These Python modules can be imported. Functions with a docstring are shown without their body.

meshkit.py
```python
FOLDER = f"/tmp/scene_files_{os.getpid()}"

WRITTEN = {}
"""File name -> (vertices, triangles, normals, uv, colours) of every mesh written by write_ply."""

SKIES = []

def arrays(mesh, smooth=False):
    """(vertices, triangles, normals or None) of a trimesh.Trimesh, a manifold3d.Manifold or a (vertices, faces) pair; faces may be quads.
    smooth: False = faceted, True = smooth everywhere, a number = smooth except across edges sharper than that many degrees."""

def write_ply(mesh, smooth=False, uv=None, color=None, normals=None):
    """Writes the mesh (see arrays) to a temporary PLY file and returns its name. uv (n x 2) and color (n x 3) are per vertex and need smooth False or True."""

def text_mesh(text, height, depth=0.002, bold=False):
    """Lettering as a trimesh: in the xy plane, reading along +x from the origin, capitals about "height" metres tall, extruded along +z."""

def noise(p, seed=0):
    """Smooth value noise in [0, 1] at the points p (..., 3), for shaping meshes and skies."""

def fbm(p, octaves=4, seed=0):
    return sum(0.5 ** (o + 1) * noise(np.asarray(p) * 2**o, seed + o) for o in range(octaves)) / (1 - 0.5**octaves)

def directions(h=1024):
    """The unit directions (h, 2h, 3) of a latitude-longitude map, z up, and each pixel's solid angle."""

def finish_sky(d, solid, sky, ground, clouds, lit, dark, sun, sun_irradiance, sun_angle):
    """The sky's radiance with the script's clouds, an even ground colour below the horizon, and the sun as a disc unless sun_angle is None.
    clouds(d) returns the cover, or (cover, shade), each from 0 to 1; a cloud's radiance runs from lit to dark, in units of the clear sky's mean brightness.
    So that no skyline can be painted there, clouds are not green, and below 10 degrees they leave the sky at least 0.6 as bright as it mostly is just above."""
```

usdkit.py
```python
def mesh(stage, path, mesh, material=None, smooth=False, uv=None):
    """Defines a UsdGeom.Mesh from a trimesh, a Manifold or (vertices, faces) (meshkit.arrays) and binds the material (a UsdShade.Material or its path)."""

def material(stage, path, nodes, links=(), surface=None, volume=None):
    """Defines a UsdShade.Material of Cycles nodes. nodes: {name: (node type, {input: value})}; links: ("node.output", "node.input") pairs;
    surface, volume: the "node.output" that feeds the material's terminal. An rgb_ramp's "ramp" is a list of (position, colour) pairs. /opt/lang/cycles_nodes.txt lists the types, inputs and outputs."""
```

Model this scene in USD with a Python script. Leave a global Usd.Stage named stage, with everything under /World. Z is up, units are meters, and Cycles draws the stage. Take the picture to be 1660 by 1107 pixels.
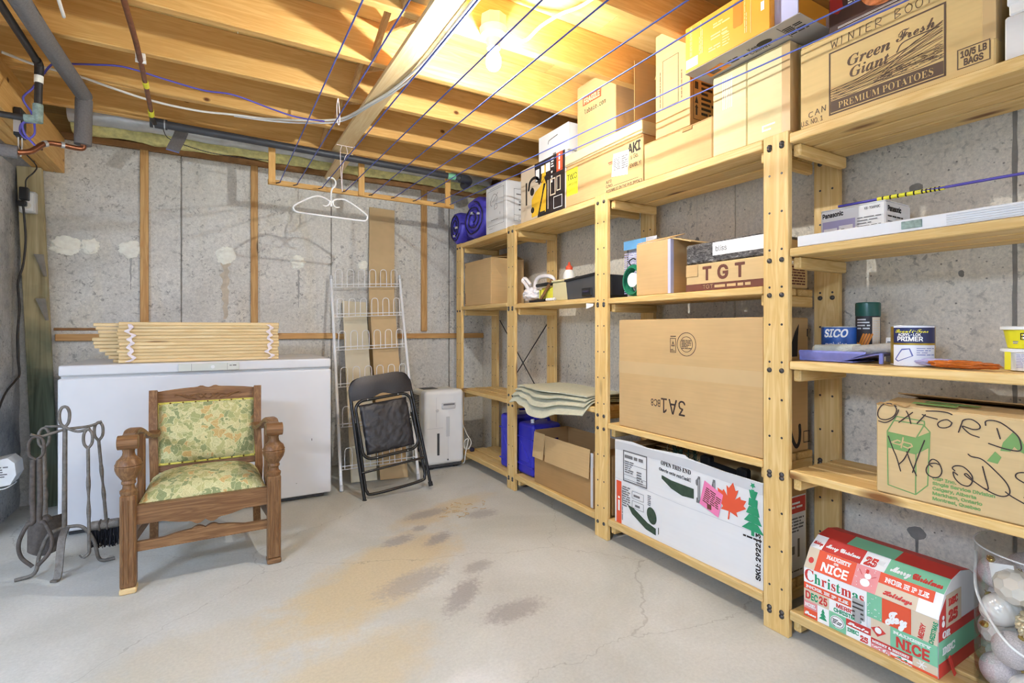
import math, random, glob
import numpy as np, trimesh, shapely, usdkit, meshkit
from shapely.geometry import Polygon, LineString, Point, box as sbox
from shapely import affinity
from shapely.ops import unary_union
from pxr import Usd, UsdGeom, UsdLux, UsdShade, Gf, Sdf

stage = Usd.Stage.CreateInMemory()
UsdGeom.SetStageUpAxis(stage, 'Z')
UsdGeom.SetStageMetersPerUnit(stage, 1.0)
UsdGeom.Xform.Define(stage, '/World')
stage.SetDefaultPrim(stage.GetPrimAtPath('/World'))

# ------------------------------------------------------------------ camera
TH = math.atan2(485, 830)
SN, CS = math.sin(TH), math.cos(TH)
cam = UsdGeom.Camera.Define(stage, '/World/camera')
cam.AddTransformOp().Set(Gf.Matrix4d(CS, -SN, 0, 0, 0, 0, 1, 0, -SN, -CS, 0, 0, 0, 0, 1.06, 1))
cam.CreateHorizontalApertureAttr(36.0)
cam.CreateVerticalApertureAttr(36.0 * 1107 / 1660)
cam.CreateFocalLengthAttr(18.0)
cam.CreateVerticalApertureOffsetAttr(-20.5 * 36 / 1660)
cam.CreateClippingRangeAttr(Gf.Vec2f(0.02, 100))
cam.CreateExposureAttr(0.57)

# ------------------------------------------------------------------ lights: bulb in view, unseen bulb, added fill
BULB = (0.961, 1.79, 2.12)          # the bare bulb in view
BULB_W = 7400.0                     # emission strength of the small element inside its frosted glass
UNSEEN_BULBS = [(1.36, -2.9, 1.98)]  # out of view behind the camera, placed to light the freezer and shelf fronts
UNSEEN_BULB_W = [900.0]
FILL_PANELS = [(-.35, -1.7), (.75, -3.1), (-2.3, -.4), (-2.3, 1.9)]   # added flat panels out of view, soft fill for the whole cellar
FILL_PANEL_W = [6.0, 14.0, 50.0, 6.0]
dome = UsdLux.DomeLight.Define(stage, '/World/sky_light')  # even ambient fill added all round, no sky reaches the cellar
dome.CreateIntensityAttr(0.55)
dome.CreateColorAttr(Gf.Vec3f(0.88, 0.94, 1.0))

# ------------------------------------------------------------------ helpers
random.seed(7)
rng = np.random.default_rng(7)
USED = {}
LOC = {}


def uniq(parent, name):
    k = (str(parent), name)
    n = USED.get(k, 0)
    USED[k] = n + 1
    return f'{parent}/{name}' + (f'_{n:03d}' if n else '')


def meta(prim, label=None, cat=None, group=None, kind=None):
    for k, v in (('label', label), ('category', cat), ('group', group), ('kind', kind)):
        if v:
            prim.SetCustomDataByKey(k, v)


def thing(name, label, cat, loc=(0, 0, 0), group=None, kind=None, rz=0, local=False):
    path = uniq('/World', name)
    x = UsdGeom.Xform.Define(stage, path)
    x.AddTranslateOp().Set(Gf.Vec3d(*map(float, loc)))
    if rz:
        x.AddRotateZOp().Set(float(rz))
    meta(x.GetPrim(), label, cat, group, kind)
    LOC[path] = np.zeros(3) if (local or rz) else np.array(loc, float)
    return path


def part(parent, name, mesh, mat, label=None, smooth=False, kind=None):
    if isinstance(mesh, (list, tuple)):        # several pieces: a part each
        return [part(parent, name, m, mat, label, smooth, kind) for m in mesh][0]
    path = uniq(parent, name)
    m = mesh
    m = m.copy()
    m.apply_translation(-LOC.get(parent, np.zeros(3)))
    LOC[path] = LOC.get(parent, np.zeros(3))
    g = usdkit.mesh(stage, path, m, M[mat], smooth=smooth)
    meta(g.GetPrim(), label, None, None, kind)
    return path


def copy_thing(src, loc, label, group=None, rz=0, name=None, rot=None, scale=None):
    sp = stage.GetPrimAtPath(src)
    d = dict(sp.GetCustomData())
    base = name or src.rsplit('/', 1)[1]
    path = uniq('/World', base)
    x = UsdGeom.Xform.Define(stage, path)
    x.GetPrim().GetReferences().AddInternalReference(src)
    xf = UsdGeom.Xformable(x)
    xf.ClearXformOpOrder()
    x.AddTranslateOp().Set(Gf.Vec3d(*map(float, loc)))
    if rot is not None:
        x.AddRotateXYZOp().Set(Gf.Vec3f(*map(float, rot)))
    elif rz:
        x.AddRotateZOp().Set(float(rz))
    if scale:
        x.AddScaleOp().Set(Gf.Vec3f(scale, scale, scale))
    meta(x.GetPrim(), label, d.get('category'), group or d.get('group'))
    x.GetPrim().SetInstanceable(True)
    return path


def cat(ms):
    out = []
    for m in ms:
        if isinstance(m, (list, tuple)):
            m = cat(m)
        out.append(m)
    return trimesh.util.concatenate(out)


def cb(x0, x1, y0, y1, z0, z1, ch=.003):
    """box with chamfered edges"""
    x0, x1 = min(x0, x1), max(x0, x1); y0, y1 = min(y0, y1), max(y0, y1); z0, z1 = min(z0, z1), max(z0, z1)
    ch = min(ch, (x1 - x0) * .45, (y1 - y0) * .45, (z1 - z0) * .45)
    if ch <= 0:
        m = trimesh.creation.box([x1 - x0, y1 - y0, z1 - z0])
        m.apply_translation([(x0 + x1) / 2, (y0 + y1) / 2, (z0 + z1) / 2])
        return m
    P = []
    for a, sx in ((x0, 1), (x1, -1)):
        for b, sy in ((y0, 1), (y1, -1)):
            for c, sz in ((z0, 1), (z1, -1)):
                P += [(a, b + sy * ch, c + sz * ch), (a + sx * ch, b, c + sz * ch), (a + sx * ch, b + sy * ch, c)]
    return trimesh.convex.convex_hull(np.array(P))


def rbox(x0, x1, y0, y1, z0, z1, r, n=3):
    """rounded box: hull of corner spheres"""
    s = trimesh.creation.icosphere(n - 1, r).vertices
    P = [s + np.array([a, b, c]) for a in (x0 + r, x1 - r) for b in (y0 + r, y1 - r) for c in (z0 + r, z1 - r)]
    return trimesh.convex.convex_hull(np.vstack(P))


def xf(m, R=None, t=None):
    m = m.copy()
    T = np.eye(4)
    if R is not None:
        T[:3, :3] = R
    if t is not None:
        T[:3, 3] = t
    m.apply_transform(T)
    return m


def rot(ax, deg):
    return trimesh.transformations.rotation_matrix(math.radians(deg), ax)[:3, :3]


def unit(v):
    v = np.asarray(v, float)
    return v / (np.linalg.norm(v) + 1e-12)


def beam(p0, p1, w, h, up=(0, 0, 1), ch=.002):
    """bar from p0 to p1, w across, h along up"""
    p0, p1 = np.asarray(p0, float), np.asarray(p1, float)
    d = p1 - p0
    L = np.linalg.norm(d)
    d = d / L
    s = unit(np.cross(up, d))
    u = np.cross(d, s)
    return xf(cb(0, L, -w / 2, w / 2, -h / 2, h / 2, ch), np.stack([d, s, u], 1), p0)


def smooth_path(P, n=8):
    P = np.asarray(P, float)
    Q = np.vstack([2 * P[0] - P[1], P, 2 * P[-1] - P[-2]])
    out = []
    for i in range(1, len(Q) - 2):
        a, b, c, d = Q[i - 1:i + 3]
        for t in np.linspace(0, 1, n, endpoint=False):
            out.append(.5 * (2 * b + (c - a) * t + (2 * a - 5 * b + 4 * c - d) * t * t + (3 * b - a - 3 * c + d) * t ** 3))
    out.append(P[-1])
    return np.array(out)


def tube(P, r, sides=8, caps=True, closed=False):
    P = np.asarray(P, float)
    n = len(P)
    t = np.gradient(P, axis=0)
    if closed:
        t = np.roll(P, -1, 0) - np.roll(P, 1, 0)
    t /= np.linalg.norm(t, axis=1, keepdims=True) + 1e-12
    a = np.cross(t[0], [0, 0, 1.] if abs(t[0][2]) < .9 else [1., 0, 0])
    A = []
    for k in range(n):
        a = a - t[k] * np.dot(a, t[k])
        a = unit(a)
        A.append(a)
    A = np.array(A)
    B = np.cross(t, A)
    ang = np.arange(sides) * 2 * np.pi / sides
    rr = np.broadcast_to(np.asarray(r, float), (n,))
    V = P[:, None] + rr[:, None, None] * (np.cos(ang)[None, :, None] * A[:, None] + np.sin(ang)[None, :, None] * B[:, None])
    V = V.reshape(-1, 3)
    F = []
    m = n if closed else n - 1
    for i in range(m):
        i2 = (i + 1) % n
        for j in range(sides):
            j2 = (j + 1) % sides
            F += [(i * sides + j, i * sides + j2, i2 * sides + j2), (i * sides + j, i2 * sides + j2, i2 * sides + j)]
    if caps and not closed:
        V = np.vstack([V, P[0], P[-1]])
        c0, c1 = n * sides, n * sides + 1
        for j in range(sides):
            j2 = (j + 1) % sides
            F += [(c0, j2, j), (c1, (n - 1) * sides + j, (n - 1) * sides + j2)]
    m = trimesh.Trimesh(V, np.array(F), process=False)
    if m.volume < 0:
        m.invert()
    return m


def sweep(P, prof, up=(0, 0, 1), caps=True):
    """sweeps a convex-ish closed 2D profile (side, up) along P with a fixed up vector"""
    P = np.asarray(P, float)
    prof = np.asarray(prof, float)
    t = np.gradient(P, axis=0)
    t /= np.linalg.norm(t, axis=1, keepdims=True)
    S = np.cross(t, np.asarray(up, float)); S /= np.linalg.norm(S, axis=1, keepdims=True)
    U = np.cross(S, t)
    n, k = len(P), len(prof)
    V = (P[:, None] + prof[None, :, 0, None] * S[:, None] + prof[None, :, 1, None] * U[:, None]).reshape(-1, 3)
    F = []
    for i in range(n - 1):
        for j in range(k):
            j2 = (j + 1) % k
            F += [(i * k + j, (i + 1) * k + j2, i * k + j2), (i * k + j, (i + 1) * k + j, (i + 1) * k + j2)]
    if caps:
        c = prof.mean(0)
        V = np.vstack([V, P[0] + c[0] * S[0] + c[1] * U[0], P[-1] + c[0] * S[-1] + c[1] * U[-1]])
        for j in range(k):
            j2 = (j + 1) % k
            F += [(n * k, j, j2), (n * k + 1, (n - 1) * k + j2, (n - 1) * k + j)]
    m = trimesh.Trimesh(V, np.array(F), process=False)
    if m.volume < 0:
        m.invert()
    return m


def lathe(prof, c=(0, 0, 0), seg=24):
    """profile of (r, z) from bottom to top, closed to the axis"""
    prof = [(0, prof[0][1])] + list(prof) + [(0, prof[-1][1])]
    m = trimesh.creation.revolve(np.array(prof, float), sections=seg)
    if m.volume < 0:
        m.invert()
    m.apply_translation(c)
    return m


def cyl(p0, p1, r, sides=16):
    return tube([p0, p1], r, sides)


def grid(fn, nu, nv, thick=None):
    """surface fn(u,v)->xyz on [0,1]^2, closed by a second sheet at -thick along the normal"""
    u, v = np.meshgrid(np.linspace(0, 1, nu), np.linspace(0, 1, nv), indexing='ij')
    V = fn(u, v).reshape(-1, 3)
    F = []
    for i in range(nu - 1):
        for j in range(nv - 1):
            a, b, c, d = i * nv + j, (i + 1) * nv + j, (i + 1) * nv + j + 1, i * nv + j + 1
            F += [(a, b, c), (a, c, d)]
    m = trimesh.Trimesh(V, np.array(F), process=False)
    if not thick:
        return m
    N = m.vertex_normals
    k = len(V)
    V2 = np.vstack([V, V - N * thick])
    F = list(map(tuple, m.faces)) + [(c + k, b + k, a + k) for a, b, c in m.faces]
    edge = [i * nv for i in range(nu)] + [(nu - 1) * nv + j for j in range(1, nv)] + [i * nv + nv - 1 for i in range(nu - 2, -1, -1)] + [j for j in range(nv - 2, 0, -1)]
    for e, f in zip(edge, edge[1:] + edge[:1]):
        F += [(f, e, e + k), (f, e + k, f + k)]
    return trimesh.Trimesh(V2, np.array(F), process=False)


def extr(poly, O, ex, ey, depth):
    """shapely polygon in the frame (O, ex, ey) extruded by depth along ex x ey"""
    ms = []
    for g in getattr(poly, 'geoms', [poly]):
        if g.is_empty or g.geom_type != 'Polygon' or g.area < 1e-9:
            continue
        try:
            ms.append(trimesh.creation.extrude_polygon(g, depth, engine='earcut'))
        except Exception:
            pass
    if not ms:
        return None
    m = trimesh.util.concatenate(ms)
    ex, ey = np.asarray(ex, float), np.asarray(ey, float)
    return xf(m, np.stack([ex, ey, np.cross(ex, ey)], 1), O)


FX = ((0, -1, 0), (0, 0, 1))     # a face that looks down -x: reads towards -y
FY = ((1, 0, 0), (0, 0, 1))      # a face that looks down -y: reads towards +x


def deco(parent, name, polys, O, frame, mat, off=.0008, label=None):
    """flat print: shapely shapes (metres) laid on a face"""
    g = unary_union([p for p in polys if p is not None and not p.is_empty]) if isinstance(polys, (list, tuple)) else polys
    ex, ey = np.asarray(frame[0], float), np.asarray(frame[1], float)
    n = np.cross(ex, ey)
    m = extr(g, np.asarray(O, float) + n * (off - .0005), ex, ey, .0006)
    if m is not None:
        return part(parent, name, m, mat, label)


FONTD = glob.glob('/opt/blender-*/*/datafiles/fonts/')[0]
_fonts = {}


def shift_chars(s, style):
    base = {'serif': (0x1D400, 0x1D41A, 0x1D7CE), 'serifi': (0x1D468, 0x1D482, None), 'script': (0x1D4D0, 0x1D4EA, None)}[style]
    out = ''
    for c in s:
        if 'A' <= c <= 'Z':
            out += chr(base[0] + ord(c) - 65)
        elif 'a' <= c <= 'z':
            out += chr(base[1] + ord(c) - 97)
        elif c.isdigit() and base[2]:
            out += chr(base[2] + ord(c) - 48)
        else:
            out += c
    return out


def txt(s, h, style='sans', bold=False, res=48, w=None):
    """lettering as flat shapes, capitals h tall, baseline at 0, left at 0; w: squeezed or stretched to this width"""
    from PIL import ImageFont
    fn = {'sans': 'Inter.woff2', 'mono': 'DejaVuSansMono.woff2'}.get(style, 'NotoSansMath-Regular.woff2')
    if style not in ('sans', 'mono'):
        s = shift_chars(s, style)
    f = _fonts.get((fn, res)) or _fonts.setdefault((fn, res), ImageFont.truetype(FONTD + fn, res))
    msk, (ox, oy) = f.getmask2(s, mode='L', anchor='ls', stroke_width=(res // 24 if bold else 0))
    W, H = msk.size
    on = np.frombuffer(bytes(msk), np.uint8).reshape(H, W) > 110
    on = np.pad(on, ((0, 0), (1, 1))).astype(np.int8)
    d = np.diff(on, axis=1)
    r, a = np.nonzero(d == 1)
    b = np.nonzero(d == -1)[1]
    g = shapely.union_all(shapely.box(a, -r - 1.0, b, -r * 1.0)).buffer(.7).buffer(-.7).simplify(.45)
    k = h / (res * .727)
    g = affinity.translate(g, ox, -oy)
    g = affinity.scale(g, k, k, origin=(0, 0))
    if w and not g.is_empty:
        x0, _, x1, _ = g.bounds
        g = affinity.translate(affinity.scale(g, w / (x1 - x0), 1, origin=(x0, 0)), -x0, 0)
    return g


def at(g, x, y, ang=0, skew=0):
    if skew:
        g = affinity.skew(g, xs=skew, origin=(0, 0))
    if ang:
        g = affinity.rotate(g, ang, origin=(0, 0))
    return affinity.translate(g, x, y)


def R(x, y, w, h):
    return sbox(x, y, x + w, y + h)


def frame2(x, y, w, h, t):
    return R(x, y, w, h).difference(R(x + t, y + t, w - 2 * t, h - 2 * t))


def stroke(pts, w, curve=True):
    p = np.array([(a, b, 0) for a, b in pts], float)
    if curve and len(p) > 2:
        p = smooth_path(p, 6)
    return LineString(p[:, :2]).buffer(w / 2, quad_segs=3)


def words(x, y, w, h, rows, seed=0, t=.5):
    """greeked small print: rows of word-length bars"""
    r = random.Random(seed)
    out = []
    dy = h / rows
    for i in range(rows):
        cx = x
        end = x + w * (1 if r.random() < .7 else r.uniform(.5, .9))
        while cx < end - dy * .5:
            L = min(r.uniform(1.2, 4) * dy, end - cx)
            out.append(R(cx, y + h - (i + 1) * dy + dy * (1 - t) / 2, L, dy * t))
            cx += L + dy * .5
    return unary_union(out)
# ------------------------------------------------------------------ materials
M = {}


def S(r, g, b):
    return tuple(((v / 255) / 12.92 if v <= 10 else ((v / 255 + .055) / 1.055) ** 2.4) for v in (r, g, b))


def mat(name, nodes, links, surface='p.BSDF'):
    M[name] = usdkit.material(stage, '/World/Looks/' + name, nodes, links, surface=surface)


def P(name, col, rough=.6, metal=0., var=.12, scale=9., bump=0., bscale=60., spec=.5, rnd=.0, **kw):
    """principled with a soft mottled colour, fine bump and some object-to-object variation"""
    c = np.array(col, float)
    nodes = {'tc': ('texture_coordinate', {}), 'n': ('noise_texture', {'scale': scale, 'detail': 4.0, 'roughness': .6}),
             'r': ('rgb_ramp', {'ramp': [(.25, tuple(c * (1 - var))), (.75, tuple(np.minimum(c * (1 + var), 1)))]}),
             'p': ('principled_bsdf', {'roughness': rough, 'metallic': metal, 'specular_ior_level': spec, **kw})}
    links = [('tc.object', 'n.vector'), ('n.fac', 'r.fac'), ('r.color', 'p.base_color')]
    if bump:
        nodes['n2'] = ('noise_texture', {'scale': bscale, 'detail': 3.0})
        nodes['b'] = ('bump', {'strength': bump, 'distance': .004})
        links += [('tc.object', 'n2.vector'), ('n2.fac', 'b.height'), ('b.normal', 'p.normal')]
    mat(name, nodes, links)


def wood(name, c1, c2, axis, knot=None, grain=7., rough=.55, rings=3.2, knots=1.0, vary=.16, kl=2.6, ksz=1.0, kf=.4):
    """board timber: rings drawn out along the grain axis, fine fibres, scattered knots, each board a little different"""
    i = 'xyz'.index(axis)
    sc = [1., 1., 1.]
    sc[i] = .07
    kn = [9., 9., 9.]
    kn[i] = kl
    fine = [70., 70., 70.]
    fine[i] = 2.2
    knot = knot or tuple(np.array(c1) * .28)
    nodes = {
        'tc': ('texture_coordinate', {}), 'oi': ('object_info', {}),
        'off': ('vector_math', {'math_type': 'scale', 'vector1': (3.1, 5.7, 4.3)}),
        'add': ('vector_math', {'math_type': 'add'}),
        'm1': ('mapping', {'scale': tuple(np.array(sc) * grain)}),
        'w': ('noise_texture', {'scale': rings, 'detail': 3.0, 'roughness': .55, 'distortion': 1.2}),
        'sn': ('math', {'math_type': 'multiply', 'value2': 6.0}), 'fr': ('math', {'math_type': 'pingpong', 'value2': 1.0}),
        'm2': ('mapping', {'scale': tuple(fine)}), 'fn': ('noise_texture', {'scale': 1.0, 'detail': 2.0}),
        'mixf': ('mix_float', {'fac': kf}),
        'r': ('rgb_ramp', {'ramp': [(.15, c1), (.85, c2)]}),
        'm3': ('mapping', {'scale': tuple(kn)}), 'v': ('voronoi_texture', {'scale': 1.0}),
        'kr': ('map_range', {'from_min': .09 * ksz, 'from_max': .2 * ksz, 'to_min': 1.0, 'to_max': 0.0, 'clamp': True}),
        'sep': ('separate_color', {}), 'ks': ('math', {'math_type': 'less_than', 'value2': .30 * knots}),
        'km': ('math', {'math_type': 'multiply'}),
        'mk': ('mix_color', {'b': knot}),
        'hv': ('map_range', {'to_min': 1 - vary, 'to_max': 1 + vary * .5}), 'h': ('hsv', {}),
        'bp': ('bump', {'strength': .12, 'distance': .002}),
        'p': ('principled_bsdf', {'roughness': rough, 'specular_ior_level': .35})}
    links = [('oi.random', 'off.scale'), ('tc.object', 'add.vector1'), ('off.vector', 'add.vector2'),
             ('add.vector', 'm1.vector'), ('m1.vector', 'w.vector'), ('w.fac', 'sn.value1'), ('sn.value', 'fr.value1'),
             ('add.vector', 'm2.vector'), ('m2.vector', 'fn.vector'), ('fr.value', 'mixf.a'), ('fn.fac', 'mixf.b'), ('mixf.result', 'r.fac'),
             ('add.vector', 'm3.vector'), ('m3.vector', 'v.vector'), ('v.distance', 'kr.value'), ('v.color', 'sep.color'), ('sep.r', 'ks.value1'),
             ('kr.result', 'km.value1'), ('ks.value', 'km.value2'), ('km.value', 'mk.fac'), ('r.color', 'mk.a'),
             ('oi.random', 'hv.value'), ('hv.result', 'h.value'), ('mk.result', 'h.color'), ('h.color', 'p.base_color'),
             ('fn.fac', 'bp.height'), ('bp.normal', 'p.normal')]
    mat(name, nodes, links)


for ax in 'xyz':
    wood('pine_' + ax, S(238, 206, 144), S(220, 180, 110), ax, knot=S(130, 84, 42), grain=11, knots=1.5)
    wood('fir_' + ax, S(238, 194, 122), S(218, 164, 90), ax, knot=S(110, 64, 32), grain=14, rings=2.6, vary=.10, kl=6., ksz=.62, kf=.55, knots=1.5)
    wood('oak_' + ax, S(150, 112, 74), S(112, 76, 46), ax, knot=S(90, 60, 36), grain=16, rough=.42, knots=0., vary=.08)
    wood('stud_' + ax, S(222, 178, 116), S(196, 146, 88), ax, knot=S(70, 42, 24), grain=9, knots=1.3)
for ax in 'xyz':
    wood('slat_' + ax, S(238, 214, 166), S(226, 194, 140), ax, knot=S(130, 80, 40), grain=10, knots=1.2, vary=.1)
wood('ply', S(238, 206, 138), S(222, 182, 108), 'x', grain=5, knots=.5, rings=2.2)
mat('plank_green', {'tc': ('texture_coordinate', {}), 'g': ('geometry', {}), 'm': ('mapping', {'scale': (22., 22., 1.4)}), 'n': ('noise_texture', {'scale': 1.0, 'detail': 4.0, 'distortion': 1.0}),
    'r': ('rgb_ramp', {'ramp': [(.3, S(150, 136, 100)), (.7, S(200, 188, 150))]}), 'r2': ('rgb_ramp', {'ramp': [(.3, S(74, 82, 66)), (.7, S(122, 132, 110))]}),
    'n2': ('noise_texture', {'scale': 5.0, 'detail': 5.0}), 's': ('separate_xyz', {}), 'a': ('math', {'math_type': 'multiply_add', 'value2': 1.3}), 'f': ('map_range', {'from_min': 1.35, 'from_max': 2.0, 'clamp': True}),
    'x': ('mix_color', {}), 'p': ('principled_bsdf', {'roughness': .75, 'specular_ior_level': .3})},
    [('tc.object', 'm.vector'), ('m.vector', 'n.vector'), ('n.fac', 'r.fac'), ('n.fac', 'r2.fac'), ('g.position', 's.vector'), ('g.position', 'n2.vector'), ('n2.fac', 'a.value1'), ('s.z', 'a.value3'), ('a.value', 'f.value'),
     ('f.result', 'x.fac'), ('r2.color', 'x.a'), ('r.color', 'x.b'), ('x.result', 'p.base_color')])


def concrete(name, base, dark, pits=.5, stain=.5, rough=.85, scale=1.0, warm=None):
    warm = warm or tuple(np.array(base) * np.array([.92, .86, .72]))
    nodes = {
        'g': ('geometry', {}),
        'n1': ('noise_texture', {'scale': 1.1 * scale, 'detail': 6.0, 'roughness': .62}), 'r1': ('rgb_ramp', {'ramp': [(.30, dark), (.60, base)]}),
        'n2': ('noise_texture', {'scale': 70.0, 'detail': 5.0, 'roughness': .8}), 'r2': ('map_range', {'from_min': .3, 'from_max': .7, 'to_min': .74, 'to_max': 1.14}),
        'h': ('hsv', {}),
        'v': ('voronoi_texture', {'scale': 52.0}), 'vr': ('map_range', {'from_min': .08, 'from_max': .2, 'to_min': 1.0, 'to_max': 0.0, 'clamp': True}),
        'sep': ('separate_color', {}), 'vs': ('math', {'math_type': 'less_than', 'value2': .16 * pits * 2}), 'vm': ('math', {'math_type': 'multiply'}),
        'mp': ('mix_color', {'b': tuple(np.array(dark) * .35)}),
        'ms': ('mapping', {'scale': (2.6, 2.6, .9)}), 'n3': ('noise_texture', {'scale': 1.6, 'detail': 6.0, 'roughness': .6, 'distortion': .8}),
        'r3': ('map_range', {'from_min': .52, 'from_max': .66, 'to_min': 0.0, 'to_max': stain, 'clamp': True}), 'mw': ('mix_color', {'b': warm}),
        'n6': ('noise_texture', {'scale': 38.0, 'detail': 3.0, 'roughness': .65, 'distortion': .6}), 'r6': ('map_range', {'from_min': .57, 'from_max': .67, 'to_min': 0.0, 'to_max': .75, 'clamp': True}), 'mq': ('mix_color', {'b': tuple(np.array(dark) * .42)}),
        'm7': ('mapping', {'scale': (26., 26., 1.1)}), 'n7': ('noise_texture', {'scale': 1.0, 'detail': 3.0}), 'r7': ('map_range', {'from_min': .60, 'from_max': .78, 'to_min': 0.0, 'to_max': .5, 'clamp': True}), 'm8': ('mix_color', {'b': tuple(np.array(dark) * .6)}),
        'n9': ('noise_texture', {'scale': 2.4, 'detail': 3.0}), 'r9': ('map_range', {'from_min': .34, 'from_max': .58, 'clamp': True}), 'x9': ('math', {'math_type': 'multiply'}), 'x8': ('math', {'math_type': 'multiply'}),
        'bp': ('bump', {'strength': .35, 'distance': .004}), 'sub': ('math', {'math_type': 'subtract'}),
        'p': ('principled_bsdf', {'roughness': rough, 'specular_ior_level': .25})}
    links = [('g.position', 'n1.vector'), ('n1.fac', 'r1.fac'), ('g.position', 'n2.vector'), ('n2.fac', 'r2.value'), ('r2.result', 'h.value'),
             ('r1.color', 'mw.a'), ('g.position', 'ms.vector'), ('ms.vector', 'n3.vector'), ('n3.fac', 'r3.value'), ('r3.result', 'mw.fac'), ('mw.result', 'h.color'),
             ('g.position', 'v.vector'), ('v.distance', 'vr.value'), ('v.color', 'sep.color'), ('sep.g', 'vs.value1'), ('vr.result', 'vm.value1'), ('vs.value', 'vm.value2'),
             ('vm.value', 'mp.fac'), ('h.color', 'mp.a'), ('mp.result', 'mq.a'), ('g.position', 'n6.vector'), ('n6.fac', 'r6.value'), ('g.position', 'n9.vector'), ('n9.fac', 'r9.value'), ('r9.result', 'x9.value1'), ('r6.result', 'x9.value2'), ('x9.value', 'mq.fac'),
             ('g.position', 'm7.vector'), ('m7.vector', 'n7.vector'), ('n7.fac', 'r7.value'), ('r7.result', 'x8.value1'), ('r9.result', 'x8.value2'), ('x8.value', 'm8.fac'), ('mq.result', 'm8.a'), ('m8.result', 'p.base_color'),
             ('n2.fac', 'sub.value1'), ('vm.value', 'sub.value2'), ('sub.value', 'bp.height'), ('bp.normal', 'p.normal')]
    return nodes, links


n_, l_ = concrete('c', S(230, 227, 219), S(204, 201, 194), pits=.28, stain=.35)
mat('concrete_back', n_, l_)
n_, l_ = concrete('c', S(241, 232, 216), S(217, 208, 192), pits=.6, stain=.25)
mat('concrete_right', n_, l_)
n_, l_ = concrete('c', S(204, 204, 204), S(140, 143, 148), pits=.9, stain=.4, scale=3.0)
mat('concrete_rough', n_, l_)

# the floor: pale trowelled concrete with old yellow water stains, grey scuffs and hairline cracks, each where it lies
nodes = {
    'g': ('geometry', {}),
    'n1': ('noise_texture', {'scale': 1.5, 'detail': 6.0, 'roughness': .6, 'distortion': .6}), 'r1': ('rgb_ramp', {'ramp': [(.32, S(188, 187, 177)), (.66, S(210, 209, 202))]}),
    'n2': ('noise_texture', {'scale': 90.0, 'detail': 4.0, 'roughness': .7}), 'r2': ('map_range', {'from_min': .3, 'from_max': .7, 'to_min': .9, 'to_max': 1.06}), 'h': ('hsv', {}),
    'n4': ('noise_texture', {'scale': 5.0, 'detail': 6.0, 'roughness': .7}),
    'n5': ('noise_texture', {'scale': 46.0, 'detail': 3.0, 'roughness': .7}),
    'cm': ('mapping', {'scale': (.9, 1.5, 1.)}), 'dn': ('noise_texture', {'scale': 2.2, 'detail': 5.0, 'roughness': .7}),
    'dm': ('vector_math', {'math_type': 'multiply_add', 'vector2': (.28, .28, 0)}),
    'cv': ('voronoi_texture', {'scale': .62, 'feature': 'distance_to_edge'}), 'cr': ('map_range', {'from_min': .0006, 'from_max': .0022, 'to_min': .30, 'to_max': 0.0, 'clamp': True}),
    'mc': ('mix_color', {'b': S(120, 112, 100)}),
    'bp': ('bump', {'strength': .12, 'distance': .003}),
    'p': ('principled_bsdf', {'roughness': .62, 'specular_ior_level': .35})}
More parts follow.
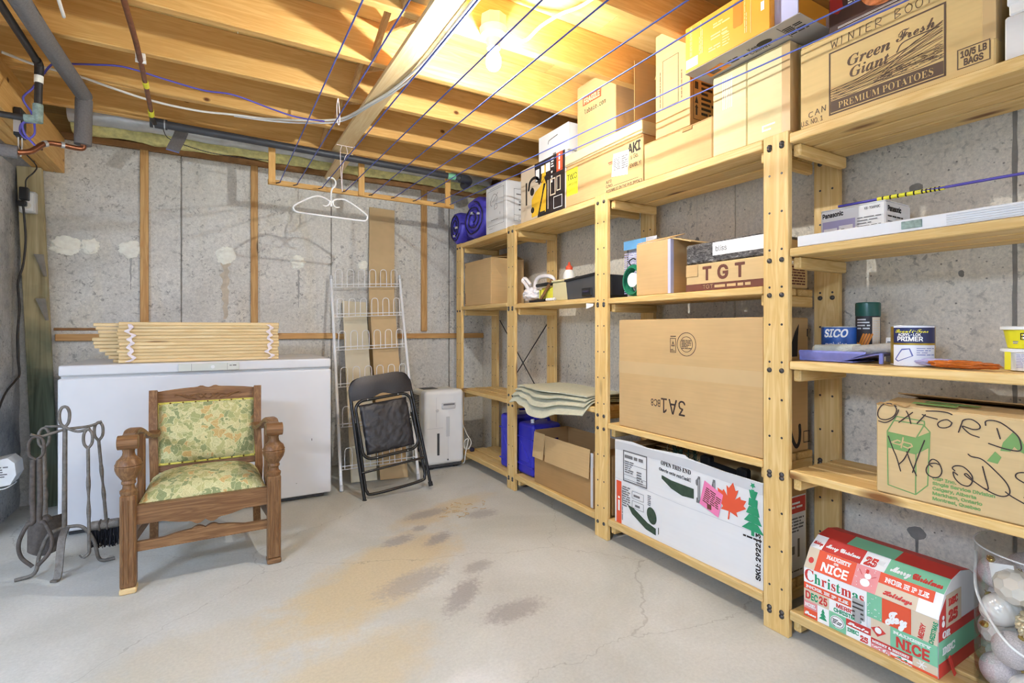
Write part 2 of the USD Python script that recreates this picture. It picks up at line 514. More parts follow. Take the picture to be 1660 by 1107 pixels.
links = [('g.position', 'n1.vector'), ('n1.fac', 'r1.fac'), ('g.position', 'n2.vector'), ('n2.fac', 'r2.value'), ('r2.result', 'h.value'),
         ('g.position', 'n4.vector'), ('g.position', 'n5.vector'), ('g.position', 'dn.vector'), ('dn.color', 'dm.vector1'), ('g.position', 'dm.vector3'),
         ('dm.vector', 'cm.vector'), ('cm.vector', 'cv.vector'), ('cv.distance', 'cr.value'), ('n2.fac', 'bp.height'), ('bp.normal', 'p.normal')]
prev = 'r1.color'
YEL, GRY = S(208, 188, 146), S(160, 154, 150)
for k, (x, y, rx, ry, an, colr, amt, nz) in enumerate([
        (.62, 2.20, .62, .26, 38, YEL, .75, 'n4'), (1.18, 2.80, .40, .12, 20, YEL, .6, 'n4'), (.30, 1.55, .42, .24, 30, YEL, .55, 'n4'), (-.05, 1.95, .35, .2, 10, YEL, .25, 'n4'),
        (.80, 2.50, .10, .06, 20, GRY, .8, 'n5'), (.98, 2.42, .11, .05, 35, GRY, .8, 'n5'), (1.06, 2.78, .16, .06, 10, GRY, .7, 'n5'), (1.33, 2.62, .11, .07, 0, GRY, .7, 'n5'),
        (.72, 2.06, .20, .09, 20, GRY, .6, 'n5'), (.86, 1.86, .17, .06, 45, GRY, .75, 'n5'), (.98, 1.66, .15, .07, 5, GRY, .7, 'n5'), (1.02, 2.05, .09, .05, 20, GRY, .6, 'n5'),
        (.95, 2.60, .05, .04, 20, GRY, .7, 'n5'), (.27, 1.20, .16, .12, 0, S(150, 152, 158), .6, 'n5'), (.62, 1.32, .22, .12, 30, S(232, 230, 228), .5, 'n4')]):
    nodes[f'o{k}'] = ('vector_math', {'math_type': 'subtract', 'vector2': (x, y, 0)})
    nodes[f'm{k}'] = ('mapping', {'mapping_type': 'texture', 'rotation': (0, 0, math.radians(an)), 'scale': (rx, ry, 1)})
    nodes[f'l{k}'] = ('vector_math', {'math_type': 'length'})
    nodes[f'a{k}'] = ('math', {'math_type': 'multiply_add', 'value2': 1.5})
    nodes[f's{k}'] = ('math', {'math_type': 'subtract', 'value2': .75})
    nodes[f'q{k}'] = ('map_range', {'from_min': .55, 'from_max': 1.05, 'to_min': amt, 'to_max': 0.0, 'clamp': True})
    nodes[f'x{k}'] = ('mix_color', {'b': colr})
    links += [('g.position', f'o{k}.vector1'), (f'o{k}.vector', f'm{k}.vector'), (f'm{k}.vector', f'l{k}.vector1'), (f'{nz}.fac', f'a{k}.value1'), (f'l{k}.value', f'a{k}.value3'),
              (f'a{k}.value', f's{k}.value1'), (f's{k}.value', f'q{k}.value'), (f'q{k}.result', f'x{k}.fac'), (prev, f'x{k}.a')]
    prev = f'x{k}.result'
links += [(prev, 'mc.a'), ('cr.result', 'mc.fac'), ('mc.result', 'h.color'), ('h.color', 'p.base_color')]
mat('floor', nodes, links)

# floral tapestry of the armchair
mat('tapestry', {
    'tc': ('texture_coordinate', {}), 'dn': ('noise_texture', {'scale': 22.0, 'detail': 2.0}),
    'dm': ('vector_math', {'math_type': 'multiply_add', 'vector2': (.075, .075, .075)}),
    'v': ('voronoi_texture', {'scale': 36.0}), 've': ('voronoi_texture', {'scale': 36.0, 'feature': 'distance_to_edge'}),
    'sep': ('separate_color', {}),
    'r': ('rgb_ramp', {'interpolate': False, 'ramp': [(0., S(204, 200, 148)), (.2, S(170, 172, 118)), (.42, S(188, 184, 128)), (.60, S(148, 156, 110)), (.76, S(204, 172, 114)), (.86, S(210, 202, 150))]}),
    'er': ('map_range', {'from_min': .015, 'from_max': .07, 'to_min': .8, 'to_max': 0.0, 'clamp': True}), 'me': ('mix_color', {'b': S(216, 210, 162)}),
    'wv': ('math', {'math_type': 'multiply', 'value2': 9.0}), 'pp': ('math', {'math_type': 'pingpong', 'value2': 1.0}),
    'wr': ('map_range', {'from_min': .0, 'from_max': .3, 'to_min': .55, 'to_max': 0.0, 'clamp': True}), 'ml': ('mix_color', {'b': S(112, 118, 74)}),
    'fn': ('noise_texture', {'scale': 300.0, 'detail': 1.0}), 'b': ('bump', {'strength': .3, 'distance': .002}),
    'p': ('principled_bsdf', {'roughness': .85, 'specular_ior_level': .2})},
    [('tc.object', 'dn.vector'), ('dn.color', 'dm.vector1'), ('tc.object', 'dm.vector3'), ('dm.vector', 'v.vector'), ('dm.vector', 've.vector'),
     ('v.color', 'sep.color'), ('sep.r', 'r.fac'), ('v.distance', 'wv.value1'), ('wv.value', 'pp.value1'), ('pp.value', 'wr.value'), ('wr.result', 'ml.fac'), ('r.color', 'ml.a'),
     ('ve.distance', 'er.value'), ('er.result', 'me.fac'), ('ml.result', 'me.a'), ('me.result', 'p.base_color'), ('tc.object', 'fn.vector'), ('fn.fac', 'b.height'), ('b.normal', 'p.normal')])


def card(name, col, var=1.0):
    """corrugated board: faint flutes under the liner"""
    c = np.array(col)
    mat(name, {'tc': ('texture_coordinate', {}), 'm': ('mapping', {'scale': (6., 6., 90.)}), 'n': ('noise_texture', {'scale': 1.0, 'detail': 3.0}),
               'n2': ('noise_texture', {'scale': 7.0, 'detail': 5.0}), 'mx': ('mix_float', {'fac': .6}),
               'r': ('rgb_ramp', {'ramp': [(.3, tuple(c * (1 - .1 * var))), (.7, tuple(np.minimum(c * (1 + .06 * var), 1)))]}), 'b': ('bump', {'strength': .06 * var, 'distance': .002}),
               'p': ('principled_bsdf', {'roughness': .75, 'specular_ior_level': .25})},
        [('tc.object', 'm.vector'), ('m.vector', 'n.vector'), ('tc.object', 'n2.vector'), ('n.fac', 'mx.a'), ('n2.fac', 'mx.b'), ('mx.result', 'r.fac'), ('r.color', 'p.base_color'),
         ('n.fac', 'b.height'), ('b.normal', 'p.normal')])


card('card', S(206, 172, 122)); card('card_dark', S(176, 138, 90)); card('card_pale', S(232, 214, 164)); card('card_tan', S(214, 184, 134))
card('card_potato', S(220, 190, 132)); card('card_white', S(232, 231, 230), .3); card('card_inside', S(186, 146, 98))
P('tape', S(206, 174, 126), .25, var=.04); P('tape_clear', S(208, 178, 130), .28, var=.04)
P('white_paint', S(222, 222, 224), .3, var=.02); P('white_plastic', S(236, 236, 234), .4, var=.03); P('plastic_grey', S(206, 206, 206), .45, var=.04)
P('plastic_cream', S(226, 222, 208), .45, var=.04); P('panel_green_grey', S(214, 216, 206), .35, var=.03)
P('black_plastic', S(30, 30, 32), .4, var=.15); P('black_paint', S(26, 25, 26), .28, var=.1, spec=.6); P('black_vinyl', S(44, 42, 45), .38, var=.12, bump=.25, bscale=260, spec=.6)
P('dark_grey', S(70, 70, 72), .55); P('rubber', S(36, 34, 32), .8)
P('ink_black', S(40, 34, 32), .7, var=.05); P('ink_brown', S(96, 76, 62), .75, var=.08); P('ink_maroon', S(112, 66, 52), .75, var=.12); P('ink_green', S(122, 160, 92), .75, var=.06)
P('ink_grey', S(120, 118, 118), .7, var=.05); P('ink_blue', S(108, 116, 176), .6, var=.08); P('ink_pale', S(208, 208, 210), .6, var=.03); P('marker', S(62, 46, 40), .6, var=.05)
P('red', S(206, 60, 54), .5, var=.04); P('red_orange', S(232, 90, 56), .5, var=.04); P('pink', S(232, 150, 150), .55, var=.04); P('pink_hot', S(240, 132, 178), .6, var=.05); P('mint', S(128, 196, 158), .55, var=.04)
P('beige_print', S(220, 202, 176), .55, var=.03); P('paper_white', S(246, 245, 243), .6, var=.02); P('green_print', S(40, 150, 104), .55, var=.04); P('green_dark', S(54, 74, 56), .7, var=.3, scale=60)
P('yellow', S(244, 236, 62), .55, var=.03); P('yellow_tool', S(238, 190, 50), .5, var=.06); P('orange_box', S(246, 168, 56), .45, var=.04); P('orange_dark', S(216, 132, 36), .5, var=.05); P('orange_pale', S(252, 206, 140), .5, var=.03)
P('lavender', S(196, 198, 232), .5, var=.04); P('grey_print', S(172, 166, 160), .5, var=.05); P('black_print', S(44, 38, 40), .5, var=.1)
P('pizza_brown', S(78, 56, 52), .45, var=.2, scale=14); P('pizza', S(196, 116, 66), .55, var=.5, scale=55); P('pizza_red', S(170, 44, 44), .5, var=.2)
P('pipe_black', S(62, 64, 70), .45, var=.2); P('pipe_iron', S(48, 44, 42), .5, var=.3, scale=40); P('foam_grey', S(116, 112, 110), .9, var=.16, scale=120, bump=.4, bscale=180)
P('copper', S(150, 100, 74), .38, metal=.85, var=.35, scale=30); P('verdigris', S(132, 150, 142), .75, var=.4, scale=60); P('steel', S(190, 192, 194), .4, metal=.55, var=.1); P('bolt', S(88, 85, 84), .45, metal=.8)
P('galv', S(150, 172, 178), .35, metal=.75, var=.15, scale=5)
P('wrought', S(122, 116, 108), .6, metal=.35, var=.35, scale=50, bump=.8, bscale=110); P('wrought_dark', S(92, 84, 78), .7, metal=.2, var=.35, scale=50, bump=.6, bscale=90); P('bristle', S(28, 27, 34), .9, var=.3)
P('fibreglass', S(226, 218, 150), .95, var=.25, scale=26, bump=.9, bscale=45); P('poly', S(206, 210, 212), .28, metal=.25, var=.18, scale=12, bump=.5, bscale=16); P('wood_sill', S(150, 108, 66), .8, var=.3, scale=12)
P('cable_white', S(232, 228, 218), .5, var=.04); P('cable_blue', S(92, 84, 178), .45, var=.06); P('cord_blue', S(84, 98, 178), .5, var=.12, scale=80); P('cord_black', S(52, 48, 46), .5)
P('jug_blue', S(52, 52, 190), .35, var=.1); P('bag_blue', S(84, 76, 200), .45, var=.2, scale=14, bump=1.0, bscale=22); P('bag_trim', S(44, 40, 66), .6)
P('mat_fabric', S(206, 204, 180), .95, var=.08, scale=60, bump=.5, bscale=240); P('mat_edge', S(168, 166, 146), .9)
P('plaster', S(250, 246, 232), .9, var=.1, scale=30, bump=.9, bscale=40); P('ceramic', S(240, 236, 228), .35, var=.02); P('porcelain_pink', S(236, 206, 178), .5, var=.03)
P('tray_blue', S(128, 134, 204), .5, var=.2, scale=20); P('roller_nap', S(206, 208, 196), .95, bump=.9, bscale=120); P('roller_grey', S(168, 164, 158), .95, bump=.9, bscale=120); P('amber', S(196, 104, 36), .2, var=.3, scale=30)
P('can_blue', S(44, 92, 168), .35, var=.2, scale=20); P('can_navy', S(36, 44, 92), .35, var=.15); P('can_gold', S(190, 158, 62), .3, metal=.7, var=.35, scale=30); P('can_white', S(230, 232, 240), .35, var=.04); P('can_green', S(24, 84, 74), .3, var=.08)
P('tub_yellow', S(240, 228, 40), .4, var=.03); P('tub_white', S(240, 240, 238), .4, var=.03); P('lilac_print', S(176, 170, 206), .6, var=.1)
P('bag_plastic', S(232, 226, 226), .35, var=.06, scale=20, bump=.5, bscale=30); P('yellow_case', S(232, 224, 66), .45, var=.05); P('clear_box', S(214, 204, 158), .2, var=.06)
P('bag_print', S(216, 218, 226), .4, var=.14, scale=26); P('sky_print', S(110, 170, 220), .4, var=.2); P('twine_green', S(34, 128, 96), .45, var=.2, scale=60)
P('glitter', S(218, 210, 214), .45, metal=.2, var=.3, scale=320, bump=.8, bscale=330); P('pearl', S(238, 236, 234), .18, metal=.1, var=.04, coat_weight=.5); P('gold_foil', S(224, 212, 180), .25, metal=.6, var=.15); P('champagne', S(236, 230, 220), .16, metal=.25, var=.06); P('gold_cap', S(190, 164, 84), .25, metal=.9)
P('ribbon_pink', S(240, 226, 226), .6, var=.05); P('nail_brass', S(120, 92, 46), .35, metal=.8); P('braid', S(204, 194, 92), .85, var=.2, scale=120)
P('wire_white', S(240, 240, 240), .35, var=.02); P('board_cream', S(226, 216, 188), .7, var=.05); P('board_tan', S(204, 176, 132), .75, var=.06)
P('green_leaf', S(36, 62, 42), .8, var=.4, scale=60); P('wood_pale_end', S(222, 190, 136), .7)
mat('marble_black', {'tc': ('texture_coordinate', {}), 'm': ('mapping', {'scale': (30., 30., 70.), 'rotation': (.6, .4, .2)}), 'n': ('noise_texture', {'scale': 1.2, 'detail': 6.0, 'roughness': .75, 'distortion': 1.0}),
                     'r': ('rgb_ramp', {'ramp': [(.38, S(34, 32, 34)), (.56, S(104, 102, 102)), (.7, S(190, 188, 186))]}), 'p': ('principled_bsdf', {'roughness': .35})},
    [('tc.object', 'm.vector'), ('m.vector', 'n.vector'), ('n.fac', 'r.fac'), ('r.color', 'p.base_color')])
mat('clear_plastic', {'f': ('layer_weight', {'blend': .35}), 'fp': ('math', {'math_type': 'power', 'value2': 2.5}), 'fm': ('math', {'math_type': 'multiply_add', 'value2': .35, 'value3': .035}), 't': ('transparent_bsdf', {'color': (.97, .97, .96)}), 'g': ('glossy_bsdf', {'roughness': .08, 'color': (1, 1, 1)}), 'm': ('mix_closure', {})},
    [('f.facing', 'fp.value1'), ('fp.value', 'fm.value1'), ('fm.value', 'm.fac'), ('t.BSDF', 'm.closure1'), ('g.BSDF', 'm.closure2')], surface='m.closure')
mat('bulb_glass', {'e': ('emission', {'color': (1.0, .95, .85), 'strength': 14.0}), 't': ('transparent_bsdf', {'color': (.97, .97, .97)}), 'a': ('add_closure', {})}, [('e.emission', 'a.closure1'), ('t.BSDF', 'a.closure2')], surface='a.closure')
mat('bulb_lit', {'e': ('emission', {'color': (.92, .94, .93), 'strength': BULB_W})}, [], surface='e.emission')
for k, w in enumerate(FILL_PANEL_W):  # glow of the added fill panels
    mat(f'fill_panel_lit_{k}', {'e': ('emission', {'color': (.72, .92, 1.26), 'strength': w})}, [], surface='e.emission')
for k, w in enumerate(UNSEEN_BULB_W):  # glow of the bulb out of view
    mat(f'bulb_unseen_{k}', {'e': ('emission', {'color': (.80, .93, 1.15), 'strength': w})}, [], surface='e.emission')
# ------------------------------------------------------------------ the room
WY, WX = 4.12, 2.10            # faces of the back and the right wall
JZ = 2.235                     # underside of the joists
fl_ = thing('floor', 'pale trowelled concrete floor with yellow water stains and grey scuffs', 'floor', kind='structure')
part(fl_, 'slab', cb(-3.6, WX + .2, -4.5, WY + .2, -.15, 0, 0), 'floor')


def panels_back():
    w = thing('wall_back', 'poured grey concrete back wall with form seams, furring strips and plaster patches', 'wall', kind='structure')
    xs = [-3.6, -3.1, -2.13, -1.157, -.184, .79, 1.774, WX + .2]
    for a, b in zip(xs, xs[1:]):
        part(w, 'form_panel', cb(a + .0015, b - .0015, WY, WY + .17, -.05, 2.23, .004), 'concrete_back')
    part(w, 'core', cb(-3.6, WX + .2, WY + .012, WY + .2, -.05, 2.225, 0), 'concrete_rough')
    # furring nailed to the concrete
    for x, wd in ((-.387, .045), (.257, .045), (1.54, .05)):
        part(w, 'furring_strip', cb(x - wd / 2, x + wd / 2, WY - .022, WY, 1.04, 2.23), 'stud_z')
    part(w, 'ledger', cb(-.83, -.30, WY - .03, WY, .985, 1.028), 'stud_x')
    part(w, 'ledger', cb(-.29, .83, WY - .03, WY, .985, 1.028), 'stud_x')
    part(w, 'ledger', cb(.835, 2.095, WY - .03, WY, .98, 1.022), 'stud_x')
    part(w, 'splinter', cb(-.84, -.63, WY - .008, WY, 1.05, 1.066, .002), 'wood_sill')
    part(w, 'sill_plate', cb(-3.5, WX + .2, WY - .02, WY + .13, 2.23, 2.27), 'wood_sill')
    part(w, 'rim_board', cb(-3.5, WX + .2, WY + .13, WY + .17, 2.23, 2.42, 0), 'fir_x')
    r = np.random.default_rng(3)
    for x, z, s, sx in ((-.783, 1.575, .055, 1.3), (-.664, 1.577, .047, 1.), (-.46, 1.577, .05, 1.2), (.079, 1.575, .055, 1.1), (.551, 1.56, .048, 1.), (1.03, 1.565, .036, 1.)):
        m = trimesh.creation.icosphere(3, 1.0)
        v = m.vertices
        k = 1 + 1.1 * (meshkit.fbm(v * 2.6 + r.uniform(0, 50, 3), 5) - .5)
        m.vertices = v * k[:, None] * np.array([s * sx, .014, s * 1.02]) + np.array([x, WY - .002, z])
        part(w, 'plaster_patch', m, 'plaster', smooth=40)
    # rust run-offs below three patches, thin mineral crusts standing on the concrete
    for x, z0, z1, wd in ((.075, 1.10, 1.52, .05), (.555, 1.2, 1.5, .014), (-.46, 1.3, 1.52, .012)):
        n = 15
        left = [(x - wd * (.5 + .35 * r.uniform(-1, 1)) * (1 - .6 * i / n), z1 - (z1 - z0) * i / n) for i in range(n)]
        right = [(x + wd * (.5 + .35 * r.uniform(-1, 1)) * (1 - .6 * i / n), z1 - (z1 - z0) * i / n) for i in range(n)]
        g = Polygon(left + right[::-1]).buffer(0).buffer(-.002).buffer(.009).buffer(-.007)
        deco(w, 'mineral_run', g, (0, WY, 0), FY, 'run_tan' if wd > .03 else 'run_grey', off=.0012)
    for x in (-1.157, -.184, .79, 1.774):      # ragged dark crust along the form seams
        zz = np.linspace(.02, 2.2, 60)
        ra = .0025 + .009 * np.clip(meshkit.fbm(np.stack([zz * 5, zz * 0 + x * 9, zz * 0], 1), 4, 5) - .38, 0, 1)
        g = Polygon(list(zip(x - ra * (.5 + .8 * r.random(60)), zz)) + list(zip(x + ra * (.5 + .8 * r.random(60)), zz))[::-1]).buffer(0)
        deco(w, 'seam_crust', g, (0, WY, 0), FY, 'run_dark', off=.0010)
    return w


P('run_tan', S(204, 192, 172), .9, var=.18, scale=30); P('run_grey', S(172, 170, 165), .9, var=.15, scale=30); P('run_dark', S(140, 135, 127), .9, var=.2, scale=20)
wb = panels_back()
wr = thing('wall_right', 'poured grey concrete wall behind the shelves with vertical form seams', 'wall', kind='structure')
ys = [-4.5, -3.3, -2.32, -1.36, -.394, .571, 1.536, 2.50, 3.465, WY]
for a, b in zip(ys, ys[1:]):
    part(wr, 'form_panel', cb(WX, WX + .17, a + .0015, b - .0015, -.05, 2.23, .004), 'concrete_right')
part(wr, 'core', cb(WX + .012, WX + .2, -4.5, WY + .02, -.05, 2.225, 0), 'concrete_rough')
part(wr, 'rim_board', cb(WX + .13, WX + .17, -4.5, WY + .17, 2.23, 2.42, 0), 'fir_y')
r = np.random.default_rng(11)
zz = np.linspace(.05, 2.2, 40)
ra = .003 + .006 * meshkit.fbm(np.stack([zz * 3, zz * 0, zz * 0], 1), 3, 5)
g = Polygon(list(zip(-.571 - ra * (.6 + .5 * r.random(40)), zz)) + list(zip(-.571 + ra * (.6 + .5 * r.random(40)), zz))[::-1]).buffer(0)
deco(wr, 'mineral_run', g, (WX, 0, 0), FX, 'run_dark', off=.0012)
q_ = np.random.default_rng(5)


def blot(y, z, ry, rz, drip=0.):
    a = np.linspace(0, 2 * np.pi, 36, endpoint=False)
    k = 1 + .7 * (meshkit.fbm(np.stack([np.cos(a) * 1.3 + y * 9, np.sin(a) * 1.3, z * 5 + 0 * a], 1), 4, 3) - .5)
    g = Polygon(list(zip(-y + ry * k * np.cos(a), z + rz * k * np.sin(a))))
    if drip:
        g = g.union(Polygon([(-y - ry * .2, z), (-y + ry * .25, z), (-y + .004, z - drip), (-y - .002, z - drip)]))
    return g


for a_ in ((.822, .357, .025, .022, .09), (.824, 1.545, .02, .018, 0), (.70, 1.24, .008, .012, 0), (1.75, 1.50, .014, .02, 0)):
    deco(wr, 'damp_stain', blot(*a_), (WX, 0, 0), FX, 'run_dark', off=.0012)
wl = thing('wall_left', 'concrete wall at the far left of the cellar', 'wall', kind='structure')
part(wl, 'slab', cb(-3.8, -3.6, -4.5, WY + .2, -.05, 2.23, 0), 'concrete_rough')
wf = thing('wall_front', 'concrete wall closing the cellar behind the viewer', 'wall', kind='structure')
part(wf, 'slab', cb(-3.8, WX + .2, -4.7, -4.5, -.05, 2.23, 0), 'concrete_back')
pier = thing('wall_pier', 'rough stained concrete pier under the girder at the left edge', 'wall', kind='structure')
m = grid(lambda u, v: np.stack([-.995 + .012 * (meshkit.fbm(np.stack([u * 3, v * 22, u * 0], -1), 4) - .5), 3.45 + .67 * u, -.02 + 2.02 * v], -1), 12, 60)
m.invert()
part(pier, 'rough_face', m, 'concrete_rough', smooth=50)
part(pier, 'core', cb(-1.6, -1.003, 3.45, WY, -.05, 2.0, .01), 'concrete_rough')

# ------------------------------------------------------------------ ceiling: joists, subfloor, bridging
ce = thing('ceiling', 'open ceiling of orange softwood joists under a plywood subfloor', 'ceiling', kind='structure')
JY = [3.526, 3.12, 2.69, 2.278, 1.856, 1.443] + [1.028 - .415 * k for k in range(14)]
for y in JY:
    part(ce, 'joist', cb(-3.6, WX + .129, y - .019, y + .019, JZ, 2.42, .003), 'fir_x')
px = [-3.7, -1.3, .10, 1.52, WX + .2]
for i in range(5):
    y1 = WY + .2 - 1.22 * i
    for a, b in zip(px, px[1:]):
        part(ce, 'subfloor_panel', cb(a + .001, b - .001, max(y1 - 1.219, -4.6), y1, 2.42, 2.437, 0), 'ply')
part(ce, 'subfloor_panel', cb(-3.7, WX + .2, -4.7, WY + .2 - 6.1, 2.42, 2.437, 0), 'ply')
for a, b in zip(JY[1:9], JY[:8]):
    y0, y1 = a + .021, b - .021
    for x, f in ((.61, 0), (.67, 1)):
        p0, p1 = ((x, y0, JZ + .02), (x, y1, 2.40)) if f else ((x, y0, 2.40), (x, y1, JZ + .02))
        part(ce, 'bridging', beam(p0, p1, .038, .019, up=(1, 0, 0)), 'stud_y')
for k, (x, mt) in enumerate(((-.1, 'fir_y'), (1.25, 'fir_y'))):
    pass
# batts and plastic tucked on the wall top behind the last joist
X = np.linspace(-.74, 2.08, 90)


def lump(r0, amp, y, z, sd, sq=.7, x=X):
    th = np.linspace(0, 2 * np.pi, 18)[:-1]
    n = len(x)
    q = np.stack([np.broadcast_to(x[:, None] * 6, (n, 17)), np.broadcast_to(np.cos(th) * 1.2 + 5, (n, 17)), np.broadcast_to(np.sin(th) * 1.2 + 5, (n, 17))], -1)
    rr = r0 * (1 + amp * (meshkit.fbm(q, 4, sd) - .5))
    V = np.stack([np.broadcast_to(x[:, None], (n, 17)), y + rr * np.cos(th), z + sq * rr * np.sin(th)], -1).reshape(-1, 3)
    F = []
    for i in range(n - 1):
        for j in range(17):
            j2 = (j + 1) % 17
            F += [(i * 17 + j, i * 17 + j2, (i + 1) * 17 + j2), (i * 17 + j, (i + 1) * 17 + j2, (i + 1) * 17 + j)]
    F += [(0, j + 1, j) for j in range(1, 16)] + [((n - 1) * 17, (n - 1) * 17 + j, (n - 1) * 17 + j + 1) for j in range(1, 16)]
    m = trimesh.Trimesh(V, np.array(F), process=False)
    if m.volume < 0:
        m.invert()
    return m


tag = part(wb, 'insulation_batt', lump(.058, 1.1, 4.055, 2.303, 4), 'fibreglass', 'ragged yellow fibreglass batt on the wall top', smooth=60)
part(wb, 'vapour_barrier', lump(.062, .5, 3.955, 2.355, 9, .95), 'poly', 'crinkled silvery plastic vapour barrier', smooth=35)

# ------------------------------------------------------------------ girder at the left
gd = thing('wooden_girder', 'built-up wooden girder of three boards under the joists at the left edge', 'beam', loc=(-.86, 0, 2.02))
for k in range(3):
    part(gd, 'ply_board', cb(-.93 + .0475 * k, -.93 + .0475 * k + .0465, -4.5, 4.118, 2.018, JZ - .001, .004), 'fir_y')
br = thing('brace_board', 'long flat board nailed across the undersides of the joists', 'board', loc=(.722, 0, 2.22))
part(br, 'board', cb(.671, .773, .2, 3.52, JZ - .02, JZ - .0005, .003), 'slat_y')
part(br, 'end_piece', beam((.755, 3.45, JZ - .032), (.775, 4.05, JZ - .032), .092, .019), 'slat_y')
M_ = []

# ------------------------------------------------------------------ pipes
gp = thing('insulated_pipe', 'fat grey foam-covered pipe dropping through the joists at top left', 'pipe', loc=(-.55, 3.17, 1.94))
part(gp, 'foam_sleeve', tube(smooth_path([(-.585, 1.2, 2.18), (-.57, 2.39, 2.185), (-.545, 3.0, 2.184), (-.535, 3.17, 2.18)], 6), .033, 14), 'foam_grey', smooth=50)
part(gp, 'foam_sleeve', tube([(-.536, 3.17, 2.165), (-.54, 3.17, 1.945)], .034, 14), 'foam_grey', smooth=50)
part(gp, 'copper_elbow', tube(smooth_path([(-.54, 3.17, 1.96), (-.545, 3.165, 1.925), (-.62, 3.12, 1.918), (-.66, 3.09, 1.905), (-.70, 3.05, 1.85), (-.74, 3.02, 1.83)], 6), .012, 10), 'copper', smooth=50)
part(gp, 'solder_ring', tube([(-.60, 3.13, 1.92), (-.612, 3.125, 1.9195)], .0145, 10), 'steel')
part(gp, 'solder_ring', tube([(-.655, 3.094, 1.907), (-.664, 3.087, 1.901)], .0145, 10), 'steel')
part(gp, 'foam_sleeve', tube([(-.735, 3.02, 1.83), (-1.35, 2.95, 1.85)], .028, 14), 'foam_grey', smooth=50)
ip = thing('iron_pipe', 'thin black pipe with green corroded joint in front of the girder', 'pipe', loc=(-.63, 2.84, 1.93))
part(ip, 'run', tube([(-.622, 1.0, 2.165), (-.626, 2.83, 2.165)], .0135, 10), 'pipe_iron', smooth=50)
part(ip, 'elbow', tube(smooth_path([(-.626, 2.80, 2.165), (-.626, 2.838, 2.16), (-.626, 2.84, 2.12)], 6), .016, 10), 'pipe_iron', smooth=50)
part(ip, 'drop', tube([(-.626, 2.84, 2.14), (-.63, 2.84, 1.945)], .0135, 10), 'pipe_iron', smooth=50)
part(ip, 'white_collar', tube([(-.6265, 2.84, 2.115), (-.627, 2.84, 2.085)], .0155, 10), 'plaster', smooth=50)
part(ip, 'corroded_joint', [tube([(-.629, 2.84, 1.995), (-.63, 2.84, 1.92)], .0175, 10), tube([(-.63, 2.84, 1.932), (-.672, 2.84, 1.93)], .0165, 10)], 'verdigris', smooth=50)
part(ip, 'run', tube([(-.66, 2.84, 1.93), (-1.4, 2.84, 1.945)], .0125, 10), 'pipe_iron', smooth=50)
cp = thing('copper_pipe', 'old copper pipe strapped under the joists and marked with yellow tape', 'pipe', loc=(-.27, 2.6, 2.2))
part(cp, 'tube', tube(smooth_path([(-.285, .6, 2.208), (-.268, 2.21, 2.206), (-.266, 2.63, 2.204), (-.28, 3.3, 2.203)], 6), .0105, 10), 'copper', smooth=50)
part(cp, 'open_end', tube(smooth_path([(-.28, 3.29, 2.205), (-.283, 3.36, 2.195), (-.274, 3.40, 2.18)], 5), .0115, 10), 'pipe_iron', smooth=50)
part(cp, 'clamp', cat([tube([(-.285, 2.69, 2.204), (-.247, 2.69, 2.204)], .009, 8), cb(-.284, -.249, 2.678, 2.702, 2.21, 2.236, .002)]), 'ceramic')
part(cp, 'tape', tube([(-.270, 2.90, 2.2035), (-.271, 2.96, 2.2035)], .0125, 10), 'yellow', 'yellow tape')
part(cp, 'tape', tube([(-.28, 3.27, 2.204), (-.283, 3.33, 2.199)], .014, 10), 'yellow', 'yellow tape')
dp = thing('drain_pipe', 'long dark grey plastic pipe running under the last joist along the back wall', 'pipe', loc=(.66, 3.46, 2.195))
part(dp, 'tube', tube([(-.27, 3.455, 2.203), (1.60, 3.455, 2.172)], .022, 14), 'pipe_black', smooth=50)
part(dp, 'coupling', tube([(-.30, 3.455, 2.2035), (-.22, 3.455, 2.202)], .0275, 14), 'pipe_black')
part(dp, 'hose_clamp', [tube([(-.235, 3.455, 2.202), (-.229, 3.455, 2.202)], .029, 14), tube([(-.285, 3.455, 2.203), (-.279, 3.455, 2.203)], .029, 14)], 'steel')
part(dp, 'label', tube([(1.475, 3.455, 2.174), (1.535, 3.455, 2.173)], .0226, 14), 'mint', 'green printed label')
part(dp, 'end_elbow', tube(smooth_path([(1.57, 3.455, 2.172), (1.63, 3.46, 2.172), (1.66, 3.50, 2.165), (1.65, 3.56, 2.15)], 6), .031, 14), 'pipe_black', smooth=50)
du = thing('metal_duct', 'grey sheet-metal duct between two joists at the top of the picture', 'duct', loc=(.61, 1.65, 2.25))
part(du, 'sheet', cb(.49, .70, 1.47, 1.83, 2.275, 2.40, .004), 'galv')
part(du, 'seam', cb(.485, .705, 1.60, 1.62, 2.262, 2.276, .003), 'galv')
part(du, 'label', cb(.50, .54, 1.76, 1.80, 2.2735, 2.275, 0), 'paper_white', 'small white sticker')

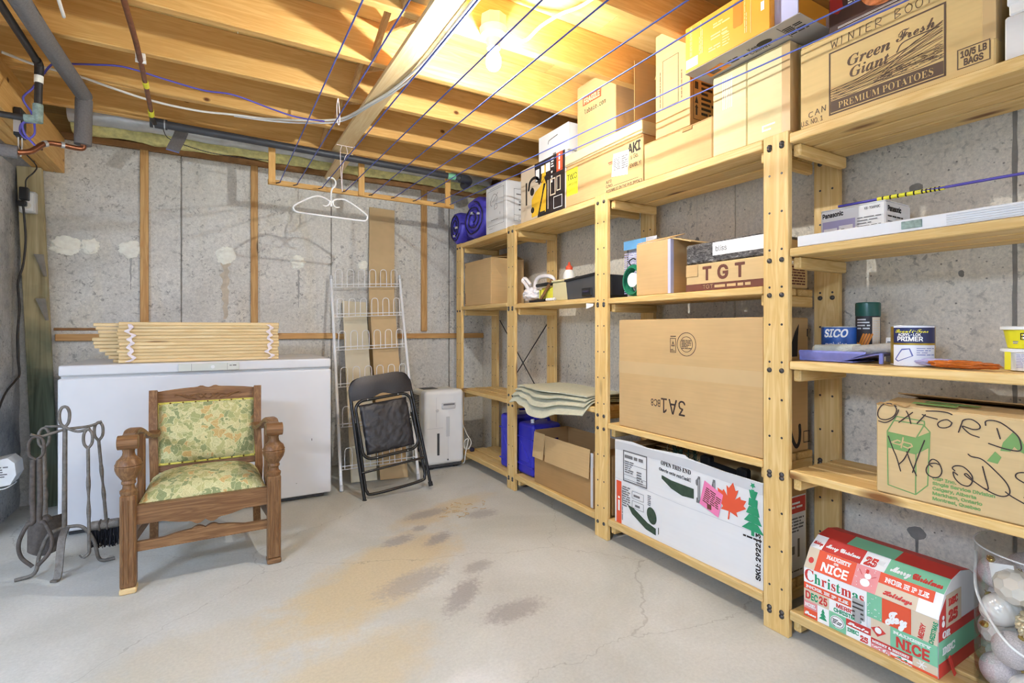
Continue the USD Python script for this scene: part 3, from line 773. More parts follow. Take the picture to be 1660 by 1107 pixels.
# ------------------------------------------------------------------ wiring
wc = thing('power_cable', 'slack white flat cable draped under the joists from left to the brace board', 'cable', loc=(0, 3.0, 2.22))
part(wc, 'sheath', tube(smooth_path([(-.77, 2.95, 2.2275), (-.67, 3.02, 2.2275), (-.54, 3.05, 2.2275), (-.4, 3.13, 2.2265), (-.26, 3.19, 2.2255), (-.07, 3.20, 2.222), (.1, 3.16, 2.222), (.28, 3.12, 2.222), (.46, 3.03, 2.22), (.61, 2.89, 2.212), (.69, 2.62, 2.207), (.75, 2.38, 2.207), (.785, 2.08, 2.21), (.787, 1.81, 2.21), (.787, 1.2, 2.21)], 7), .0062, 8), 'cable_white', smooth=60)
part(wc, 'sheath', tube(smooth_path([(.1, 3.17, 2.219), (.28, 3.13, 2.214), (.46, 3.045, 2.21), (.615, 2.91, 2.206), (.70, 2.62, 2.204), (.765, 2.38, 2.206), (.80, 2.08, 2.21), (.80, 1.2, 2.21)], 7), .005, 8), 'plastic_grey', smooth=60)
bc = thing('data_cable', 'thin blue cable looping from the girder across the joists', 'cable', loc=(0, 2.9, 2.2))
part(bc, 'sheath', tube(smooth_path([(-.67, 2.98, 1.86), (-.70, 2.97, 1.90), (-.705, 2.96, 1.94), (-.68, 2.95, 1.965), (-.67, 2.93, 1.985), (-.69, 2.90, 2.03), (-.66, 2.9, 2.08), (-.635, 2.95, 2.17), (-.60, 2.94, 2.218), (-.54, 2.93, 2.228), (-.46, 2.89, 2.228), (-.34, 2.84, 2.226), (-.19, 2.88, 2.224), (-.04, 2.9, 2.217), (.09, 2.88, 2.216), (.26, 2.95, 2.213), (.39, 2.99, 2.21), (.53, 2.95, 2.20)], 7), .0042, 8), 'cable_blue', smooth=60)
part(bc, 'loop', tube(smooth_path([(-.665, 2.98, 1.96), (-.71, 2.98, 1.95), (-.718, 2.98, 1.91), (-.695, 2.98, 1.885), (-.672, 2.98, 1.91), (-.672, 2.98, 1.955)], 6, ), .0042, 8), 'cable_blue', smooth=60)
st = thing('wire_stub', 'short white cable stub sticking down from a joist at the top left', 'cable', loc=(-.46, 2.36, 2.22))
part(st, 'sheath', tube(smooth_path([(-.455, 2.2, 2.235), (-.462, 2.32, 2.205), (-.464, 2.40, 2.19), (-.47, 2.44, 2.20)], 5), .006, 8), 'cable_white', smooth=60)
lw = thing('lamp_cable', 'white cable feeding the bare bulb along the joist', 'cable', loc=(1.1, 1.65, 2.24))
part(lw, 'sheath', tube(smooth_path([(1.005, 1.80, 2.272), (1.06, 1.80, 2.25), (1.10, 1.77, 2.235), (1.10, 1.66, 2.235), (1.12, 1.55, 2.232), (1.15, 1.46, 2.225), (1.17, 1.3, 2.225)], 7), .0065, 8), 'cable_white', smooth=60)
tr = thing('transformer_box', 'small black power adapter with a printed label on the girder', 'adapter', loc=(-.78, 3.2, 1.96))
part(tr, 'case', rbox(-.7865, -.757, 3.16, 3.235, 1.945, 2.075, .006), 'black_plastic', smooth=40)
part(tr, 'label', cb(-.785, -.759, 3.158, 3.1602, 1.96, 2.03, 0), 'grey_print', 'printed grey label')
part(tr, 'lead', [tube(smooth_path([(-.775, 3.19, 1.946), (-.77, 3.17, 1.90), (-.765, 3.14, 1.86)], 5), .003, 6), tube(smooth_path([(-.765, 3.20, 1.946), (-.762, 3.19, 1.90), (-.76, 3.16, 1.85)], 5), .003, 6)], 'cable_white')
nw = thing('black_wire', 'thin black wire sagging in front of the yellow insulation', 'wire', loc=(0, 3.7, 2.2))
part(nw, 'wire', tube(smooth_path([(-.262, 3.474, 2.185), (-.25, 3.56, 2.215), (-.22, 3.68, 2.195), (-.05, 3.68, 2.155), (.118, 3.68, 2.148), (.30, 3.62, 2.14), (.322, 3.568, 2.13)], 7), .0022, 6), 'cord_black')
tg = thing('hanging_tag', 'grey woven tag hanging in front of the insulation on the back wall', 'tag', loc=(-.19, 3.6, 2.11))
part(tg, 'strip', grid(lambda u, v: np.stack([-.235 + .065 * u + .045 * (1 - v), 3.60 + .012 * np.sin(v * 5), 2.235 - .125 * v - .012 * u], -1), 6, 12, .002), 'foam_grey', smooth=60)
part(tg, 'blue_hem', beam((-.236, 3.588, 2.107), (-.171, 3.588, 2.095), .003, .006), 'ink_blue')
part(tg, 'string', tube([(-.19, 3.60, 2.236), (-.20, 3.56, 2.262)], .0015, 6), 'cord_black')

# ------------------------------------------------------------------ lamps and added fill panels
def lamp(loc, mtl, label, octagon=True):
    x, y, z = loc
    t = thing('bulb_fixture', label, 'light', loc=(x, y, z + .18))
    part(t, 'junction_box', lathe([(.052, z + .128), (.052, z + .175)], (x, y, 0), 8), 'porcelain_pink')
    part(t, 'screw', cat([cb(x + .036 * math.cos(a) - .003, x + .036 * math.cos(a) + .003, y + .036 * math.sin(a) - .003, y + .036 * math.sin(a) + .003, z + .125, z + .13, 0) for a in (.4, 2.0, 3.6, 5.2)]), 'bolt')
    part(t, 'lampholder', lathe([(.018, z + .045), (.026, z + .05), (.03, z + .085), (.05, z + .10), (.056, z + .127)], (x, y, 0), 28), 'ceramic', smooth=40)
    if mtl == 'bulb_lit':
        part(t, 'glowing_element', trimesh.creation.icosphere(2, .0115).apply_translation((x, y, z)), mtl, smooth=True)
    part(t, 'bulb', lathe([(.010, z - .036), (.020, z - .031), (.028, z - .02), (.0315, z - .004), (.030, z + .012), (.024, z + .028), (.016, z + .042), (.014, z + .05)], (x, y, 0), 28), 'bulb_glass' if mtl == 'bulb_lit' else mtl, smooth=60)


lamp(BULB, 'bulb_lit', 'glowing bare bulb in a white porcelain holder between the joists')
for k, b in enumerate(UNSEEN_BULBS):
    lamp(b, f'bulb_unseen_{k}', 'unseen bare bulb behind the viewer, placed to light the freezer and shelves')
WHERE = ['behind the viewer', 'nearest the front wall', 'over the left part, towards the front', 'over the left part, towards the back wall']
for k, (x, y) in enumerate(FILL_PANELS):  # panels added to soften the shadows, none of them in view
    t = thing('ceiling_light', 'added flat white fill light ' + WHERE[k], 'light', loc=(x, y, JZ - .05))
    part(t, 'housing', cb(x - .62, x + .62, y - .32, y + .32, JZ - .05, JZ - .001, .01), 'white_paint')
    part(t, 'diffuser', cb(x - .60, x + .60, y - .30, y + .30, JZ - .053, JZ - .049, .001), f'fill_panel_lit_{k}')

# ------------------------------------------------------------------ clothes-drying frame, lines, hanger
RY = 3.57
rk = thing('drying_rail', 'pale wooden clothesline rail hung from the last joist by wooden battens', 'rail', loc=(.9, RY, 1.97))
part(rk, 'rail', beam((.30, RY, 1.99), (1.575, RY, 1.983), .02, .032, ch=.002), 'fir_x')
for x in (.322, .88, 1.52):
    part(rk, 'batten', cb(x - .02, x + .02, RY - .024, RY - .008, 1.972, 2.40, .002), 'fir_z')
CORD = [(.367, .367), (.468, .482), (.622, .648), (.773, .806), (.953, .967), (1.11, 1.163), (1.27, 1.296), (1.428, 1.582), (1.532, 1.700)]
NY = [1.463, 1.396, 1.299, 1.206, 1.112, .998, .92, .753, .70]
ORD = ['leftmost', 'second', 'third', 'fourth', 'fifth', 'sixth', 'seventh', 'eighth', 'rightmost']
for k, ((xa, xb), ny) in enumerate(zip(CORD, NY)):
    lab = f'{ORD[k]} blue clothesline cord' + (' of nine' if k in (0, 8) else ' from the left') + ' stretched under the joists'
    t = thing('clothesline', lab, 'cord', loc=(xa, RY, 1.99))
    s = (xb - xa) / (RY - ny)
    P_ = [(xa, RY - .012, 1.99), (xb, ny, 1.992)]
    xe = xb + s * (ny + 1.2) if k < 7 else xb + .005
    P_.append((xe, -1.2, 1.994))
    part(t, 'cord', tube(P_, .0028, 8), 'cord_blue', smooth=60)
    part(t, 'knot', tube(smooth_path([(xa - .022, RY - .014, 1.983), (xa - .01, RY - .016, 1.987), (xa, RY - .02, 1.99), (xa + .004, RY - .03, 1.992)], 4), .003, 6), 'cord_black')
hg = thing('clothes_hanger', 'white plastic clothes hanger on the third clothesline', 'hanger', loc=(.636, 3.318, 1.78))
hy = 3.318
part(hg, 'frame', [tube(smooth_path([(.636, hy, 1.845), (.60, hy, 1.868), (.54, hy, 1.873), (.44, hy, 1.815), (.418, hy, 1.79), (.43, hy, 1.768), (.48, hy, 1.762), (.64, hy, 1.757), (.80, hy, 1.753), (.845, hy, 1.755), (.86, hy, 1.775), (.845, hy, 1.80), (.735, hy, 1.868), (.68, hy, 1.872), (.65, hy, 1.86), (.636, hy, 1.845)], 6), .0055, 10)], 'wire_white', smooth=60)
part(hg, 'hook', tube(smooth_path([(.636, hy, 1.82), (.636, hy, 1.90), (.642, hy, 1.93), (.66, hy, 1.955), (.662, hy, 1.98), (.645, hy, 1.998), (.622, hy, 1.998), (.612, hy, 1.985)], 6), .0055, 10), 'wire_white', smooth=60)
for s in (-1, 1):
    part(hg, 'trouser_hook', tube(smooth_path([(.636 + s * .012, hy, 1.858), (.636 + s * .012, hy, 1.835), (.636 + s * .028, hy, 1.82), (.636 + s * .05, hy, 1.822)], 6), .0045, 8), 'wire_white', smooth=60)
sg = thing('string_loop', 'knotted white string loop hanging from the end of the brace board', 'string', loc=(.72, 3.3, 2.1))
part(sg, 'loop', tube(smooth_path([(.70, 3.32, 2.213), (.692, 3.32, 2.17), (.694, 3.32, 2.06), (.70, 3.32, 1.95), (.705, 3.32, 1.93), (.703, 3.32, 2.05), (.72, 3.32, 2.14), (.735, 3.32, 2.17), (.725, 3.32, 2.213)], 6), .002, 6), 'ribbon_pink')
part(sg, 'wrap', tube(smooth_path([(.668, 3.32, 2.2135), (.72, 3.32, 2.2125), (.776, 3.32, 2.2135), (.7765, 3.32, 2.223)], 5), .002, 6), 'ribbon_pink')
s2 = thing('string_loop', 'short white string loop dangling from a joist left of the brace board', 'string', loc=(.55, 2.70, 2.15))
part(s2, 'loop', tube(smooth_path([(.55, 2.70, 2.234), (.545, 2.70, 2.19), (.548, 2.70, 2.12), (.555, 2.70, 2.10), (.56, 2.70, 2.13), (.556, 2.70, 2.19), (.552, 2.70, 2.234)], 6), .0022, 6), 'ribbon_pink')
# ------------------------------------------------------------------ shelving along the right wall
FXX, BXX = 1.70, 2.02           # front faces of the front and the back posts
POSTS = [(.10, .195), (1.035, 1.128), (1.968, 2.063), (2.878, 2.975), (3.705, 3.80)]
sh = thing('shelving_unit', 'long pine shelving unit of bolted posts and slatted shelves along the right wall', 'shelf', loc=(1.86, 1.95, 0))
PT = .022
HOLES = np.arange(.15, 1.72, .131)
BAYZ = {0: [.10, .578, .950, 1.335, 1.728], 1: [.113, .590, 1.213, 1.737], 2: [.113, .655, 1.222, 1.735], 3: [.10, .59, 1.236, 1.737]}   # D, C, B, A
for k, (a, b) in enumerate(POSTS):
    for x in (FXX, BXX):
        p_ = part(sh, 'post', cb(x, x + PT, a, b, 0, 1.74, .002), 'pine_z')
        hs, bs = [], []
        for yy in (a + .024, b - .024):
            for z in HOLES:
                hs.append(tube([(x - .0006, yy, z + (.008 if x == FXX else 0)), (x + .001, yy, z + (.008 if x == FXX else 0))], .0042, 8))
        bz = sorted({z for q in ([k - 1] if k == 4 else [k] if k == 0 else [k - 1, k]) for z in BAYZ[q]})
        for z in bz:
            for yy in (a + .024, b - .024):
                bs.append(lathe([(.009, 0), (.0085, .003), (.005, .006), (.001, .007)], seg=10).apply_transform(trimesh.transformations.rotation_matrix(-math.pi / 2, [0, 1, 0])).apply_translation([x, yy, z - .035]))
        part(p_, 'peg_hole', cat(hs), 'bolt', kind='stuff')
        part(p_, 'bolt', cat(bs), 'bolt', 'dark bolt heads', smooth=40, kind='stuff')
SL = [(1.7, 1.797), (1.812, 1.908), (1.922, 2.018)]
for bay in range(4):
    y0, y1 = POSTS[bay][1], POSTS[bay + 1][0]
    for iz, z in enumerate(BAYZ[bay]):
        th = .034 if iz == 0 or z > 1.6 else .028
        part(sh, 'cleat', [cb(FXX + PT + .002, BXX - .002, y0 - .002 + .004, y0 + .026, z - th - .042, z - th - .001, .004),
                                        cb(FXX + PT + .002, BXX - .002, y1 - .028, y1 - .002, z - th - .042, z - th - .001, .004)], 'pine_x')
        for j, (xa, xb) in enumerate(SL):
            part(sh, 'slat', cb(xa, xb, y0 + .003, y1 - .003, z - th, z - .0004 * (j + 1), .003), 'pine_y')
# crossed steel rods stiffening the back of the two far bays
part(sh, 'cross_rod', tube([(2.046, 3.70, 1.13), (2.046, 2.98, .48)], .004, 8), 'bolt', 'thin steel cross rod')
part(sh, 'cross_rod', tube([(2.054, 2.98, 1.13), (2.054, 3.70, .48)], .004, 8), 'bolt', 'thin steel cross rod')
# ------------------------------------------------------------------ chest freezer and the rolled slats on it
fz = thing('chest_freezer', 'white chest freezer with a control plate on its lid against the back wall', 'freezer', loc=(-.015, 3.72, 0))
part(fz, 'plinth', cb(-.64, .61, 3.42, 4.0, 0, .035, .003), 'dark_grey')
part(fz, 'body', rbox(-.676, .648, 3.38, 4.06, .028, .806, .010), 'white_paint', smooth=40)
part(fz, 'gasket', cb(-.665, .637, 3.392, 4.05, .800, .824, .002), 'plastic_grey')
part(fz, 'lid', rbox(-.672, .646, 3.372, 4.06, .819, .874, .010), 'white_paint', smooth=40)
pl = part(fz, 'control_plate', rbox(-.165, .132, 3.362, 3.378, .824, .8665, .003), 'panel_green_grey', smooth=40)
part(pl, 'lock', cyl((.0, 3.3625, .845), (.0, 3.358, .845), .010, 20), 'white_plastic')
part(pl, 'divider', [cb(-.103, -.1015, 3.3612, 3.363, .826, .865, 0), cb(.072, .0735, 3.3612, 3.363, .826, .865, 0)], 'ink_grey')
deco(pl, 'badge', [words(.083, .847, .036, .008, 1, 4)], (0, 3.362, 0), FY, 'ink_black')
part(fz, 'dent', [cb(.53, .534, 3.3785, 3.3805, .365, .378, 0), cb(.44, .446, 3.3785, 3.3805, .11, .113, 0)], 'ink_grey', 'small dark chip in the paint')

bd = thing('slat_roll', 'bundle of rolled pale bed slats joined by pinkish ribbons on the freezer', 'bed slats', loc=(-.06, 3.5, .875))
r = random.Random(5)
z = .8755
rows = []
for i in range(12):
    h = .0178
    dx = r.uniform(-.006, .006)
    part(bd, 'slat', cb(-.440 + dx, .348 + dx * .6, 3.43 + r.uniform(-.004, .004), 3.492, z, z + h, .003), 'slat_x')
    rows.append(z)
    z += h + .0007
z = .8755
for i, off in enumerate([-.04, -.06, -.075, -.10, -.12, -.125, -.13, -.10, -.105, -.115, -.125]):
    part(bd, 'slat', cb(-.43 + off, .33 + off, 3.505, 3.568 + r.uniform(-.004, .004), z, z + .0178, .003), 'slat_x')
    z += .0178 + .002
for x0, sd in ((-.385, 1), (.295, 2)):
    q = random.Random(sd)
    pts = [(x0 + (.012 if i % 2 else -.008) + q.uniform(-.008, .008), 3.421 - .004 * (i % 2), .881 + .0205 * i) for i in range(11)]
    ctr = smooth_path(pts, 5)
    n = len(ctr)
    wv = .012 * (0.55 + .45 * np.abs(np.sin(np.arange(n) * .55 + sd)))
    V = np.vstack([ctr - np.stack([wv, 0 * wv, 0 * wv], 1), ctr + np.stack([wv, .004 * np.sin(np.arange(n) * .9), 0 * wv], 1)])
    F = [(i, i + 1, n + i) for i in range(n - 1)] + [(i + 1, n + i + 1, n + i) for i in range(n - 1)]
    mm = trimesh.Trimesh(V, F, process=False)
    m2 = mm.copy(); m2.invert(); m2.apply_translation([0, .0015, 0])
    part(bd, 'ribbon', [mm, m2], 'ribbon_pink', 'pinkish white ribbon woven round the slats', smooth=60)

# ------------------------------------------------------------------ carved armchair
ac = thing('armchair', 'carved oak armchair with green floral upholstery in front of the freezer', 'chair', loc=(-.025, 2.75, 0))


def flute_leg(x0, x1, y0, y1, z0, z1):
    g = cb(x0, x1, y0, y1, z0, z1, .005)
    w = (x1 - x0)
    # raised fillets left between sunk flutes on the front
    fil = [cb(x0 + w * f - .0022, x0 + w * f + .0022, y0 - .0035, y0 + .002, z0 + .02, z1 - .02, .0012) for f in (.18, .5, .82)]
    return g, fil


for sx, (xa, xb) in enumerate(((-.320, -.266), (.212, .268))):
    g, fil = flute_leg(xa, xb, 2.536, 2.592, .024, .395)
    lg = part(ac, 'front_leg', g, 'oak_z', smooth=30)
    part(lg, 'reeding', fil, 'oak_z')
    part(lg, 'foot_block', rbox(xa - .002, xb + .002, 2.532, 2.596, 0, .024, .008), 'wood_pale_end' if sx == 0 else 'oak_x', smooth=40)
    cx, cy = (xa + xb) / 2, 2.564
    part(lg, 'turned_baluster', lathe([(.027, .393), (.030, .402), (.030, .410), (.021, .418), (.020, .432), (.025, .438), (.025, .444), (.022, .450), (.030, .462), (.041, .480), (.046, .497), (.0465, .506), (.044, .510), (.047, .514), (.044, .520), (.040, .532), (.030, .541), (.026, .546), (.022, .552), (.020, .566), (.024, .580), (.028, .590), (.028, .598)], (cx, cy, 0), 28), 'oak_z', smooth=35)
    # arm: rolled front, then a swan curve back to the stile
    out = -1 if sx == 0 else 1
    part(ac, 'arm_roll', [tube([(cx - .035, 2.542, .607), (cx - .033, 2.542, .607), (cx + .033, 2.542, .607), (cx + .035, 2.542, .607)], [.024, .0285, .0285, .024], 20), cb(cx - .028, cx + .028, 2.55, 2.62, .606, .632, .008)], 'oak_x', smooth=40)
    xs = -.238 if sx == 0 else .196
    part(ac, 'arm', sweep(smooth_path([(cx, 2.59, .618), (cx, 2.66, .630), (cx + (xs - cx) * .2, 2.73, .622), (cx + (xs - cx) * .5, 2.80, .588), (cx + (xs - cx) * .8, 2.88, .566), (xs, 2.965, .568)], 6), [(-.024, -.010), (.024, -.010), (.024, .006), (.016, .011), (-.016, .011), (-.024, .006)]), 'oak_y', smooth=35)
    ws = -.262 if sx == 0 else .222
    st_ = part(ac, 'arm_support', extr(Polygon([(-.033, .34), (.033, .34), (.024, .50), (.028, .60), (-.028, .60), (-.024, .50)]), (ws - .011, 2.668, 0), (0, -1, 0), (0, 0, 1), -.022) if False else extr(Polygon([(2.635, .33), (2.71, .33), (2.695, .48), (2.70, .612), (2.645, .616), (2.648, .48)]), (ws + .011, 0, 0), (0, 1, 0), (0, 0, 1), .022).apply_translation([-.022, 0, 0]), 'oak_z')
    part(st_, 'reeding', [cb(ws - .0135, ws + .0135, 2.662 + .012 * i, 2.665 + .012 * i, .36, .60, .001) for i in range(3)], 'oak_z')
    # back stile raked, running down to the back leg
    X_ = -.245 if sx == 0 else .20
    part(ac, 'back_leg', sweep(smooth_path([(X_ - .008 * (1 if sx == 0 else -1), 3.11, 0.0), (X_, 3.02, .18), (X_ + .006, 2.955, .36), (X_, 2.975, .56), (X_ - .004 * (1 if sx == 0 else -1), 3.03, .757)], 6), [(-.017, -.02), (.017, -.02), (.017, .02), (-.017, .02)], up=(0, 1, 0)), 'oak_z')
    part(ac, 'side_rail', cb((xa + xb) / 2 - .012, (xa + xb) / 2 + .012, 2.59, 2.955, .275, .345, .003), 'oak_y')
    part(ac, 'side_stretcher', beam(((xa + xb) / 2, 2.59, .185), (X_, 3.02, .185), .018, .04), 'oak_y')

# scalloped front rail and stretcher
u = np.linspace(0, 1, 49)


def scallop(x0, x1, base, amp, top):
    xs = x0 + (x1 - x0) * u
    s = np.abs(u - .5) * 2
    y = np.where(s > .62, 0, np.where(s > .22, np.sin((.62 - s) / .4 * np.pi / 2) * .55, .55 + .45 * np.abs(np.sin((.22 - s) / .22 * np.pi))))
    y = np.where(s < .2, .75 - .35 * np.cos(s / .2 * np.pi * 1.0 - np.pi), y) if False else y
    return xs, base + amp * y


xs, yy = scallop(-.268, .214, .268, -.034, 0)
part(ac, 'front_rail', extr(Polygon(list(zip(xs, yy)) + [(.214, .345), (-.268, .345)]), (0, 2.575, 0), (1, 0, 0), (0, 0, 1), .024), 'oak_x', 'front seat rail with scalloped lower edge')
xs, yy = scallop(-.268, .214, .196, .026, 0)
part(ac, 'front_stretcher', extr(Polygon([(-.268, .158), (.214, .158)] + list(zip(xs, yy))[::-1]), (0, 2.575, 0), (1, 0, 0), (0, 0, 1), .02), 'oak_x', 'front stretcher with scalloped upper edge')
part(ac, 'back_rail', cb(-.235, .19, 2.945, 2.97, .27, .345), 'oak_x')


# seat cushion: domed, wider at the front
def seat(u, v):
    x = -.262 + .47 * u
    y = 2.578 + .37 * v
    w = 1 - .05 * v
    x = -.027 + (x + .027) * w
    e = (1 - np.abs(2 * u - 1) ** 3.2) * (1 - np.abs(2 * v - 1) ** 3.2)
    return np.stack([x, y, .345 + .078 * np.clip(e, 0, 1) ** .55], -1)


part(ac, 'seat_cushion', grid(seat, 30, 26, .06), 'tapestry', smooth=60)

# back: crest with carved relief, lower rail, padded panel with braid and nails
BT = np.array([[1, 0, 0], [0, .965, .262], [0, -.262, .965]]).T   # leaning frame: local z runs up the back
Bo = np.array([-.022, 2.973, .44])


def bk(m):
    return xf(m, np.array([[1, 0, 0], [0, math.cos(.27), math.sin(.27)], [0, -math.sin(.27), math.cos(.27)]]), Bo)


xx = np.linspace(-.232, .236, 41)
q = np.abs(xx - .002) / .234
top = .315 + .020 * (1 - q ** 2) + .007 * np.exp(-((q - .13) / .05) ** 2) - .004 * np.exp(-(q / .05) ** 2)
cr = part(ac, 'crest_rail', bk(extr(Polygon([(-.232, .258), (.236, .258)] + list(zip(xx, top))[::-1]), (0, .013, 0), (1, 0, 0), (0, 0, 1), .027)), 'oak_x')
car = []
for s in (-1, 1):
    c0 = np.array([.002, .286])
    for pts in ([(.01, .012), (.03, -.008), (.05, .004), (.045, .014), (.035, .010)], [(.03, -.012), (.06, .010), (.085, -.010), (.075, .006)], [(.05, -.013), (.08, -.004), (.105, .012)], [(.085, -.008), (.115, .008), (.14, .012), (.143, .004)], [(.006, -.012), (.018, .0), (.03, .013)]):
        p3 = smooth_path([(c0[0] + s * a, -.0145, c0[1] + b) for a, b in pts], 5)
        car.append(tube(p3, .0048, 6))
part(cr, 'carved_scroll', bk(cat(car)), 'oak_x', smooth=50)
part(ac, 'lower_rail', bk(cb(-.215, .215, -.012, .014, -.068, -.028, .004)), 'oak_x')


def pad(u, v):
    x = -.212 + .424 * u
    z = -.034 + .296 * v
    e = (1 - np.abs(2 * u - 1) ** 4) * (1 - np.abs(2 * v - 1) ** 4)
    return np.stack([x, -.012 - .03 * np.clip(e, 0, 1) ** .6, z], -1)


bp_ = part(ac, 'back_panel', bk(grid(pad, 30, 22, .012)), 'tapestry', smooth=60)
part(bp_, 'braid', bk(cat([cb(-.216, .216, -.0175, -.010, .252, .264, .002), cb(-.216, .216, -.0175, -.010, -.038, -.026, .002), cb(-.218, -.206, -.0175, -.010, -.036, .262, .002), cb(.206, .218, -.0175, -.010, -.036, .262, .002)])), 'braid', 'yellow-green braid trim')
nl = []
for i in range(9):
    for z in (.258, -.032):
        nl.append(trimesh.creation.icosphere(1, .0042).apply_translation([-.211 + .0527 * i, -.0185, z]))
for i in range(1, 6):
    for x in (-.212, .212):
        nl.append(trimesh.creation.icosphere(1, .0042).apply_translation([x, -.0185, -.032 + .0483 * i]))
part(bp_, 'nail', bk(cat(nl)), 'nail_brass', 'brass upholstery nails', smooth=True, kind='stuff')
part(ac, 'back_spacer', bk(cb(-.212, .212, -.010, .006, -.034, .262, 0)), 'oak_x')

# ------------------------------------------------------------------ fireside tools
ft = thing('tool_stand', 'wrought-iron fireside stand with three feet and a looped handle', 'fireplace stand', loc=(-.56, 2.93, 0))
cx, cy = -.562, 2.93
part(ft, 'shaft', tube([(cx, cy, .175), (cx + .002, cy, .63)], [.0095, .0085], 10), 'wrought', smooth=50)
part(ft, 'handle', tube(smooth_path([(cx, cy, .628), (cx - .014, cy, .65), (cx - .017, cy, .69), (cx - .008, cy, .715), (cx + .008, cy, .715), (cx + .017, cy, .69), (cx + .014, cy, .65), (cx + .001, cy, .628)], 6), .0062, 8), 'wrought', smooth=50)
for hook in ([(cx - .105, cy - .03, .612), (cx - .07, cy - .02, .600), (cx, cy, .618), (cx + .08, cy + .02, .622), (cx + .125, cy + .03, .638)], [(cx - .075, cy + .06, .628), (cx - .03, cy + .03, .630), (cx, cy, .628), (cx + .05, cy - .03, .610), (cx + .095, cy - .05, .622)]):
    part(ft, 'hook_bar', tube(smooth_path(hook, 6), .006, 8), 'wrought', smooth=50)
for foot in ([(cx, cy, .19), (cx - .05, cy - .01, .17), (cx - .08, cy - .01, .09), (cx - .095, cy - .02, .018), (cx - .155, cy - .03, .007)], [(cx, cy, .19), (cx + .06, cy, .18), (cx + .10, cy + .005, .11), (cx + .115, cy + .01, .03), (cx + .135, cy + .01, .010), (cx + .175, cy + .015, .010)]):
    part(ft, 'foot', tube(smooth_path(foot, 6), .0075, 8), 'wrought', smooth=50)
part(ft, 'foot', sweep(smooth_path([(cx + .006, cy, .19), (cx + .002, cy - .06, .15), (cx - .002, cy - .10, .02), (cx - .012, cy - .125, .006)], 6), [(-.013, -.004), (.013, -.004), (.013, .004), (-.013, .004)]), 'wrought', smooth=40)


def loop_handle(x, y, z, w=.014, h=.085):
    return tube(smooth_path([(x, y, z - h), (x - w, y, z - h + .025), (x - w, y, z - .02), (x, y, z), (x + w, y, z - .02), (x + w, y, z - h + .025), (x, y, z - h)], 6), .0058, 8)


def twist(x0, y0, z0, x1, y1, z1, rr=.0065):
    n = 30
    P_ = np.linspace((x0, y0, z0), (x1, y1, z1), n)
    rad = rr * (1 + .28 * np.sin(np.linspace(0, 22, n)) * (np.abs(np.linspace(-1, 1, n)) < .45))
    return tube(P_, rad, 8)


tg_ = thing('fire_tongs', 'rough iron fire tongs with two curved jaws hanging at the left of the stand', 'tongs', loc=(cx - .085, cy - .03, .1))
tx, ty = cx - .083, cy - .045
part(tg_, 'handle', loop_handle(tx, ty, .605, .022, .10), 'wrought_dark', smooth=50)
for s in (-1, 1):
    part(tg_, 'arm', tube(smooth_path([(tx + s * .010, ty, .51), (tx + s * .012, ty, .35), (tx + s * .010, ty, .25), (tx + s * .028, ty - .005, .235), (tx + s * .052, ty - .01, .17), (tx + s * .045, ty - .012, .11), (tx + s * .008, ty - .015, .062)], 6), [.0105] * 18 + [.0075] * 19, 8), 'wrought_dark', smooth=50)
part(tg_, 'pivot', trimesh.creation.icosphere(2, .018).apply_translation([tx + .03, ty + .012, .247]), 'wrought_dark', smooth=True)
sv = thing('ash_shovel', 'dark iron ash shovel hanging behind the tongs', 'shovel', loc=(cx - .07, cy + .045, .09))
sx_, sy_ = cx - .078, cy + .045
part(sv, 'handle', loop_handle(sx_, sy_, .625, .016, .09), 'wrought', smooth=50)
part(sv, 'shaft', twist(sx_, sy_, .535, sx_ + .006, sy_, .22, .009), 'wrought', smooth=50)
part(sv, 'pan', grid(lambda u, v: np.stack([sx_ - .055 + .115 * u, sy_ - .012 + .03 * (2 * u - 1) ** 2 * (1 - .3 * v), .235 - .165 * v + .02 * (2 * u - 1) ** 2 * v], -1), 12, 10, .003), 'wrought_dark', smooth=60)
pk = thing('fire_poker', 'iron poker with a twisted shaft hanging at the right front of the stand', 'poker', loc=(cx + .09, cy - .04, .1))
part(pk, 'handle', loop_handle(cx + .088, cy - .045, .618), 'wrought', smooth=50)
part(pk, 'shaft', twist(cx + .088, cy - .045, .535, cx + .092, cy - .045, .10), 'wrought', smooth=50)
part(pk, 'hook', tube(smooth_path([(cx + .092, cy - .045, .11), (cx + .092, cy - .05, .075), (cx + .072, cy - .055, .062), (cx + .06, cy - .055, .075)], 5), [.0065] * 10 + [.003] * 6, 8), 'wrought', smooth=50)
bh = thing('hearth_brush', 'fireside brush with black bristles hanging at the right of the stand', 'brush', loc=(cx + .14, cy + .03, .06))
bx, by = cx + .125, cy + .035
part(bh, 'handle', loop_handle(bx - .012, by, .635), 'wrought', smooth=50)
part(bh, 'shaft', twist(bx - .012, by, .55, bx + .016, by, .17), 'wrought', smooth=50)
part(bh, 'head', rbox(bx - .05, bx + .072, by - .02, by + .02, .145, .185, .017), 'wrought', smooth=50)
part(bh, 'head_band', [cb(bx - .012 + d, bx - .002 + d, by - .0215, by + .0215, .1435, .1865, .004) for d in (0, .028)], 'wrought_dark')
q = np.random.default_rng(2)
bl = []
for i in range(130):
    x0, y0 = bx - .044 + .108 * q.random(), by - .016 + .032 * q.random()
    bl.append(tube([(x0, y0, .148), (x0 + .008 * q.normal(), y0 + .006 * q.normal(), .06 + .015 * q.random())], [.0035, .0012], 4))
part(bh, 'bristles', cat(bl), 'bristle', kind='stuff')

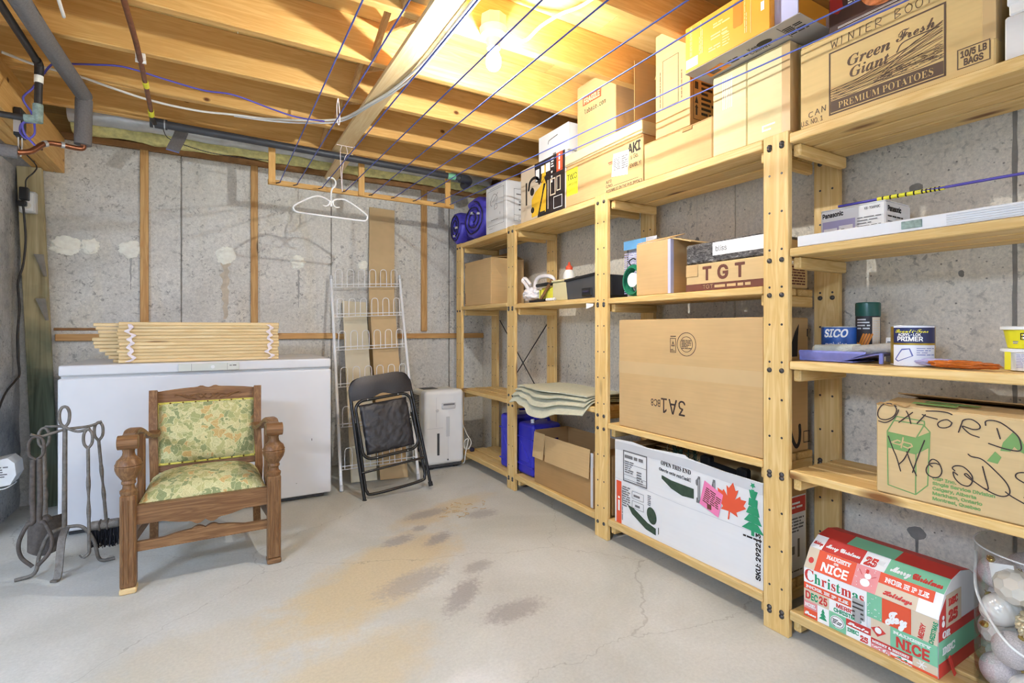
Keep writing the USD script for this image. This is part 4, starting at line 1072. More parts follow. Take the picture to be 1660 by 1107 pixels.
# ------------------------------------------------------------------ left edge: plank, socket, cords, box
pk_ = thing('leaning_plank', 'damp greenish plank with dark knots standing in the left corner', 'plank', loc=(-.87, 4.0, 0))
part(pk_, 'board', beam((-.853, 4.035, 0.0), (-.935, 4.055, 2.015), .112, .036, up=(0, 1, 0)), 'plank_green')
part(pk_, 'knot_scar', [grid(lambda u, v, z0=z0: np.stack([-.868 - .03 * (z0 - .9) + .045 * (u - .5) * (1 - .7 * v) + .03 * v, 4.0335 + .018 * z0 / 2 * 0 - .0195 - .003 * np.sin(u * 3.14), z0 - .13 * v], -1), 5, 6, .002) for z0 in (1.50, 1.24)], 'run_dark', 'dark weathered knot')
oc = thing('wall_socket', 'grey outlet box with black plugs on the left plank', 'electrical outlet', loc=(-.93, 3.98, 1.78))
part(oc, 'box', rbox(-.968, -.893, 3.985, 4.033, 1.735, 1.86, .006), 'plastic_grey', smooth=40)
part(oc, 'cover', rbox(-.96, -.902, 3.978, 3.987, 1.745, 1.85, .003), 'white_plastic', smooth=40)
part(oc, 'socket_face', [cyl((-.929, 3.979, 1.775), (-.929, 3.976, 1.775), .018, 20)], 'plastic_cream')
pg = thing('plug_adapter', 'black plug adapter pushed into the outlet box', 'plug', loc=(-.93, 3.96, 1.83))
part(pg, 'body', rbox(-.955, -.915, 3.935, 3.976, 1.80, 1.872, .006), 'black_plastic', smooth=40)
part(pg, 'lead', tube(smooth_path([(-.93, 3.955, 1.872), (-.925, 3.95, 1.92), (-.89, 3.95, 1.97), (-.885, 3.95, 2.01), (-.87, 3.6, 2.012), (-.79, 3.3, 2.01)], 6), .0035, 6), 'cord_black', smooth=60)
xc = thing('extension_cord', 'dark extension cord hanging from the outlet down the left wall', 'cord', loc=(-.95, 3.95, 1.7))
part(xc, 'plug', rbox(-.965, -.925, 3.94, 3.975, 1.765, 1.795, .008), 'black_plastic', smooth=40)
part(xc, 'cable', tube(smooth_path([(-.94, 3.95, 1.77), (-.935, 3.95, 1.71), (-.93, 3.955, 1.57), (-.94, 3.955, 1.43), (-.962, 3.955, 1.32), (-.955, 3.955, 1.18), (-.965, 3.955, 1.035), (-.963, 3.955, .90), (-.955, 3.95, .80), (-.962, 3.90, .765), (-.968, 3.75, .70), (-.975, 3.6, .55)], 7), .0055, 8), 'cord_black', smooth=60)
wbx = thing('alarm_box', 'small white box with printed text hanging on the pier at the left edge', 'box', loc=(-.93, 3.6, .25))
part(wbx, 'case', trimesh.convex.convex_hull(np.array([(x, y, z) for y in (3.555, 3.68) for x, z in ((-.99, .25), (-.99, .385), (-.905, .40), (-.878, .37), (-.872, .31), (-.895, .262))])), 'white_plastic')
deco(wbx, 'print', [words(-.955, .30, .06, .06, 5, 9)], (0, 3.555, 0), FY, 'ink_grey')
part(wbx, 'wire_bracket', tube(smooth_path([(-.99, 3.57, .25), (-.93, 3.56, .243), (-.90, 3.57, .252), (-.90, 3.66, .255), (-.99, 3.67, .25)], 5), .003, 6), 'wire_white', smooth=60)

# ------------------------------------------------------------------ boards and wire rack leaning on the back wall
tb = thing('tan_board', 'tall narrow tan hardboard strip leaning on the back wall behind the wire rack', 'board', loc=(1.14, 3.7, 0))
part(tb, 'sheet', beam((1.128, 3.95, 0.004), (1.182, 4.105, 2.03), .205, .006, up=(0, -1, .2), ch=.001), 'board_tan')
cbd = thing('cream_board', 'shorter cream painted board leaning beside the tan board behind the rack', 'board', loc=(.92, 3.8, 0))
part(cbd, 'sheet', beam((.905, 3.575, 0.004), (.956, 4.085, 1.272), .18, .008, up=(0, -1, .2), ch=.001), 'board_cream')
tb2 = thing('tan_board', 'shorter tan hardboard piece leaning in front of the tall strip', 'board', loc=(1.11, 3.6, 0))
part(tb2, 'sheet', beam((1.105, 3.535, 0.004), (1.158, 4.018, 1.285), .20, .006, up=(0, -1, .2), ch=.001), 'board_tan')

sr = thing('wire_rack', 'white wire shoe rack of six looped tiers leaning on the back wall', 'shoe rack', loc=(1.0, 3.7, 0))
A0, A1 = np.array([.724, 3.44, 0.0]), np.array([.772, 4.03, 1.46])
B0, B1 = np.array([1.25, 3.44, 0.0]), np.array([1.302, 4.03, 1.488])
for a, b in ((A0, A1), (B0, B1)):
    p_ = part(sr, 'pole', tube([a, b], .0105, 12), 'wire_white', smooth=50)
    part(p_, 'end_cap', [tube([a, a + unit(b - a) * .04], .013, 12), tube([b - unit(b - a) * .03, b], .013, 12)], 'plastic_grey')
for i, t in enumerate((.955, .80, .635, .46, .28, .10)):
    a, b = A0 + (A1 - A0) * t, B0 + (B1 - B0) * t
    d = unit(b - a)
    p_ = part(sr, 'tier_bar', [tube([a, b], .0036, 8), tube([a + np.array([0, .0, -.022]), b + np.array([0, 0, -.022])], .0028, 8)], 'wire_white', smooth=50)
    L = np.linalg.norm(b - a)
    for k in range(6):
        c = a + d * (L * (k + .62) / 6.2)
        back = np.array([0, .03, 0])
        upv = np.array([.004, .02, .115])
        w = d * .024
        P_ = [c - w - np.array([0, 0, .022]), c - w, c - w + upv * .75, c - w * .7 + upv * .95, c + upv * 1.0, c + w * .7 + upv * .95, c + w + upv * .75, c + w, c + w - np.array([0, 0, .022])]
        part(p_, 'wire_loop', tube(smooth_path(P_, 4), .0028, 6), 'wire_white', smooth=50)

# ------------------------------------------------------------------ folded chair
fc = thing('folding_chair', 'folded black folding chair with padded vinyl seat leaning on the wire rack', 'chair', loc=(1.0, 3.25, 0))
Bv = unit([-.088, .165, .765]); Nv = unit(np.cross(Bv, np.cross([0, -1, 0], Bv))); Av = unit(np.cross(Nv, Bv)) * -1
if Av[0] < 0:
    Av = -Av
if Nv[1] > 0:
    Nv = -Nv
Fo = np.array([1.027, 3.186, 0.0])


def fp(a, b, n=0.):
    return Fo + Av * a + Bv * b + Nv * n


fr = [fp(-.216, .010), fp(-.214, .2), fp(-.205, .48), fp(-.198, .66), fp(-.185, .735), fp(-.14, .768), fp(0, .772), fp(.14, .768), fp(.185, .735), fp(.198, .66), fp(.205, .48), fp(.214, .2), fp(.216, .010)]
part(fc, 'front_frame', tube(smooth_path(fr, 6), .0105, 10), 'black_paint', smooth=50)
for s in (-1, 1):
    part(fc, 'foot_cap', tube([fp(s * .216, .028), fp(s * .2165, .0)], .0145, 12), 'rubber')


def brest(u, v):
    a = -.205 + .41 * u
    s = np.abs(2 * u - 1)
    lo = .655 - .0 - .02 * np.cos((2 * u - 1) * math.pi * 1.0) * (s < .5) * 1.0 - .02 * (s >= .5) * np.cos(s * math.pi)
    lo = .648 + .012 * np.cos(2 * math.pi * (2 * u - 1)) * (1 - s) - .012 * s
    hi = .785 - .075 * s ** 5 - .004 * np.cos((2 * u - 1) * math.pi)
    b = lo + (hi - lo) * v
    bul = .018 + .008 * np.sin(v * math.pi) - .012 * s ** 4
    return Fo + a[..., None] * Av + b[..., None] * Bv + bul[..., None] * Nv


m = grid(brest, 32, 9, .022)
part(fc, 'backrest', m, 'black_vinyl', 'black backrest with a dipped lower edge', smooth=60)
SQ = [(x, y) for x, y in Polygon([(-.183, .262), (.183, .262), (.183, .632), (-.183, .632)]).buffer(-.06).buffer(.06, quad_segs=6).exterior.coords][:-1]
part(fc, 'seat_frame', tube([fp(x, y, .012) for x, y in SQ], .010, 8, closed=True), 'black_paint', smooth=50)


def pad2(u, v):
    a, b = -.166 + .332 * u, .278 + .338 * v
    e = (1 - np.abs(2 * u - 1) ** 5) * (1 - np.abs(2 * v - 1) ** 5)
    pk2 = np.stack([u * 9, v * 9, u * 0], -1)
    edge = np.clip(1 - e, 0, 1)
    wr_ = .010 * (meshkit.fbm(pk2 * 1.6, 4, 3) - .5) * (1 + 1.5 * edge)
    cr_ = .94 + .06 * e
    a = a * cr_
    b = .447 + (b - .447) * cr_
    return Fo + a[..., None] * Av + b[..., None] * Bv + (.004 + .022 * np.clip(e, 0, 1) ** .5 + wr_)[..., None] * Nv


part(fc, 'seat_pad', grid(pad2, 36, 36, .012), 'black_vinyl', 'padded black vinyl seat folded flat', smooth=60)
part(fc, 'seat_rivet', cat([trimesh.creation.icosphere(1, .0045).apply_translation(fp(x, y, .023)) for x, y in ((-.10, .632), (.10, .632), (-.10, .262), (.10, .262))]), 'steel', smooth=True, kind='stuff')
u2 = [(-.182, .50), (-.19, .30), (-.196, .11), (-.19, .07), (-.165, .048), (0, .043), (.165, .048), (.19, .07), (.196, .11), (.19, .30), (.182, .50)]
part(fc, 'rear_frame', tube(smooth_path([fp(a, b, -.013) for a, b in u2], 6), .0095, 10), 'black_paint', smooth=50)
part(fc, 'cross_bar', tube([fp(-.208, .19, .0), fp(.208, .19, .0)], .0075, 10), 'black_paint', smooth=50)
for s in (-1, 1):
    part(fc, 'hinge_link', beam(fp(s * .188, .30, .006), fp(s * .186, .50, .006), .004, .018, up=Bv if False else Nv), 'black_paint')

# ------------------------------------------------------------------ dehumidifier
dh = thing('dehumidifier', 'white portable dehumidifier with side grille standing beside the shelves', 'dehumidifier', loc=(1.52, 3.74, 0))
part(dh, 'base', cb(1.375, 1.665, 3.615, 3.88, .012, .05, .01), 'dark_grey')
part(dh, 'wheel', [cyl((x - .012, 3.64, .016), (x + .012, 3.64, .016), .016, 14) for x in (1.42, 1.62)] + [cyl((x - .012, 3.86, .016), (x + .012, 3.86, .016), .016, 14) for x in (1.42, 1.62)], 'black_plastic')
part(dh, 'shell', rbox(1.360, 1.675, 3.64, 3.89, .035, .592, .030, 3), 'plastic_cream', smooth=50)
fr_ = part(dh, 'front_cover', rbox(1.358, 1.677, 3.595, 3.72, .035, .597, .034, 3), 'white_plastic', smooth=50)
part(fr_, 'handle_recess', rbox(1.488, 1.598, 3.585, 3.60, .455, .503, .007), 'plastic_grey', smooth=40)
part(fr_, 'handle_slot', cb(1.497, 1.589, 3.5835, 3.59, .482, .496, .002), 'ink_grey')
part(fr_, 'level_window', cb(1.525, 1.552, 3.5925, 3.597, .245, .395, .002), 'plastic_grey')
part(fr_, 'bucket_slot', cb(1.452, 1.470, 3.5925, 3.597, .11, .275, .003), 'dark_grey')
part(fr_, 'seam', [cb(1.372, 1.50, 3.5940, 3.597, .313, .3155, 0), cb(1.5375, 1.5395, 3.5940, 3.597, .06, .245, 0), cb(1.445, 1.447, 3.5940, 3.597, .325, .545, 0)], 'ink_pale')
part(fr_, 'knob', cyl((1.452, 3.597, .448), (1.452, 3.588, .448), .011, 18), 'plastic_grey')
part(fr_, 'screw', cyl((1.538, 3.596, .072), (1.538, 3.591, .072), .005, 10), 'dark_grey')
for i in range(17):
    z = .345 + .0125 * i
    for ya, yb in ((3.735, 3.775), (3.785, 3.825), (3.835, 3.872)):
        part(dh, 'vent_slot', cb(1.3585, 1.363, ya, yb, z, z + .006, 0), 'black_plastic')
part(dh, 'top_grille', cb(1.40, 1.52, 3.74, 3.86, .590, .5945, .002), 'dark_grey')
ov = affinity.scale(Point(0, 0).buffer(1, 20), .022, .042)
deco(dh, 'badge', [affinity.translate(ov, -3.745, .16)], (1.360, 0, 0), FX, 'bag_trim', off=.0012, label='dark oval badge')
deco(dh, 'badge_number', [at(txt('65', .026, 'sans', True), -3.745 - .018, .148)], (1.360, 0, 0), FX, 'paper_white', off=.0018)
q = np.random.default_rng(8)
fd = thing('straw_debris', 'few curls of pale straw debris on the floor in front of the second post', 'debris', loc=(1.25, 2.72, 0), kind='stuff')
part(fd, 'straw', cat([tube(smooth_path([(c0[0], c0[1], .0025), (c0[0] + .02 * math.cos(a), c0[1] + .02 * math.sin(a), .003), (c0[0] + .035 * math.cos(a + .6), c0[1] + .035 * math.sin(a + .6), .0025)], 4), .0016, 5) for c0, a in [((1.25 + .07 * q.normal(), 2.74 + .05 * q.normal()), q.uniform(0, 6.3)) for _ in range(26)]]), 'board_tan', kind='stuff')
dc = thing('appliance_cord', 'white cord coiled on the floor between the dehumidifier and the shelves', 'cord', loc=(1.72, 3.72, 0))
part(dc, 'cable', tube(smooth_path([(1.676, 3.75, .30), (1.688, 3.695, .335), (1.70, 3.66, .29), (1.73, 3.65, .22), (1.755, 3.64, .17), (1.73, 3.63, .125), (1.695, 3.63, .13), (1.69, 3.63, .18), (1.72, 3.62, .20), (1.693, 3.61, .10), (1.688, 3.62, .03), (1.686, 3.66, .006)], 7), .0045, 8), 'cable_white', smooth=60)
part(dc, 'plug', rbox(1.735, 1.765, 3.60, 3.63, .1025, .132, .006), 'bag_trim', smooth=40)
# ------------------------------------------------------------------ things on the shelves
def carton(name, label, cat_, x0, x1, y0, y1, z0, z1, m='card', flaps=True, tape=None, ch=.004, group=None):
    t = thing(name, label, cat_, loc=((x0 + x1) / 2, (y0 + y1) / 2, z0), group=group)
    g = .003 if flaps else 0
    part(t, 'body', cb(x0, x1, y0, y1, z0, z1 - g, ch), m)
    if flaps:
        xm = (x0 + x1) / 2
        part(t, 'flap', cb(x0 + .001, xm - .001, y0 + .001, y1 - .001, z1 - g, z1, .001), m)
        part(t, 'flap', cb(xm + .001, x1 - .001, y0 + .001, y1 - .001, z1 - g, z1, .001), m)
    if tape:
        part(t, 'tape', cb((x0 + x1) / 2 - .025, (x0 + x1) / 2 + .025, y0 - .0008, y1 + .0008, z1 - .06, z1 + .0008, .0006), tape)
    return t


def panel(p0, eu, ev, lu, lv, th=.004, ch=.001):
    """board panel from corner p0 along eu, ev"""
    eu, ev = unit(eu), unit(ev)
    n = np.cross(eu, ev)
    return xf(cb(0, lu, 0, lv, 0, th, ch), np.stack([eu, ev, n], 1), p0)


# ---- top shelf, far bay: rolled sleeping bags, white carton, tool box
def spiral_bag(name, label, y0, y1, z0, z1, x0, x1, sd):
    t = thing(name, label, 'sleeping bag', loc=((x0 + x1) / 2, (y0 + y1) / 2, z0))
    ry, rz = (y1 - y0) / 2, (z1 - z0) / 2
    cy_, cz_ = (y0 + y1) / 2, (z0 + z1) / 2
    n = 90
    a = np.linspace(0, 2 * math.pi * 2.55, n) + sd
    s = np.linspace(1, .24, n)
    ctr = np.stack([0 * a + x0, cy_ + ry * .93 * s * np.cos(a), cz_ + rz * .93 * s * np.sin(a)], 1)
    wv = 1 + .12 * (meshkit.fbm(np.stack([a * 2, a * 0 + sd, a * 0], 1), 3, sd) - .5)
    ctr[:, 1] = cy_ + (ctr[:, 1] - cy_) * wv
    ctr[:, 2] = cz_ + (ctr[:, 2] - cz_) * wv
    half = .15
    k = 12
    th = np.linspace(0, 2 * math.pi, k, endpoint=False)
    nx = 9
    V = []
    tn = np.gradient(ctr, axis=0); tn /= np.linalg.norm(tn, axis=1, keepdims=True)
    nr = np.stack([0 * a, -tn[:, 2], tn[:, 1]], 1)
    tk = min(ry, rz) * .20
    depth = x1 - x0
    prof = []
    for q in th:
        cx_, sx_ = math.cos(q), math.sin(q)
        prof.append((depth / 2 * np.sign(cx_) * abs(cx_) ** .35 + depth / 2, tk * np.sign(sx_) * abs(sx_) ** .6))
    V = np.stack([ctr + np.array([px_, 0, 0]) + nr * (py_ * (1 + .35 * (meshkit.noise(np.stack([a * 5, a * 0 + i, a * 0], 1), sd) - .5)))[:, None] if False else ctr + np.array([px_, 0, 0]) + nr * np.asarray(py_ * (1 + 1.0 * (meshkit.noise(np.stack([a * 4, a * 0 + i * .7, a * 0], 1), sd) - .5)))[:, None] for i, (px_, py_) in enumerate(prof)], 1)
    F = []
    for i in range(n - 1):
        for j in range(k):
            j2 = (j + 1) % k
            F += [(i * k + j, i * k + j2, (i + 1) * k + j2), (i * k + j, (i + 1) * k + j2, (i + 1) * k + j)]
    F += [(0, j + 1, j) for j in range(1, k - 1)] + [((n - 1) * k, (n - 1) * k + j, (n - 1) * k + j + 1) for j in range(1, k - 1)]
    m = trimesh.Trimesh(V.reshape(-1, 3), np.array(F), process=False)
    if m.volume < 0:
        m.invert()
    lo = m.bounds
    m.apply_translation([0, 0, z0 - lo[0][2] + .001])
    part(t, 'roll', m, 'bag_blue', smooth=70)
    edge = ctr + np.array([-.004, 0, z0 - lo[0][2]]) + nr * tk * .25
    edge[:, 2] += .001
    part(t, 'piping', tube(edge[4:], .0045, 6), 'bag_trim', 'dark piping along the edge', smooth=60)
    for f in (.5, .8):
        e = edge[int(n * f)]
        part(t, 'buckle', rbox(e[0] - .012, e[0] + .008, e[1] - .012, e[1] + .012, e[2] - .009, e[2] + .009, .004), 'plastic_grey', smooth=40)
    return t


spiral_bag('sleeping_bag', 'large blue rolled sleeping bag against the white carton on the top shelf', 3.325, 3.715, 1.738, 2.05, 1.715, 2.03, 1)
spiral_bag('sleeping_bag', 'small blue rolled sleeping bag at the far end of the top shelf', 3.71, 3.93, 1.738, 2.005, 1.70, 2.02, 3)

t = carton('carton', 'white carton with a line drawing beside the blue sleeping bags', 'box', 1.71, 2.0, 3.005, 3.30, 1.738, 2.07, 'card_white')
O = (1.71, 3.30, 1.738)
deco(t, 'print', [frame2(.03, .05, .235, .25, .0018), stroke([(.09, .19), (.07, .21), (.09, .25), (.13, .27), (.17, .245), (.16, .21)], .003), stroke([(.10, .22), (.13, .235), (.18, .27)], .003), stroke([(.13, .16), (.17, .17), (.16, .20), (.13, .19), (.13, .16)], .0026), words(.08, .085, .10, .008, 1, 1), R(.21, .115, .004, .016), R(.05, .03, .05, .002), R(.06, .31, .17, .0015)], O, FX, 'ink_grey')
deco(t, 'print', [frame2(.06, .06, .2, .22, .0018), words(.08, .235, .14, .016, 1, 3), R(.06, .10, .2, .0018), frame2(.10, .066, .03, .026, .002), words(.1, .13, .015, .07, 4, 5), words(.16, .14, .02, .06, 4, 6)], (1.71, 3.005, 1.738), FY, 'ink_grey')

t = carton('tool_carton', 'printed power-tool carton with a yellow and black machine on its front', 'box', 1.71, 1.99, 2.335, 2.81, 1.738, 2.07, 'card_white')
O = (1.71, 2.81, 1.738)
deco(t, 'print', [R(.0, .0, .475, .332)], O, FX, 'beige_print', off=.0008)
deco(t, 'print', [Polygon([(.20, .0), (.475, .0), (.475, .332), (.16, .332), (.17, .22), (.24, .2), (.27, .08)])], O, FX, 'black_print', off=.0014)
deco(t, 'print', [Polygon([(.13, .01), (.13, .12), (.17, .16), (.22, .18), (.27, .22), (.29, .18), (.285, .02)]), Polygon([(.235, .20), (.285, .235), (.28, .30), (.25, .29)])], O, FX, 'yellow_tool', off=.002, label='picture of a yellow power tool')
deco(t, 'print', [stroke([(.095, .19), (.11, .235), (.155, .25), (.20, .235), (.215, .205)], .018), Polygon([(.195, .0), (.21, .0), (.265, .15), (.285, .19), (.262, .19), (.245, .13)]), Polygon([(.292, .02), (.302, .02), (.302, .22), (.292, .22)]), R(.06, .10, .016, .14), affinity.scale(Point(.135, .17).buffer(.022), 1, 1.1), Point(.14, .055).buffer(.018), R(.215, .008, .06, .02)], O, FX, 'ink_black', off=.0026)
deco(t, 'print', [frame2(.33, .10, .055, .10, .008), frame2(.395, .115, .04, .085, .006), R(.305, .03, .008, .17)], O, FX, 'beige_print', off=.0026)
deco(t, 'print', [R(.175, .222, .04, .07), R(.235, .255, .035, .045), R(.285, .252, .045, .05), frame2(.365, .018, .085, .07, .004), words(.34, .262, .026, .06, 4, 3), words(.34, .17, .014, .08, 3, 8)], O, FX, 'paper_white', off=.0026)
deco(t, 'print', [R(.395, .225, .06, .107)], O, FX, 'red_orange', off=.0026)
deco(t, 'print', [at(txt('THE DEAL', .014, bold=True, w=.09) if False else words(0, 0, .09, .016, 1, 12, .9), .432, .232, 90)], O, FX, 'paper_white', off=.0032)

t = carton('handled_carton', 'small white carton with a carry handle standing on the tool carton', 'box', 1.722, 1.95, 2.32, 2.625, 2.0725, 2.226, 'card_white', flaps=False)
O = (1.722, 2.625, 2.0725)
deco(t, 'handle', [stroke([(.105, .085), (.11, .10), (.13, .105), (.20, .112)], .004)], O, FX, 'ink_black')
deco(t, 'clasp', [R(.14, .0, .06, .006), R(.155, .0, .03, .016)], O, FX, 'ink_grey')

t = thing('long_carton', 'long tan carton with a yellow TWO sticker and a white shipping label', 'box', loc=(1.85, 2.03, 1.738))
part(t, 'body', cb(1.71, 2.0, 1.732, 2.331, 1.738, 1.958, .004), 'card')
part(t, 'lid', cb(1.706, 2.004, 1.735, 2.330, 1.966, 2.026, .004), 'card_pale')
part(t, 'lid_seat', cb(1.715, 1.995, 1.740, 2.325, 1.955, 1.968, 0), 'card_inside')
O = (1.71, 2.331, 1.738)
deco(t, 'sticker', [R(.012, .06, .10, .145)], O, FX, 'yellow', label='fluorescent yellow sticker')
deco(t, 'lettering', [at(txt('TWO', .032, w=.088), .018, .145), at(txt('149022256', .011, w=.088), .018, .115)], O, FX, 'ink_black', off=.0014)
deco(t, 'lettering', [at(txt('AKI', .042, bold=True, w=.085), .50, .155), at(txt('s Go.', .020, w=.05), .52, .125), at(txt('EMBLY', .018, w=.072), .515, .085), at(txt('AUTO', .014, w=.04), .345, .05), at(txt('C/NO.', .014, w=.05), .345, .028), R(.40, .028, .17, .0015), at(txt('ASSEMBLED IN THE PHILIPPINES', .0135, w=.25), .345, .004)], O, FX, 'ink_black')
deco(t, 'label', [Polygon([(.385, .075), (.50, .06), (.51, .175), (.40, .185)])], O, FX, 'paper_white', off=.0014, label='white shipping label')
deco(t, 'label_print', [words(.40, .10, .05, .06, 7, 2), words(.46, .095, .04, .065, 6, 7)], O, FX, 'ink_grey', off=.002)
deco(t, 'mark', [R(.36, .148, .03, .005), R(.365, .14, .025, .003)], O, FX, 'red')

t = carton('fragile_carton', 'tan carton with a red FRAGILE strip standing on the long carton', 'box', 1.716, 2.0, 1.925, 2.232, 2.0275, 2.37, 'card', tape=None)
O = (1.716, 2.232, 2.0275)
deco(t, 'strip', [Polygon([(.05, .225), (.20, .225), (.20, .268), (.05, .268)])], O, FX, 'red_orange', label='red FRAGILE strip')
deco(t, 'strip_text', [at(txt('FRAGILE', .026, bold=True, w=.13), .06, .233)], O, FX, 'card_pale', off=.0014)
deco(t, 'lettering', [at(txt('labaie.com', .024, 'mono', w=.17), .065, .178)], O, FX, 'ink_black')
O = (1.716, 1.925, 2.0275)
deco(t, 'strip', [R(.185, .165, .06, .065)], O, FX if False else FY, 'red')
deco(t, 'strip_text', [at(txt('F', .034, bold=True), .2, .18)], O, FY, 'paper_white', off=.0014)
deco(t, 'lettering', [at(txt('LA BAIE', .022, 'serif', w=.12), .125, .12)], O, FY, 'ink_brown')

# open carton lying with its mouth to the left, on a plain sealed one
t = carton('carton', 'plain tan carton under the open flapped carton on the top shelf', 'box', 1.71, 2.0, 1.352, 1.726, 1.738, 1.905, 'card', tape=None)
part(t, 'torn_flap', panel((1.709, 1.50, 1.904), (0, -1, 0), (-.25, 0, -1), .05, .018), 'card_dark')
t = thing('open_carton', 'open tan carton lying on its side with a flap sticking out towards the aisle', 'box', loc=(1.85, 1.6, 1.91))
ox0, ox1, oy0, oy1, oz0, oz1 = 1.713, 1.985, 1.465, 1.655, 1.908, 2.365
w = .005
part(t, 'front_panel', cb(ox0, ox0 + w, oy0, oy1, oz0, oz1, .001), 'card')
part(t, 'back_panel', cb(ox1 - w, ox1, oy0, oy1, oz0, oz1, .001), 'card_inside')
part(t, 'end_panel', cb(ox0 + w, ox1 - w, oy0, oy0 + w, oz0, oz1, .001), 'card_dark')
part(t, 'bottom_panel', cb(ox0 + w, ox1 - w, oy0 + w, oy1, oz0, oz0 + w, .001), 'card_inside')
part(t, 'top_panel', cb(ox0 + w, ox1 - w, oy0 + w, oy1, oz1 - w, oz1, .001), 'card_inside')
part(t, 'flap', panel((ox1 - .004, oy1, 2.03), (0, 1, 0), (0, 0, 1), .135, oz1 - 2.036), 'card_inside', 'rear flap folded back')
part(t, 'flap', panel((1.715, 1.795, 2.03), (1, -.12, 0), (0, 0, 1), .25, oz1 - 2.07), 'card_dark', 'flap standing across the mouth')
part(t, 'flap', panel((1.78, oy1 + .002, oz1 - .01), (1, 0, 0), (0, .5, -1), .19, .15), 'card', 'short flap hanging at the top')
part(t, 'flap', panel((1.78, oy1 + .002, oz0 + .003), (1, 0, 0), (0, .35, 1), .19, .13), 'card', 'short flap at the bottom')
O = (ox0, oy1, oz0)
deco(t, 'print', [frame2(.04, .12, .09, .21, .002), at(words(0, 0, .16, .007, 1, 3), .03, .13, 90), at(words(0, 0, .12, .007, 1, 4), .15, .13, 90)], O, FX, 'ink_brown')
O = (ox0, oy0, oz0)
deco(t, 'print', [frame2(.02, .03, .16, .2, .002), Polygon([(.03, .16), (.05, .16), (.05, .19), (.03, .19)]), Polygon([(.03, .10), (.05, .10), (.04, .13)]), Polygon([(.035, .05), (.045, .05), (.045, .08), (.05, .08), (.04, .095), (.03, .08), (.035, .08)]), words(.07, .05, .08, .15, 7, 5)], O, FY, 'ink_black')

t = carton('pale_carton', 'pale cream carton with thin vertical print lines under the orange carton', 'box', 1.71, 2.0, 1.2005, 1.350, 1.738, 2.052, 'card_pale')
deco(t, 'print', [R(.045 + .008 * i, .17, .003, .12) for i in range(6)], (1.71, 1.35, 1.738), FX, 'paper_white')
t = carton('pale_carton', 'pale cream carton with a taped edge next to the tall post on the top shelf', 'box', 1.71, 2.0, 1.035, 1.1995, 1.738, 2.052, 'card_pale')
part(t, 'tape', cb(1.7092, 1.76, 1.0342, 1.065, 1.74, 2.05, .0006), 'tape')
deco(t, 'print', [R(.06, .03, .035, .006), R(.06, .03, .006, .022), R(.06, .046, .05, .006)], (1.71, 1.1995, 1.738), FX, 'paper_white')
part(t, 'torn_edge', [cb(2.0, 2.012, 1.033, 1.05, 1.80, 1.83, .002), cb(1.99, 2.008, 1.031, 1.05, 1.93, 1.96, .002)], 'lavender')

t = thing('orange_carton', 'bright orange carton with a hand slot lying across the two pale cartons', 'box', loc=(1.78, 1.2, 2.055))
part(t, 'body', cb(1.597, 1.96, 1.035, 1.389, 2.0575, 2.232, .003), 'orange_box')
part(t, 'underside', cb(1.596, 1.961, .935, 1.390, 2.0545, 2.0575, .001), 'grey_print', 'grey printed underside')
part(t, 'inner_flap', cb(1.62, 1.625, .955, 1.035, 2.058, 2.20, .001), 'lavender', 'pale open end flap')
part(t, 'inner_flap', cb(1.93, 1.935, .955, 1.035, 2.058, 2.20, .001), 'lavender')
O = (1.597, 1.389, 2.0575)
deco(t, 'hand_slot', [R(.222, .075, .022, .075).buffer(.008)], O, FX, 'orange_dark')
deco(t, 'print', [R(.006, .012, .055, .035)], O, FX, 'paper_white', label='white barcode sticker')
deco(t, 'sticker_print', [R(.011 + .006 * i, .017, .003, .025) for i in range(7)], O, FX, 'lavender', off=.0014)
deco(t, 'print', [at(words(0, 0, .11, .012, 2, 21), .035, .055, 90), at(words(0, 0, .12, .02, 3, 22), .085, .045, 90), at(words(0, 0, .03, .05, 5, 23, .4), .17, .025, 0), words(.11, .03, .06, .02, 2, 24), words(.12, .07, .07, .022, 2, 25), words(.13, .11, .07, .02, 2, 26), at(words(0, 0, .12, .012, 2, 27), .27, .03, 90), R(.282, .02, .002, .14)], O, FX, 'orange_pale')
deco(t, 'lettering', [at(words(0, 0, .09, .014, 1, 201, .9), .334, .075, 90)], O, FX, 'paper_white')
O = (1.709, 1.389, 2.0545)
UD = ((0, -1, 0), (-1, 0, 0))     # underside, read from below
deco(t, 'lettering', [at(txt('Keep it', .018, w=.06), .235, .048), at(txt('Cultivez', .018, w=.075), .225, .022), words(.20, .03, .03, .008, 1, 202, .8), affinity.scale(Point(.295, .055).buffer(.016), 1.7, 1), words(.15, .03, .04, .03, 3, 31), R(.365, .005, .0015, .09), words(.37, .015, .06, .06, 6, 33)], O, UD, 'ink_black')
deco(t, 'underside_picture', [Polygon([(.04, .01), (.14, .02), (.13, .07), (.05, .06)])], O, UD, 'orange_dark')
deco(t, 'underside_picture', [Polygon([(.06, .02), (.10, .025), (.095, .055), (.06, .045)])], O, UD, 'pizza_brown', off=.0014)

